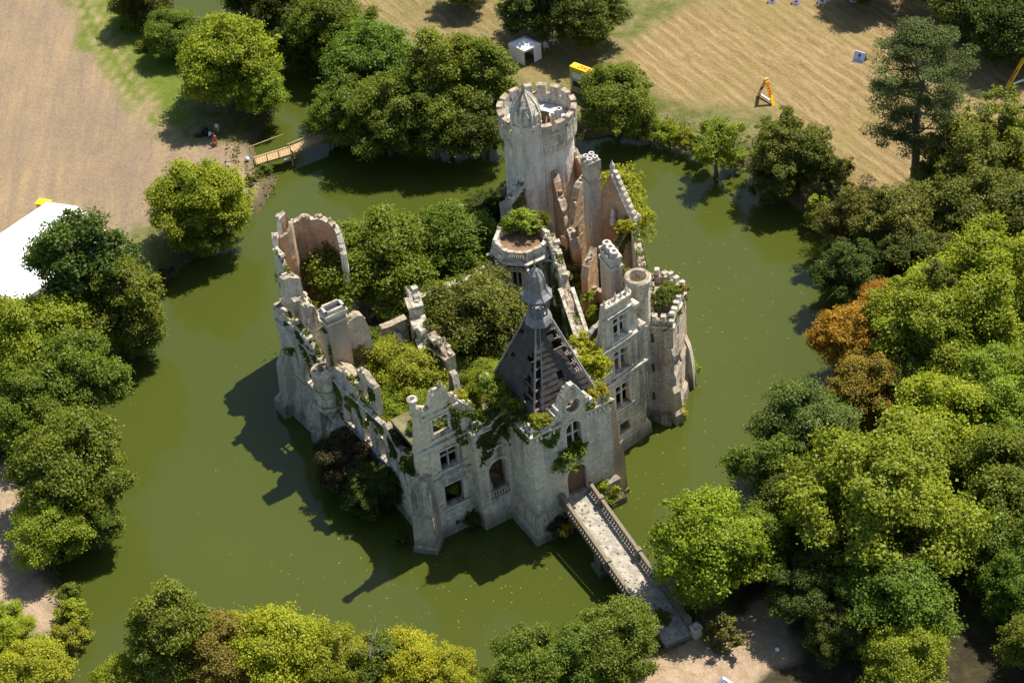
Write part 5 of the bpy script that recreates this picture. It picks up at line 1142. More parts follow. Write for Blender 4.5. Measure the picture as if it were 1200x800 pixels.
# --- top right corner and shaded right bank
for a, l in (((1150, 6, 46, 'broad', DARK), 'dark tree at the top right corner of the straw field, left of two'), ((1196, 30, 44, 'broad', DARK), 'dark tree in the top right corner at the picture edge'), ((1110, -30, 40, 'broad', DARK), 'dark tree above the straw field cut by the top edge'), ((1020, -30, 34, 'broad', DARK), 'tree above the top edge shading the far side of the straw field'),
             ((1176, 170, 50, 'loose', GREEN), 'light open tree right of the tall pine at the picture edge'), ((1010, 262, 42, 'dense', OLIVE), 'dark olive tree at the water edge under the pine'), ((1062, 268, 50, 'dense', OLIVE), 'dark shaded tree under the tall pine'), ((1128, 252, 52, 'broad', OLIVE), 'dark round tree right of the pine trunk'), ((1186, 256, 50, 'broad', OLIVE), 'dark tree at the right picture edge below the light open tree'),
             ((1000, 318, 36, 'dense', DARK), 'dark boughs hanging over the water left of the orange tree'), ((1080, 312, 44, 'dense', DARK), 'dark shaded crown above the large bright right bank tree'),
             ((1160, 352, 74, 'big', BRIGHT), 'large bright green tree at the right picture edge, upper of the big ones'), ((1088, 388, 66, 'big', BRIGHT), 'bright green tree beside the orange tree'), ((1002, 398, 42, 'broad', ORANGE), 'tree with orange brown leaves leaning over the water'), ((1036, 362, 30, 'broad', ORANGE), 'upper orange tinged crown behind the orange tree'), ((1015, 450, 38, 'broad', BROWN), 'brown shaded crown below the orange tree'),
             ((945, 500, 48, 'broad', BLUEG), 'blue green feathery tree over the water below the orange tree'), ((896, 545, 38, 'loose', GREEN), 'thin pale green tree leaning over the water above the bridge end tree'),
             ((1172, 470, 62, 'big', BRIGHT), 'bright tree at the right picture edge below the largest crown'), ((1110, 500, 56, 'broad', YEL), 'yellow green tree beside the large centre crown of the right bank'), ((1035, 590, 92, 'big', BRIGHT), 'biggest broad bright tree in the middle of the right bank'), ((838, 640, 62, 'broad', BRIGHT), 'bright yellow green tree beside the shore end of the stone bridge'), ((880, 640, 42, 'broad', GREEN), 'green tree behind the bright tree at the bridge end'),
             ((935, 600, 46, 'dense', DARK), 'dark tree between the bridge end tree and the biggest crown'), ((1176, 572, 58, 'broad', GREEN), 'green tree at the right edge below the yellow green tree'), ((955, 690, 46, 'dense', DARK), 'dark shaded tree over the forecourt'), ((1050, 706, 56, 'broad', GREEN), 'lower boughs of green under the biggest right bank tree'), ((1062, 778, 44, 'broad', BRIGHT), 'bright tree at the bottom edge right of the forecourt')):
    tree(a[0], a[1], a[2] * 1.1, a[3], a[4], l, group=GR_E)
for a, l in (((1150, 640, 48, 'broad', GREEN), 'green tree at the right edge below the bright crowns'), ((1212, 520, 60, 'big', BRIGHT), 'bright tree cut by the right picture edge'), ((1255, 650, 70, 'big', GREEN), 'large tree beyond the right picture edge shading the ground'), ((1240, 760, 60, 'big', GREEN), 'tree beyond the bottom right corner shading the ground'), ((985, 740, 40, 'dense', DARK), 'dark tree in the shade right of the forecourt'), ((1000, 640, 50, 'dense', DARK), 'dark crown under the left side of the biggest tree'), ((1120, 420, 50, 'big', BRIGHT), 'bright crown in the gap right of the orange tree'), ((975, 560, 40, 'broad', GREEN), 'green crown between the blue green tree and the biggest tree'), ((1128, 196, 46, 'tall', OLIVE), 'tall dark tree close right of the pine'), ((1100, 236, 40, 'broad', GREEN), 'green tree in front of the pine trunk foot'), ((1160, 215, 40, 'broad', OLIVE), 'dark tree between the pine and the right picture edge'), ((1200, 690, 50, 'big', GREEN), 'green tree cut by the right edge above the bottom corner'), ((1205, 330, 40, 'broad', GREEN), 'green crown at the right picture edge above the bright trees'), ((1060, 450, 40, 'broad', GREEN), 'green crown right of the brown shaded one')):
    tree(*a, l, group=GR_E)
# --- near bank treetops
for a, l in (((196, 742, 46, 'tall', GREEN), 'dark green upright tree at the left of the near bank row'), ((258, 768, 46, 'broad', BROWN), 'tree with brownish leaves in the near bank row'), ((330, 764, 54, 'broad', YEL), 'bright yellow green tree in the near bank row'), ((278, 740, 24, 'broad', GOLD), 'small golden crown top behind the brownish tree'), ((392, 780, 44, 'broad', BRIGHT), 'green tree right of the bright yellow green one, beside dead branches'),
             ((446, 778, 36, 'loose', GREEN), 'thin green tree with dead branches in the near bank row'), ((482, 780, 40, 'broad', GOLD), 'golden yellow tree in the middle of the near bank row'), ((528, 796, 36, 'broad', YEL), 'low yellow green tree right of the golden tree'), ((622, 786, 48, 'broad', GREEN), 'green round tree in the near bank row left of the bridge end'), ((722, 756, 50, 'broad', GREEN), 'bushy green tree beside the left end of the stone bridge'), ((672, 772, 34, 'tall', GREEN), 'upright green tree left of the bushy tree by the bridge'),
             ((140, 800, 34, 'broad', BRIGHT), 'bright low tree at the bottom edge left of the dark upright tree'), ((560, 806, 26, 'broad', GREEN), 'treetop at the bottom edge between yellow green and round trees')):
    tree(*a, l, group=GR_S, zg=.8)
# --- left bank
for a, l in (((232, 240, 54, 'broad', BRIGHT), 'light green open tree on the bank below the wooden footbridge'), ((236, 268, 34, 'dense', GREEN), 'green lower boughs of the open tree, over the water'), ((100, 318, 58, 'tall', DARK), 'tall dark tree in front of the white marquee'), ((146, 352, 44, 'tall', GREEN), 'dark tree between the marquee and the water'), ((160, 384, 32, 'broad', GREEN), 'low green tree over the water below the marquee'),
             ((44, 400, 66, 'broad', BRIGHT), 'large light green tree at the left picture edge below the marquee'), ((90, 446, 56, 'broad', GREEN), 'broad green tree at the water on the left bank, middle of the row'), ((36, 480, 50, 'broad', GREEN), 'green tree at the left picture edge behind the broad one'), ((84, 552, 66, 'broad', GREEN), 'largest tree on the left bank, leaning over the water'), ((58, 625, 42, 'broad', BRIGHT), 'bright tree beside the sandy patch on the left bank'), ((110, 610, 36, 'broad', GREEN), 'low boughs over the water at the left bank, above the sandy patch'),
             ((8, 742, 34, 'broad', YEL), 'bright yellow green tree at the bottom left beside the sandy patch'), ((34, 796, 44, 'broad', YEL), 'yellow green tree in the bottom left corner')):
    tree(*a, l, group=GR_W, zg=.7)
# --- inside the castle
tree(434, 312, 66, 'broad', GREEN, 'large tree filling the left courtyard beside the round tower ruin', group=GR_C, zg=2.6)
tree(536, 284, 50, 'broad', GREEN, 'dark tree behind the octagonal terrace inside the castle', group=GR_C, zg=2.6)
tree(558, 378, 58, 'broad', OLIVE, 'olive green tree in the central courtyard behind the slate roof', group=GR_C, zg=2.6)
tree(520, 366, 40, 'broad', GREEN, 'green tree against the court wall left of the central tree', group=GR_C, zg=2.6)
tree(468, 442, 48, 'broad', BRIGHT, 'light green tree behind the left facade wall', group=GR_C, zg=2.6)
tree(478, 485, 34, 'broad', BRIGHT, 'bright tree in the corner pavilion behind the stepped gable', group=GR_C, zg=2.6)
tree(578, 452, 30, 'broad', BRIGHT, 'bright young tree between the gable and the slate roof', group=GR_C, zg=5)
tree(540, 430, 32, 'broad', GREEN, 'green tree in the court behind the corner pavilion', group=GR_C, zg=2.6)
tree(362, 378, 24, 'loose', BRIGHT, 'young tree inside the left range between chimney and wall stubs', group=GR_C, zg=4)
tree(722, 240, 40, 'loose', YEL, 'yellow green tree rising behind the chimney and the rear gable', group=GR_C, zg=2.6)
tree(745, 262, 24, 'loose', YEL, 'yellow green boughs outside the rear gable', group=GR_C, zg=2.6)
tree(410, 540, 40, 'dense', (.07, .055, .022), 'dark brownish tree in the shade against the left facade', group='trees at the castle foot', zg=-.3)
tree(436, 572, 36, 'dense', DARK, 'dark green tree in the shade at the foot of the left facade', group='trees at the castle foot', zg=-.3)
GB = 'bushes growing on the castle walls'
for a, l in (((690, 428, 22, 'shrub', YEL, 12.8), 'yellowing bush along the right edge of the slate roof'), ((684, 402, 16, 'shrub', GOLD, 11.8), 'golden bush at the top of the roof edge by the spine wall'), ((697, 458, 14, 'shrub', YEL, 13.2), 'yellow bush on the right corner of the gate parapet'),
             ((628, 492, 11, 'shrub', YEL, 13.2), 'small bright bush on the front left corner of the gate parapet'), ((600, 478, 14, 'shrub', BRIGHT, 13.0), 'bush on the left wall head of the gate beside the roof'), ((664, 532, 20, 'shrub', GREEN, 8.4), 'ivy bush hanging from the gate window'), ((676, 524, 12, 'shrub', GREEN, 8.6), 'right sprays of the bush under the gate window'),
             ((527, 566, 17, 'shrub', GREEN, 4.6), 'bush growing out of the low corner pavilion window'), ((512, 575, 11, 'shrub', GREEN, 4.2), 'sprays left of the bush in the pavilion window'), ((704, 574, 21, 'feather', BRIGHT, 2.2), 'light bush beside the bridge at the gate'), ((706, 592, 13, 'shrub', GREEN, 1.6), 'green bush at the foot of the bridge rail'), ((652, 612, 15, 'shrub', (.075, .055, .022), 1.5), 'dark brown bush at the gate corner by the bridge'), ((662, 622, 9, 'shrub', GOLD, 1.4), 'golden bush at the bridge start'),
             ((612, 262, 20, 'shrub', BRIGHT, 12.0), 'bright bush on the octagonal terrace'), ((632, 258, 13, 'shrub', GREEN, 12.0), 'green bush at the right rear of the octagonal terrace'), ((594, 262, 10, 'shrub', GREEN, 12.0), 'small bush at the left rear of the octagonal terrace'), ((776, 350, 14, 'shrub', DARK, 12.3), 'dark bush on the flat top of the polygonal tower'), ((786, 342, 13, 'shrub', GREEN, 12.3), 'upright green bush beside the dark one on the polygonal tower'),
             ((795, 481, 11, 'feather', YEL, .9), 'pale bush at the water foot of the polygonal tower'), ((812, 432, 9, 'feather', YEL, 1.4), 'thin bush on the far side of the polygonal tower foot'), ((800, 338, 7, 'feather', BROWN, 12.3), 'dry bush on the right edge of the polygonal tower'), ((728, 320, 12, 'feather', OLIVE, 10.5), 'dry green bush between the pots chimney and the round turret'), ((672, 325, 19, 'shrub', OLIVE, 4.8), 'olive bush on the rubble below the roofless hall'), ((668, 352, 17, 'shrub', GREEN, 4.0), 'green ferny bush beside the spine wall'), ((700, 384, 14, 'shrub', GREEN, 4.5), 'green bush behind the right wing gable'), ((684, 372, 12, 'shrub', BRIGHT, 4.0), 'small bright bush in the inner right court'),
             ((733, 264, 11, 'shrub', YEL, 11.2), 'yellow bush in front of the rear gable'), ((705, 248, 8, 'shrub', GREEN, 9.5), 'small green bush left of the rear gable'), ((578, 238, 18, 'shrub', DARK, 5.5), 'dark hedge like bush on the rear wall left of the keep'), ((600, 250, 14, 'shrub', GREEN, 5.0), 'green bush at the foot of the keep'), ((556, 246, 14, 'shrub', DARK, 5.5), 'dark bush further along the rear wall'),
             ((590, 466, 20, 'shrub', GREEN, 13.2), 'dark ivy bush climbing the left side of the slate roof'), ((577, 450, 15, 'shrub', BRIGHT, 13.2), 'bright bush at the rear left corner of the slate roof'), ((604, 488, 13, 'shrub', DARK, 12.8), 'dark bush on the gate wall head below the roof'), ((640, 492, 8, 'shrub', BRIGHT, 13.3), 'bright bush beside the oculus gable steps'), ((535, 465, 13, 'shrub', YEL, 13.2), 'yellow bush behind the stepped gable'), ((562, 488, 10, 'shrub', BRIGHT, 11.8), 'bright bush right of the stepped gable'), ((588, 470, 18, 'shrub', GREEN, 11.5), 'green bush on the link range beside the roof'), ((571, 458, 13, 'shrub', YEL, 12.0), 'pale bush high behind the link range'), ((478, 545, 10, 'shrub', DARK, 8.0), 'dark ivy in the broken corner of the pavilion'), ((385, 372, 8, 'shrub', BRIGHT, 8), 'small bush left of the square chimney'), ((402, 438, 9, 'shrub', BRIGHT, 9.5), 'small bush behind the corbelled turret'),
             ((470, 630, 10, 'shrub', DARK, .9), 'dark bush at the water beside the corner buttress'), ((496, 492, 15, 'shrub', BRIGHT, 10.8), 'bright bush on the pavilion floor beside the pinnacle'), ((488, 508, 12, 'shrub', GREEN, 10.2), 'green bush on the left edge of the pavilion floor'), ((716, 562, 13, 'shrub', GREEN, 1.4), 'green bush at the water between gate spur and bridge'), ((516, 492, 12, 'shrub', YEL, 11.4), 'yellow green bush seen through the top window of the stepped gable'), ((540, 488, 10, 'shrub', GREEN, 10.8), 'green bush on the floor behind the stepped gable'), ((553, 608, 12, 'shrub', DARK, 1.0), 'dark bush at the water under the corner pavilion'), ((655, 205, 6, 'shrub', GREEN, 11.0), 'tiny bush on the broken hall wall'), ((430, 395, 12, 'shrub', GREEN, 8.0), 'bush behind the cross wall'), ((648, 300, 8, 'shrub', GREEN, 8.0), 'small bush on the spine wall'), ((690, 348, 8, 'shrub', BRIGHT, 8.2), 'small bush on the broken inner wall'), ((515, 350, 9, 'shrub', BRIGHT, 9.2), 'bush on the court wall near its left end'), ((556, 330, 9, 'shrub', GREEN, 9.0), 'bush on the court wall near the terrace'),
             ((340, 412, 6, 'shrub', GREEN, 9.5), 'small bush on the left facade')):
    bush(*a, l) if False else bush(a[0], a[1], a[2], a[3], a[4], l, a[5], group=GB)
GS = 'bushes along the banks'
for a, l in (((850, 742, 22, 'feather', OLIVE, 2.4), 'grey green bush beside the end post of the stone bridge'), ((830, 738, 8, 'shrub', OLIVE, 1.6), 'small round bush between bridge post and grey green bush'), ((766, 150, 17, 'shrub', BRIGHT, 1.8), 'hedge bush next to the tree beside the keep'), ((785, 158, 16, 'shrub', BRIGHT, 1.8), 'second hedge bush on the far bank'), ((803, 163, 15, 'shrub', BRIGHT, 1.8), 'third hedge bush on the far bank'), ((820, 172, 14, 'shrub', GREEN, 1.7), 'hedge bush beside the small light tree'), ((862, 184, 13, 'shrub', BRIGHT, 1.7), 'hedge bush right of the small light tree'),
             ((962, 246, 17, 'feather', YEL, 2.0), 'pale dry bush at the water edge under the pine'), ((985, 205, 20, 'feather', OLIVE, 2.6), 'pale feathery bush on the field edge left of the pine'), ((965, 295, 12, 'feather', YEL, 1.6), 'pale bush at the right bank waterline'), ((1098, 325, 20, 'feather', OLIVE, 12), 'spiky conifer top poking above the bright tree'),
             ((84, 718, 19, 'shrub', BRIGHT, 1.3), 'bush at the water edge of the sandy patch, upper one'), ((82, 746, 20, 'shrub', BRIGHT, 1.2), 'bush at the water edge of the sandy patch, lower one'), ((64, 764, 17, 'shrub', GREEN, 1.2), 'bush at the lower tip of the sandy patch'), ((82, 694, 13, 'shrub', GREEN, 1.2), 'low bush between the bright tree and the sandy patch'), ((280, 238, 13, 'feather', OLIVE, 1.4), 'dry reeds bush on the bank below the wooden footbridge'), ((262, 250, 14, 'feather', YEL, 1.5), 'yellow bush right of the open tree'), ((310, 200, 9, 'shrub', GREEN, 1.2), 'small bush on the stony bank below the footbridge'), ((295, 212, 8, 'feather', OLIVE, 1.2), 'dry tuft on the stony bank'),
             ((155, 20, 22, 'shrub', GREEN, 1.8), 'low bush along the channel at the top of the grass strip'), ((178, 52, 16, 'shrub', GREEN, 1.6), 'low bush beside the channel, right of the grass strip'), ((775, 725, 12, 'shrub', GREEN, 1.6), 'bush below the left rail of the stone bridge'), ((762, 752, 12, 'shrub', GREEN, 1.6), 'bush at the left corner of the bridge end'), ((1130, 40, 18, 'shrub', GREEN, 1.8), 'hedge bush at the dark corner wood'), ((1195, 70, 14, 'shrub', BRIGHT, 1.8), 'bright bush at the right edge above the yellow frame'), ((192, 320, 12, 'feather', (.12, .09, .05), 1.3), 'bare brown bush at the waterline on the left bank')):
    bush(a[0], a[1], a[2], a[3], a[4], l, a[5], group=GS)
for a, l in (((604, 410, 26, 'broad', GREEN, 2.6), 'green tree close behind the left side of the slate roof'), ((588, 442, 24, 'broad', BRIGHT, 4), 'bright young tree pressed against the left side of the slate roof'), ((505, 425, 34, 'broad', GREEN, 2.6), 'green tree between the two court piers'), ((440, 470, 26, 'broad', BRIGHT, 4), 'bright tree pushing over the left facade beside the dormer'), ((402, 412, 20, 'loose', GREEN, 4), 'thin tree in front of the cross wall'), ((660, 300, 15, 'loose', OLIVE, 4), 'thin olive tree below the roofless hall'), ((500, 300, 34, 'broad', GREEN, 2.6), 'green tree between the courtyard tree and the terrace tower'), ((566, 250, 28, 'dense', DARK, 2.6), 'dark tree along the rear wall left of the keep')):
    tree(a[0], a[1], a[2], a[3], a[4], l, zg=a[5], group=GR_C)
for a, l in (((520, 470, 22, 'broad', BRIGHT, 4), 'bright tree right behind the stepped gable peak'), ((548, 462, 22, 'broad', GREEN, 4), 'green tree between stepped gable and link range'), ((452, 402, 24, 'broad', GREEN, 2.6), 'green tree between the cross wall and the court pier'), ((425, 440, 20, 'loose', BRIGHT, 4), 'young bright tree behind the dormer frame'), ((535, 335, 22, 'broad', GREEN, 3), 'green tree pushing over the court wall'), ((650, 372, 14, 'loose', GREEN, 4), 'thin tree beside the spine wall'), ((700, 372, 16, 'loose', BRIGHT, 4), 'thin bright tree in the ruined right range'), ((712, 320, 13, 'loose', GREEN, 4), 'thin green tree below the pots chimney')):
    tree(a[0], a[1], a[2], a[3], a[4], l, zg=a[5], group=GR_C)
# low growth over the castle rubble: nobody could count it
r = np.random.default_rng(44); poly = np.array([lfA + nl * 1.2, rc, kc - E2 * 3, hd - E2, gb - E1 * 2, pt[0], wA + wn, gBR, gBL, lkA + E2, cpC, cpDd + E1]); lo_, hi_ = poly.min(0), poly.max(0)
P = r.uniform(lo_, hi_, (26000, 2)); P = P[sdf(P, poly) < -.3]; dens = vnoise(P, 2.2, 71); P = P[r.random(len(P)) < sstep(dens, .3, .6)]; n = len(P)
zz = 2.7 + r.random(n) * 1.1 * vnoise(P, 1.6, 72) + (vnoise(P, 2.5, 1) - .4) * 1.2; C = np.column_stack([P, zz]); nn = r.normal(size=(n, 3)) * .6 + [0, 0, .9]; nn /= np.linalg.norm(nn, axis=1)[:, None]; L = .36 * r.uniform(.6, 1.3, n)
vs = leaf_quads(C, nn, L, L * .65, r); me = bpy.data.meshes.new('undergrowth'); me.from_pydata(vs.tolist(), [], np.arange(n * 4).reshape(-1, 4).tolist()); at = me.attributes.new('tint', 'FLOAT_COLOR', 'POINT'); tt = np.column_stack([vnoise(P, 1.2, 5), r.random(n) ** 2, r.random(n), np.ones(n)]); at.data.foreach_set('color', np.repeat(tt, 4, 0).astype('f').ravel()); me.materials.append(M['leaf'])
o = bpy.data.objects.new('undergrowth', me); COL.objects.link(o); o.color = (.10, .115, .03, 1); tag(o, 'low green weeds and brambles covering the rubble inside the castle', 'undergrowth', kind='stuff')
for C_, N_, par_, col_, sd_ in IVY:
    r = np.random.default_rng(sd_); n = len(C_); L = .27 * r.uniform(.6, 1.35, n); vs = leaf_quads(C_, N_, L, L * .7, r); pc_ = C_.mean(0)
    me = bpy.data.meshes.new('ivy'); me.from_pydata((vs - pc_).tolist(), [], np.arange(n * 4).reshape(-1, 4).tolist()); at = me.attributes.new('tint', 'FLOAT_COLOR', 'POINT'); tt = np.column_stack([vnoise(C_[:, :2] + C_[:, 2:] * .7, .8, 5) * .7 + r.random(n) * .3, r.random(n) ** 1.5, r.random(n), np.ones(n)]); at.data.foreach_set('color', np.repeat(tt, 4, 0).astype('f').ravel()); me.materials.append(M['leaf'])
    o = bpy.data.objects.new('ivy', me); COL.objects.link(o); o.parent = par_; o.location = [float(q) for q in pc_ - WLOC[par_.name]]; o.color = (*col_, 1); o['kind'] = 'stuff'
# grass tufts and weeds on the banks
P = r.uniform([-75, 88], [75, 235], (330000, 2)); d_ = sdf(P, moat); P = P[(d_ > -.1) & (d_ < 3.2)]; P = P[(vnoise(P, 3.0, 81) > .36) & (sdf(P, PATH1) > -.3) & (sdf(P, FORE) > -.3)]; n = len(P)
d_ = sdf(P, moat); zz = np.clip(d_ * .5, .0, 1.0) + .2 + r.random(n) * .35; C = np.column_stack([P, zz]); nn = r.normal(size=(n, 3)) * .8 + [0, 0, .6]; nn /= np.linalg.norm(nn, axis=1)[:, None]; L = .34 * r.uniform(.6, 1.4, n)
vs = leaf_quads(C, nn, L, L * .4, r); me = bpy.data.meshes.new('bank_grass'); me.from_pydata(vs.tolist(), [], np.arange(n * 4).reshape(-1, 4).tolist()); at = me.attributes.new('tint', 'FLOAT_COLOR', 'POINT'); tt = np.column_stack([vnoise(P, 1.5, 6), r.random(n), r.random(n), np.ones(n)]); at.data.foreach_set('color', np.repeat(tt, 4, 0).astype('f').ravel()); me.materials.append(M['leaf'])
o = bpy.data.objects.new('bank_grass', me); COL.objects.link(o); o.color = (.13, .135, .035, 1); tag(o, 'rough grass and weeds along the moat banks', 'grass', kind='stuff')
# dead branches among the near bank trees
mb = MB(); r = np.random.default_rng(9); q = V(442, 795, 3.6); 
def twig(p, d, L, rad, lev):
    e = p + d * L; m_ = (p + e) / 2 + r.normal(size=3) * L * .07; mb.tube([p, m_, e], [rad, rad * .75, rad * .45], 5)
    if lev:
        for _ in range(3): dd_ = d + r.normal(size=3) * .55; dd_ /= np.linalg.norm(dd_); twig(p + (e - p) * r.uniform(.5, 1), dd_, L * r.uniform(.5, .75), rad * .5, lev - 1)
twig(q, np.array([-.12, .1, 1.0]), 2.7, .09, 3); o = mb.build('dead_tree', M['deadwood']); tag(o, 'bare grey dead branches sticking out among the near bank trees', 'dead tree')
# ------------------------------------------------------------------ tents, jumps, people and small things
def gz_at(xy):
    i = int(np.clip(np.searchsorted(gx, xy[0]), 0, len(gx) - 1)); j = int(np.clip(np.searchsorted(gy, xy[1]), 0, len(gy) - 1)); return float(gz[j * nx + i])
def G(px, py, dz=0.0):
    q = V(px, py, 1.2)
    for _ in range(3): q = V(px, py, gz_at(q[:2]))
    return q + [0, 0, dz]
# small square tent
tl, tf_, tr_ = G(597, 68), G(615.6, 77.5), G(635, 70); tb = tl + tr_ - tf_; zg_ = tf_[2]; cor = [np.array([*q[:2], zg_]) for q in (tl, tf_, tr_, tb)]; ct = sum(cor) / 4
T_ = thing('tent', 'small white square canvas tent with one flap open, on the far meadow', 'tent', ct)
up3 = np.array([0, 0, 1.0]); eh = 2.05
mb = MB(); rim = [q + (q - ct) * .03 + up3 * eh for q in cor]; apx = ct + up3 * (eh + .75)
for i in range(4):
    a, b = rim[i], rim[(i + 1) % 4]; mb.add([a, b, (b + apx) / 2 - up3 * .07, apx, (a + apx) / 2 - up3 * .07], [(0, 1, 2, 4), (4, 2, 3)]); mb.add([a, b, b - up3 * .25, a - up3 * .25], [(3, 2, 1, 0)])
mb.build('canopy', M['white_pvc'], T_)
def panel(a, b, z0, z1, name, mat, par, th=.04):
    mb = MB(); d = b - a; n = np.cross(d, up3); n /= np.linalg.norm(n); mb.hexa(a + up3 * z0 - n * th / 2, d, n * th, up3 * (z1 - z0)); return mb.build(name, mat, par)
panel(cor[0], cor[1], 0, eh - .05, 'side_panel', M['white_pvc'], T_); panel(cor[3], cor[0], 0, eh - .05, 'side_panel', M['white_pvc'], T_); panel(cor[2], cor[3], 0, eh - .05, 'side_panel', M['white_pvc'], T_)
panel(cor[1] + (cor[2] - cor[1]) * .55 + (ct - cor[1]) * -.06, cor[2], 0, eh - .05, 'open_flap', M['white_pvc'], T_)
for q in cor: mb = MB(); mb.tube([q, q + up3 * eh], .035, 6); mb.build('pole', M['lead'], T_)
# long white marquee
ma, mbq = G(62, 262)[:2], G(140, 303)[:2]; ax_ = mbq - ma; wid = np.linalg.norm(ax_); ax_ = ax_ / wid; lg = np.array([ax_[1], -ax_[0]]); lg = lg if lg[1] < 0 else -lg; zz0 = gz_at(ma); Lm = 21.0
MQ = thing('marquee', 'long white event marquee with gabled roof behind the left bank trees', 'tent', P3(ma + ax_ * wid / 2 + lg * Lm / 2, zz0))
e0, rdg = zz0 + 2.9, zz0 + 4.6; nb = 5
for k in range(nb):
    a0, a1 = Lm * k / nb, Lm * (k + 1) / nb; mb = MB()
    for s0_, s1__ in ((0, .5), (1, .5)):
        q = [P3(ma + ax_ * wid * s0_ + lg * a0, e0), P3(ma + ax_ * wid * s0_ + lg * a1, e0), P3(ma + ax_ * wid * s1__ + lg * a1, rdg), P3(ma + ax_ * wid * s1__ + lg * a0, rdg)]; q += [x - [0, 0, .05] for x in q]
        f = [(0, 1, 2, 3), (7, 6, 5, 4), (0, 4, 5, 1), (1, 5, 6, 2), (2, 6, 7, 3), (3, 7, 4, 0)]; mb.add(q, f if s0_ == 0 else [x[::-1] for x in f])
    mb.build('roof_panel', M['white_pvc'], MQ)
for a, b in ((ma, mbq), (ma, ma + lg * Lm), (mbq, mbq + lg * Lm), (ma + lg * Lm, mbq + lg * Lm)): panel(P3(a, zz0 - .1), P3(b, zz0 - .1), 0, 3.0, 'side_panel', M['white_pvc'], MQ)
for sgn in (0, Lm):
    mb = MB(); q = [P3(ma + lg * sgn, e0), P3(mbq + lg * sgn, e0), P3(ma + ax_ * wid / 2 + lg * sgn, rdg)]; mb.add(q + [x - P3(lg, 0) * .03 for x in q], [(0, 1, 2), (5, 4, 3), (0, 3, 4, 1), (1, 4, 5, 2), (2, 5, 3, 0)]); mb.build('gable_panel', M['white_pvc'], MQ)
# yellow container behind the marquee
q = G(54, 247); YC = thing('container', 'small yellow container at the far corner of the white marquee', 'container', q); ux = ax_ * .9 + np.array([0, .35]); ux /= np.linalg.norm(ux); uy = np.array([-ux[1], ux[0]])
mb = MB(); mb.hexa(q - P3(ux * .75 + uy * .45, -.25), P3(ux * 1.5, 0), P3(uy * .9, 0), up3 * .85); mb.build('body', M['yellow'], YC)
mb = MB(); mb.hexa(q + P3(-ux * .82 - uy * .52, 1.1), P3(ux * 1.64, 0), P3(uy * 1.04, 0), up3 * .12); mb.build('lid', M['yellow'], YC)
for i in (-1, 1): mb = MB(); mb.hexa(q + P3(ux * .55 * i - ux * .1 - uy * .4, 0), P3(ux * .2, 0), P3(uy * .8, 0), up3 * .25); mb.build('foot', M['black'], YC)
# lettering: flat print cut from thin polygons
GLY = {'D': [[(0, 0), (.55, 0), (.8, .2), (.8, .8), (.55, 1), (0, 1), (0, .78), (.46, .78), (.56, .68), (.56, .32), (.46, .22), (.24, .22), (.24, .55), (0, .55)]],
       'H': [[(0, 0), (.24, 0), (.24, 1), (0, 1)], [(.56, 0), (.8, 0), (.8, 1), (.56, 1)], [(.24, .40), (.56, .40), (.56, .62), (.24, .62)]],
       'L': [[(0, 0), (.75, 0), (.75, .22), (.24, .22), (.24, 1), (0, 1)]]}
def lettering(o, ux, uy, h, text, mat, parent, gap=.18, slant=.22):
    """letters of height h starting at o, reading along ux, up along uy, raised on their own thin card"""
    ux, uy = np.array(ux, float), np.array(uy, float); nrm = np.cross(ux, uy); x = 0
    for ch in text:
        mb = MB()
        for poly in GLY[ch]:
            P = [o + ux * ((x + a + slant * b) * h) + uy * (b * h) for a, b in poly]; n = len(P)
            mb.add([p_ + nrm * .012 for p_ in P] + [p_ - nrm * .004 for p_ in P], [tuple(range(n)), tuple(range(2 * n - 1, n - 1, -1))] + [(i, n + i, n + (i + 1) % n, (i + 1) % n) for i in range(n)])
        mb.build('letter', mat, parent); x += .8 + gap
def unit3(v): v = np.array(v, float); return v / np.linalg.norm(v)
def slab(o, L, W, T, name, mat, par):
    mb = MB(); mb.hexa(o, L, W, T); return mb.build(name, mat, par)
# yellow and red show jump frames: two leaning panels and a low pole
def jump_frame(f1, f2, h, label, flip=1, rev=False):
    m_ = (f1 + f2) / 2; J = thing('show_jump', label, 'jump', m_, 'yellow jump frames in the straw field'); d = unit3((f2 - f1) * [1, 1, 0]); s = np.array([-d[1], d[0], 0]) * flip; ap = m_ + up3 * h
    for k, (f, mt) in enumerate(((f1, 'yellow'), (f2, 'orange'))):  # second leg is the same yellow, coloured as if shaded
        L = ap - f; lu = unit3(L); nrm = unit3(np.cross(s, lu)); nrm = nrm if nrm[2] > 0 else -nrm
        slab(f - s * .24 - nrm * .12, L, s * .48, nrm * .12, 'leg_panel', M[mt], J)
        if k == 0:
            rd = lu if rev else -lu; uu = s if np.dot(np.cross(rd, s), nrm) > 0 else -s; Ll = np.linalg.norm(L)
            lettering((f + L * (.22 if rev else .86)) - uu * .17 + nrm * .004, rd * 1.75, uu, .36, 'DHL', M['red'], J, gap=.2, slant=.12)
        else: slab(f + lu * 1.3 - s * .242 - nrm * .124, lu * .5, s * .484, nrm * .13, 'dark_band', M['black'], J); slab(f - s * .242 - nrm * .124, lu * .5, s * .484, nrm * .13, 'white_band', M['whitepaint'], J)
    mb = MB(); mb.tube([f1 * .92 + f2 * .08 + up3 * .35, f1 * .08 + f2 * .92 + up3 * .35], .13, 8); mb.build('pole', M['whitepaint'], J)
    return J
jump_frame(G(907, 124), G(888, 112), 3.0, 'yellow leaning jump frame with red letters in the middle of the straw field', flip=1)
jump_frame(G(1179, 104), G(1214, 92), 3.4, 'yellow leaning jump frame with red letters at the right picture edge', flip=1, rev=True)
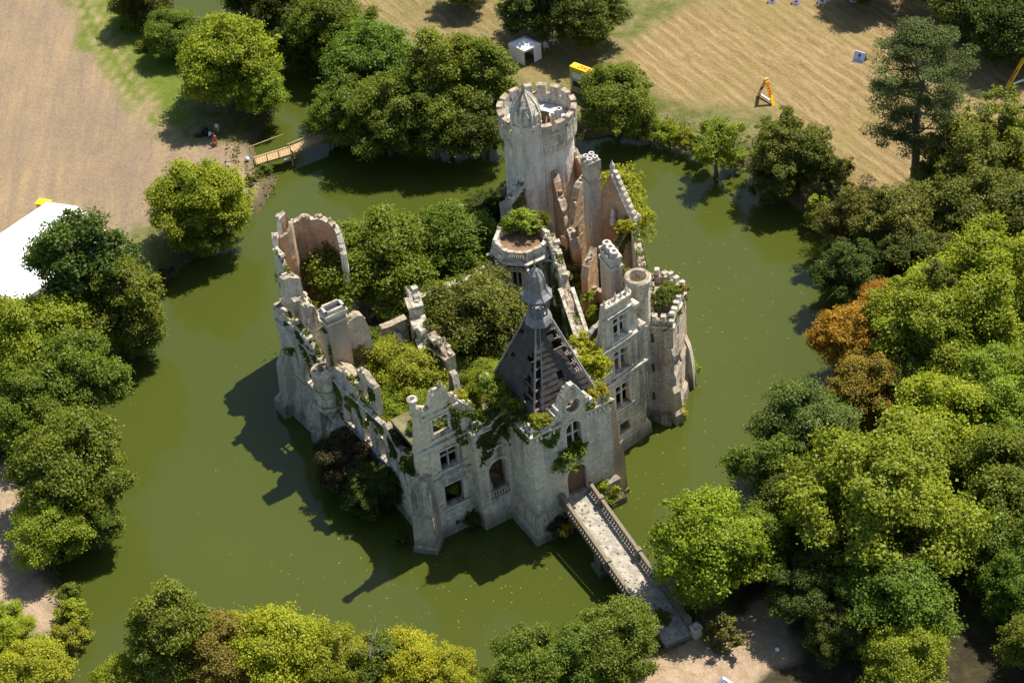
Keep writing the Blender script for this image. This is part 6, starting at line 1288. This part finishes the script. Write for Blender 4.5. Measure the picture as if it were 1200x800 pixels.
# tall yellow banner box behind the keep
ba, bb2 = G(669, 106), G(701, 118); bx = unit3((bb2 - ba) * [1, 1, 0]); bl = np.linalg.norm((bb2 - ba)[:2]); by = np.array([-bx[1], bx[0], 0]); BB = thing('banner_box', 'tall yellow advertising box with red letters on top, behind the keep', 'banner', (ba + bb2) / 2)
slab(ba, bx * bl, by * .95, up3 * 3.3, 'box_body', M['yellow'], BB); slab(ba + bx * .2 - by * .03 + up3 * .3, bx * (bl - .4), by * .028, up3 * 2.5, 'picture_panel', M['greyprint'], BB)
slab(ba + bx * .35 - by * .05 + up3 * 1.9, bx * (bl - .7), by * .018, up3 * .8, 'white_panel', M['whitepaint'], BB); slab(ba + bx * .4 - by * .05 + up3 * .8, bx * (bl - 1.2), by * .018, up3 * .7, 'dark_panel', M['black'], BB)
lettering(ba + bx * .9 + by * .17 + up3 * 3.304, bx, by, .62, 'DHL', M['red'], BB, gap=.22)
# white A boards
def a_board(c, ang, w_, h, label, group=None, arrow=True, front_print='navy'):
    B = thing('sign_board', label, 'sign', c, group); d = P3(unit(ang), 0); n = np.array([d[1], -d[0], 0]); n = n if n[1] < 0 else -n; foot = h * .55
    for k, sg in enumerate((1, -1)):
        f = c + n * foot * sg; slab(f - d * w_ / 2 - n * sg * .03, d * w_, -n * sg * foot + up3 * h, n * sg * .03, 'board', M['bluewhite'] if k == 0 else M['whitepaint'], B)
    nr = unit3(n * h + up3 * foot); u_ = unit3(-n * foot + up3 * h); c0 = c + n * foot + nr * .03
    def bar(x0, x1, y0, y1, mat, nm): slab(c0 + d * x0 + u_ * y0, d * (x1 - x0), u_ * (y1 - y0), nr * .01, nm, M[mat], B)
    H_ = math.hypot(foot, h)
    if arrow:
        bar(-.05, .05, H_ * .42, H_ * .66, 'navy', 'arrow_shaft'); mb = MB(); q = [c0 + d * x + u_ * y for x, y in ((-.2, H_ * .64), (.2, H_ * .64), (.0, H_ * .88))]; 
        if np.dot(np.cross(q[1] - q[0], q[2] - q[0]), nr) < 0: q = [q[1], q[0], q[2]]
        mb.add([x + nr * .011 for x in q] + [x - nr * .002 for x in q], [(0, 1, 2), (5, 4, 3), (0, 3, 4, 1), (1, 4, 5, 2), (2, 5, 3, 0)]); mb.build('arrow_head', M['navy'], B)
        bar(-w_ * .36, w_ * .36, H_ * .16, H_ * .28, 'greyprint', 'print_line')
    else: bar(-w_ * .25, w_ * .2, H_ * .35, H_ * .6, 'red', 'print_mark'); bar(-w_ * .3, w_ * .3, H_ * .12, H_ * .22, 'greyprint', 'print_line')
    return B
a_board(G(1008, 71), -38, 1.35, 1.15, 'white folding board with a black arrow standing in the straw field')
for i, (x_, y_, l) in enumerate(((905, 3, 'leftmost'), (933, 4, 'second from left'), (963, 3, 'third from left'), (1000, 1, 'rightmost'))): a_board(G(x_, y_), -8, .9, .75, 'small white folding board at the top field edge, %s of four' % l, 'small white boards at the field edge', arrow=False)
# blue white frame by the forecourt
bf = thing('jump_stand', 'pale blue wooden frame standing at the bottom edge of the sandy forecourt', 'frame', G(850, 812)); q = G(848, 812)
for a, b in (((-1.2, 0), (0, 1.9)), ((1.5, 0), (0, 1.9))): mb = MB(); bar_between(mb, q + [a[0], 0, a[1]], q + [b[0], 0, b[1]], .35, .14); mb.build('leg', M['bluewhite'], bf)
mb = MB(); bar_between(mb, q + [-.85, 0.02, .55], q + [1.05, .02, .55], .12, .1); mb.build('brace', M['bluewhite'], bf)
# garden chairs
def chair(px, py, ang, label):
    b = G(px, py); C = thing('garden_chair', label, 'chair', b, 'white garden chairs by the small tent'); R = np.array([[math.cos(ang), -math.sin(ang)], [math.sin(ang), math.cos(ang)]]); X, Y = P3(R @ [1, 0], 0), P3(R @ [0, 1], 0)
    slab(b - X * .26 - Y * .26 + up3 * .42, X * .52, Y * .52, up3 * .05, 'seat', M['white_pvc'], C); slab(b - X * .25 + Y * .22 + up3 * .47, X * .5, Y * .05, up3 * .45 + Y * .1, 'backrest', M['white_pvc'], C)
    for i in (-1, 1):
        for j in (-1, 1): mb = MB(); mb.tube([b + X * .27 * i + Y * .27 * j, b + X * .22 * i + Y * .22 * j + up3 * .44], .03, 6); mb.build('leg', M['white_pvc'], C)
        slab(b + X * (.24 * i - .03) - Y * .24 + up3 * .64, X * .06, Y * .5, up3 * .04, 'armrest', M['white_pvc'], C)
chair(640, 58, .4, 'white plastic chair nearest the open tent flap'); chair(646.5, 51, 2.6, 'left of the two white plastic chairs side by side under the tree'); chair(651.8, 50.5, 3.2, 'right of the two white plastic chairs side by side under the tree'); chair(648.5, 36, 1.2, 'white plastic chair furthest back under the tree')
# people: one continuous body each
def person(loc, heading, label, joints, cols, hair=(.03, .02, .015)):
    """joints: dict of named points in metres (x right, y forward, z up); body grown as one skin"""
    J = joints; names = list(J); E = [('pelvis', 'waist'), ('waist', 'chest'), ('chest', 'neck'), ('neck', 'head'), ('head', 'crown')]
    for s in 'LR': E += [('chest', 'sh' + s), ('sh' + s, 'el' + s), ('el' + s, 'wr' + s), ('wr' + s, 'palm' + s), ('pelvis', 'hip' + s), ('hip' + s, 'kn' + s), ('kn' + s, 'an' + s), ('an' + s, 'toe' + s)]
    R = dict(pelvis=.15, waist=.135, chest=.16, neck=.06, head=.095, crown=.07)
    for s in 'LR': R.update({'sh' + s: .075, 'el' + s: .048, 'wr' + s: .033, 'palm' + s: .036, 'hip' + s: .10, 'kn' + s: .062, 'an' + s: .045, 'toe' + s: .04})
    verts = [np.array(J[n], float) for n in names]; rad = [R[n] for n in names]; edges = [(names.index(a), names.index(b)) for a, b in E]
    for s in 'LR':
        w_, p_ = np.array(J['wr' + s], float), np.array(J['palm' + s], float); d = unit3(p_ - w_); side = unit3(np.cross(d, [0.3, 1, .1])); nrm = np.cross(d, side)
        for k in range(4):
            a = p_ + side * (.03 - .02 * k) + d * .02; ln_ = (.07, .08, .075, .06)[k]; b = a + d * ln_ * .55 + nrm * .008; c = b + d * ln_ * .45 + nrm * .022; i0 = len(verts); verts += [b, c]; rad += [.010, .008]; edges += [(names.index('palm' + s), i0), (i0, i0 + 1)]
        a = w_ + d * .03 + side * .05; b = a + d * .045 + side * .01; i0 = len(verts); verts += [a, b]; rad += [.012, .009]; edges += [(names.index('palm' + s), i0), (i0, i0 + 1)]
    me = bpy.data.meshes.new('body'); me.from_pydata([v.tolist() for v in verts], edges, []); ob = bpy.data.objects.new('body', me); COL.objects.link(ob)
    md = ob.modifiers.new('skin', 'SKIN')
    for i, r_ in enumerate(rad): me.skin_vertices[0].data[i].radius = (r_, r_)
    me.skin_vertices[0].data[names.index('pelvis')].use_root = True; ob.modifiers.new('sub', 'SUBSURF').levels = 1
    dg_ = bpy.context.evaluated_depsgraph_get(); m2 = bpy.data.meshes.new_from_object(ob.evaluated_get(dg_)); ob.modifiers.clear(); ob.data = m2; bpy.data.meshes.remove(me); m2.name = 'body'
    m2.materials.clear()
    for c in (M['skin'], cols[0], cols[1], M['black']): m2.materials.append(c)
    nv = len(names); pts = np.array(verts[:nv]); grp = [0 if n in ('head', 'crown', 'neck') or n.startswith(('wr', 'palm', 'el')) else 3 if n.startswith('toe') else 2 if n.startswith(('hip', 'kn', 'an', 'pelvis')) else 1 for n in names]
    for f in m2.polygons: f.material_index = grp[int(np.argmin(np.linalg.norm(pts - np.array(f.center), axis=1)))]; f.use_smooth = True
    T = thing('person', label, 'person', loc); T.rotation_euler.z = heading; ob.parent = T
    h = np.array(J['head']); c_ = np.array(J['crown']); mb = MB(); mb.lathe((0, 0, 0), [(.10, -.02), (.112, .05), (.10, .12), (.05, .165), (0, .17)], 10); v = np.array(mb.v); hm = bpy.data.meshes.new('hair'); hm.from_pydata((v * [1, 1.1, 1] + h + [0, -.02, .0]).tolist(), [], mb.f); hm.materials.append(simple('hair', hair, .8)); ho = bpy.data.objects.new('hair', hm); COL.objects.link(ho); ho.parent = T
    mb = MB(); 
    for sx in (-1, 1): mb.lathe((h[0] + .035 * sx, h[1] + .098, h[2] + .0), [(0, -.012), (.014, 0), (0, .012)], 6)
    ev = np.array(mb.v); em = bpy.data.meshes.new('eyes'); em.from_pydata(ev.tolist(), [], mb.f); em.materials.append(M['black']); eo = bpy.data.objects.new('face', em); COL.objects.link(eo); eo.parent = T
    return T
stand = dict(pelvis=(0, 0, .93), waist=(0, .01, 1.08), chest=(0, .0, 1.33), neck=(0, .02, 1.5), head=(0, .03, 1.62), crown=(0, .03, 1.70), shL=(-.19, 0, 1.42), elL=(-.25, -.06, 1.14), wrL=(-.25, .06, .92), palmL=(-.25, .10, .84), shR=(.19, 0, 1.42), elR=(.25, .02, 1.14), wrR=(.24, .16, .95), palmR=(.23, .21, .88),
             hipL=(-.1, 0, .88), knL=(-.11, .14, .50), anL=(-.11, .10, .09), toeL=(-.11, .24, .04), hipR=(.1, 0, .88), knR=(.11, -.02, .48), anR=(.11, -.22, .11), toeR=(.11, -.10, .04))
sit = dict(stand); sit.update(pelvis=(0, 0, .38), waist=(0, .06, .52), chest=(0, .16, .74), neck=(0, .24, .90), head=(0, .29, 1.01), crown=(0, .30, 1.09), shL=(-.19, .17, .82), elL=(-.24, .34, .60), wrL=(-.18, .52, .52), palmL=(-.16, .59, .49), shR=(.19, .17, .82), elR=(.24, .34, .60), wrR=(.18, .50, .50), palmR=(.16, .57, .47), hipL=(-.1, .03, .36), knL=(-.14, .40, .52), anL=(-.13, .30, .10), toeL=(-.13, .45, .04), hipR=(.1, .03, .36), knR=(.14, .40, .50), anR=(.13, .34, .10), toeR=(.13, .48, .04))
person(G(970, 206), 2.4, 'person in dark clothes walking on the path behind the rounded tree', stand, (simple('dark_jacket', (.04, .035, .03), .8), simple('dark_trousers', (.03, .03, .035), .8)))
person(G(253, 172), .6, 'person in red shirt and trousers standing in the shade left of the wooden footbridge', stand, (simple('red_shirt', (.36, .05, .04), .8), simple('rust_trousers', (.40, .09, .04), .8)))
person(G(246, 163), -1.0, 'person in white shirt sitting in the tree shade beside black bags', sit, (simple('white_shirt', (.55, .55, .55), .8), simple('black_trousers', (.03, .03, .03), .8)))
person(G(256, 158), 2.6, 'person in grey shirt standing furthest back in the tree shade', stand, (simple('grey_shirt', (.42, .42, .46), .8), simple('grey_trousers', (.12, .12, .13), .8)))
person(G(264, 200), -.8, 'person in light blue top crouching on the sandy bank below the wooden footbridge', sit, (simple('light_blue_top', (.35, .55, .70), .8), simple('dark_jeans', (.02, .03, .06), .8)))
for i, (x_, y_, l) in enumerate(((233, 160, 'black bag on the ground left of the people in the tree shade'), (243, 158, 'black bag between the seated people in the tree shade'), (240, 154, 'black bag furthest back in the tree shade'))):
    q = G(x_, y_); B = thing('bag', l, 'bag', q, 'black bags in the tree shade'); mb = MB(); mb.box(q, .45, .25, .2, i * 40, 0, .85); mb.build('bag_body', M['black'], B); mb = MB(); mb.tube([q + [-.2, 0, .38], q + [-.12, 0, .52], q + [.12, 0, .52], q + [.2, 0, .38]], .02, 5); mb.build('handle', M['black'], B)
q = G(270, 205); TP = thing('tripod', 'thin dark tripod beside the crouching person on the sandy bank', 'tripod', q)
for a in (0, 120, 240): mb = MB(); mb.tube([q + P3(unit(a) * .45, 0), q + up3 * 1.2], .025, 5); mb.build('leg', M['black'], TP)
# wooden footbridge over the channel
wp = [V(298, 189, 1.15)[:2], V(341, 176, 1.75)[:2], V(384, 160, 1.6)[:2], V(398, 152, 1.2)[:2]]; wz = [1.15, 1.75, 1.75, 1.2]; WBg = thing('wooden_footbridge', 'new pale timber footbridge with handrails crossing the narrow channel', 'bridge', P3((wp[0] + wp[2]) / 2, 0))
for k in range(3):
    a, b = P3(wp[k], wz[k]), P3(wp[k + 1], wz[k + 1]); d = b - a; L = np.linalg.norm(d); du = d / L; s = unit3(np.cross(up3, du)); npk = int(L / .3)
    for i in range(npk): slab(a + du * (i * L / npk + .015) - s * .8, du * (L / npk - .03), s * 1.6, up3 * .06, 'plank', M['newwood'], WBg)
    for sg in (-1, 1):
        slab(a + s * (sg * .62 - .06) - up3 * .25, d, s * .12, up3 * .22, 'beam', M['newwood'], WBg)
        if k == 0 and sg > 0: continue
        if k == 2: continue
        slab(a + s * (sg * .78 - .05) + up3 * (.95 if k == 0 else .28), d, s * .1, up3 * .09, 'handrail', M['newwood'], WBg)
        n_p = 4 if k == 0 else 5
        for i in range(n_p): slab(a + d * (i / (n_p - 1) * .96 + .01) + s * (sg * .78 - .05) + up3 * .06, du * .1, s * .1, up3 * (.9 if k == 0 else .24), 'post', M['newwood'], WBg)
a = P3(V(293, 181, 1.1)[:2], 1.1); b = P3(V(333, 166, 2.2)[:2], 2.2); slab(a + up3 * .9, b - a, unit3(np.cross(up3, b - a)) * .1, up3 * .09, 'handrail', M['newwood'], WBg); slab(a, np.array([.1, 0, 0]), np.array([0, .1, 0]), up3 * .95, 'post', M['newwood'], WBg)
slab(P3(wp[1], -1.5) + [-.1, -.6, 0], [.2, 0, 0], [0, 1.2, 0], up3 * 3.1, 'trestle', M['newwood'], WBg); slab(P3(wp[2], -1.5) + [-.1, -.6, 0], [.2, 0, 0], [0, 1.2, 0], up3 * 3.1, 'trestle', M['newwood'], WBg)
q = V(339, 188, .1); mb = MB(); mb.tube([q + [-.6, -.2, .05], q + [-.5, -.15, .08], q + [.5, .15, .08], q + [.6, .2, .05]], [.08, .18, .18, .08], 10); tag(mb.build('float', M['bluewhite']), 'pale grey float lying in the water under the wooden footbridge', 'float')
q = V(290, 187, 1.1); mb = MB(); mb.lathe(q, [(.24, 0), (.28, .1), (.2, .26), (.06, .34), (0, .35)], 9); tag(mb.build('sack', M['bluewhite']), 'white sack at the foot of the wooden footbridge rail', 'sack')
rr_ = rs(91)
def rock(q, s, label, mat='concrete'):
    mb = MB(); mb.lathe((0, 0, 0), [(.75, -.3), (1.0, .1), (.8, .5), (.35, .75), (0, .78)], 8); v = np.array(mb.v) + rr_.normal(size=(len(mb.v), 3)) * .12; mb.v = [tuple(q + x * s * [1.2, .8, .8]) for x in v]; o = mb.build('rock', M[mat]); return tag(o, label, 'rock', 'pale rocks on the stony bank')
for x_, y_, s, l in ((314, 228, .42, 'left pale rock at the waterline of the stony bank'), (322, 226, .5, 'larger pale rock at the waterline of the stony bank'), (328, 212, .3, 'pale rock right of the stony bank tip'), (326, 196, .4, 'pale rock under the near end of the wooden footbridge'), (308, 240, .35, 'lowest pale rock on the stony bank')): rock(G(x_, y_), s, l)
# posts and small things at the stone bridge end
for x_, y_, h, l in ((818, 742, 1.5, 'brown wooden post beside the stone bridge end post'), (824, 733, 1.2, 'brown wooden post behind the other at the bridge end'), (785, 757, 1.0, 'thin brown stake at the left corner of the bridge end')):
    q = G(x_, y_); mb = MB(); mb.tube([q - up3 * .2, q + up3 * h * .95, q + up3 * h], [.07, .065, .03], 6); tag(mb.build('wooden_post', M['timber']), l, 'post', 'wooden posts at the bridge end')
q = G(911, 761); mb = MB(); mb.lathe(q, [(.18, 0), (.21, .08), (.13, .2), (.05, .25), (0, .26)], 7); tag(mb.build('white_sack', M['whitepaint']), 'small white sack in the shade right of the forecourt', 'sack')
# low wire fence along the far hedge
fp = [G(x_, y_) for x_, y_ in ((742, 132), (762, 137), (782, 143), (802, 148), (822, 153), (842, 157), (862, 163), (882, 172))]; FN = thing('wire_fence', 'low wire fence on thin posts behind the far bank hedge', 'fence', fp[3])
for q in fp: mb = MB(); mb.tube([q - up3 * .2, q + up3 * 1.1], .05, 6); mb.build('post', M['timber'], FN)
for z in (.5, 1.0): mb = MB(); mb.tube([q + up3 * z for q in fp], .02, 4); mb.build('wire', M['lead'], FN)
# blue car half hidden on the left
q = G(2, 522); CR = thing('parked_car', 'dark blue car half hidden by trees at the left picture edge', 'car', q); X, Y = np.array([.5, .86, 0]), np.array([-.86, .5, 0])
def prof_x(mb, prof, w_):
    n = len(prof); P = [q + X * a + up3 * z - Y * w_ for a, z in prof] + [q + X * a + up3 * z + Y * w_ for a, z in prof]; mb.add(P, [tuple(range(n))[::-1], tuple(range(n, 2 * n))] + [(i, (i + 1) % n, n + (i + 1) % n, n + i) for i in range(n)])
mb = MB(); prof_x(mb, [(-2.0, .35), (2.0, .35), (2.05, .7), (1.9, .85), (1.0, .95), (-1.9, 1.0), (-2.05, .75)], .85); mb.build('body', M['bluecar'], CR)
mb = MB(); prof_x(mb, [(1.0, .96), (.35, 1.42), (-1.2, 1.45), (-1.75, 1.0)], .74); mb.build('cabin', M['glass'], CR); mb = MB(); prof_x(mb, [(.35, 1.43), (.3, 1.47), (-1.15, 1.5), (-1.2, 1.46)], .72); mb.build('roof', M['bluecar'], CR)
for a in (-1.25, 1.25):
    for sg in (-1, 1): mb = MB(); c = q + X * a + Y * sg * .8 + up3 * .32; mb.tube([c - Y * .1, c + Y * .1], .32, 14); mb.build('wheel', M['tyre'], CR)
# fallen leaves floating on the water
r = np.random.default_rng(17); P = []
for _ in range(5200):
    px_, py_ = r.uniform(230, 1000), r.uniform(150, 760)
    wgt = .10 + .9 * math.exp(-((px_ - 820) / 110) ** 2) * math.exp(-((py_ - 330) / 210) ** 2) * .8 + .9 * math.exp(-((py_ - 690) / 60) ** 2) * math.exp(-((px_ - 520) / 170) ** 2) + .9 * math.exp(-((px_ - 760) / 45) ** 2 - ((py_ - 560) / 70) ** 2)
    if r.random() < wgt * .42: P.append(XY(px_, py_, .02))
P = np.array(P); P = P[sdf(P, moat) < -1.2]; mb = MB()
for q in P: s = r.uniform(.03, .085); a = r.uniform(0, 360); u1, u2 = unit(a) * s, unit(a + 90) * s * .7; mb.add([P3(q + u1, .012), P3(q + u2, .016), P3(q - u1, .012), P3(q - u2, .016)], [(0, 1, 2, 3)])
o = mb.build('floating_leaves', M['leafspeck']); tag(o, 'tiny yellow fallen leaves floating on the green water', 'leaves', kind='stuff')
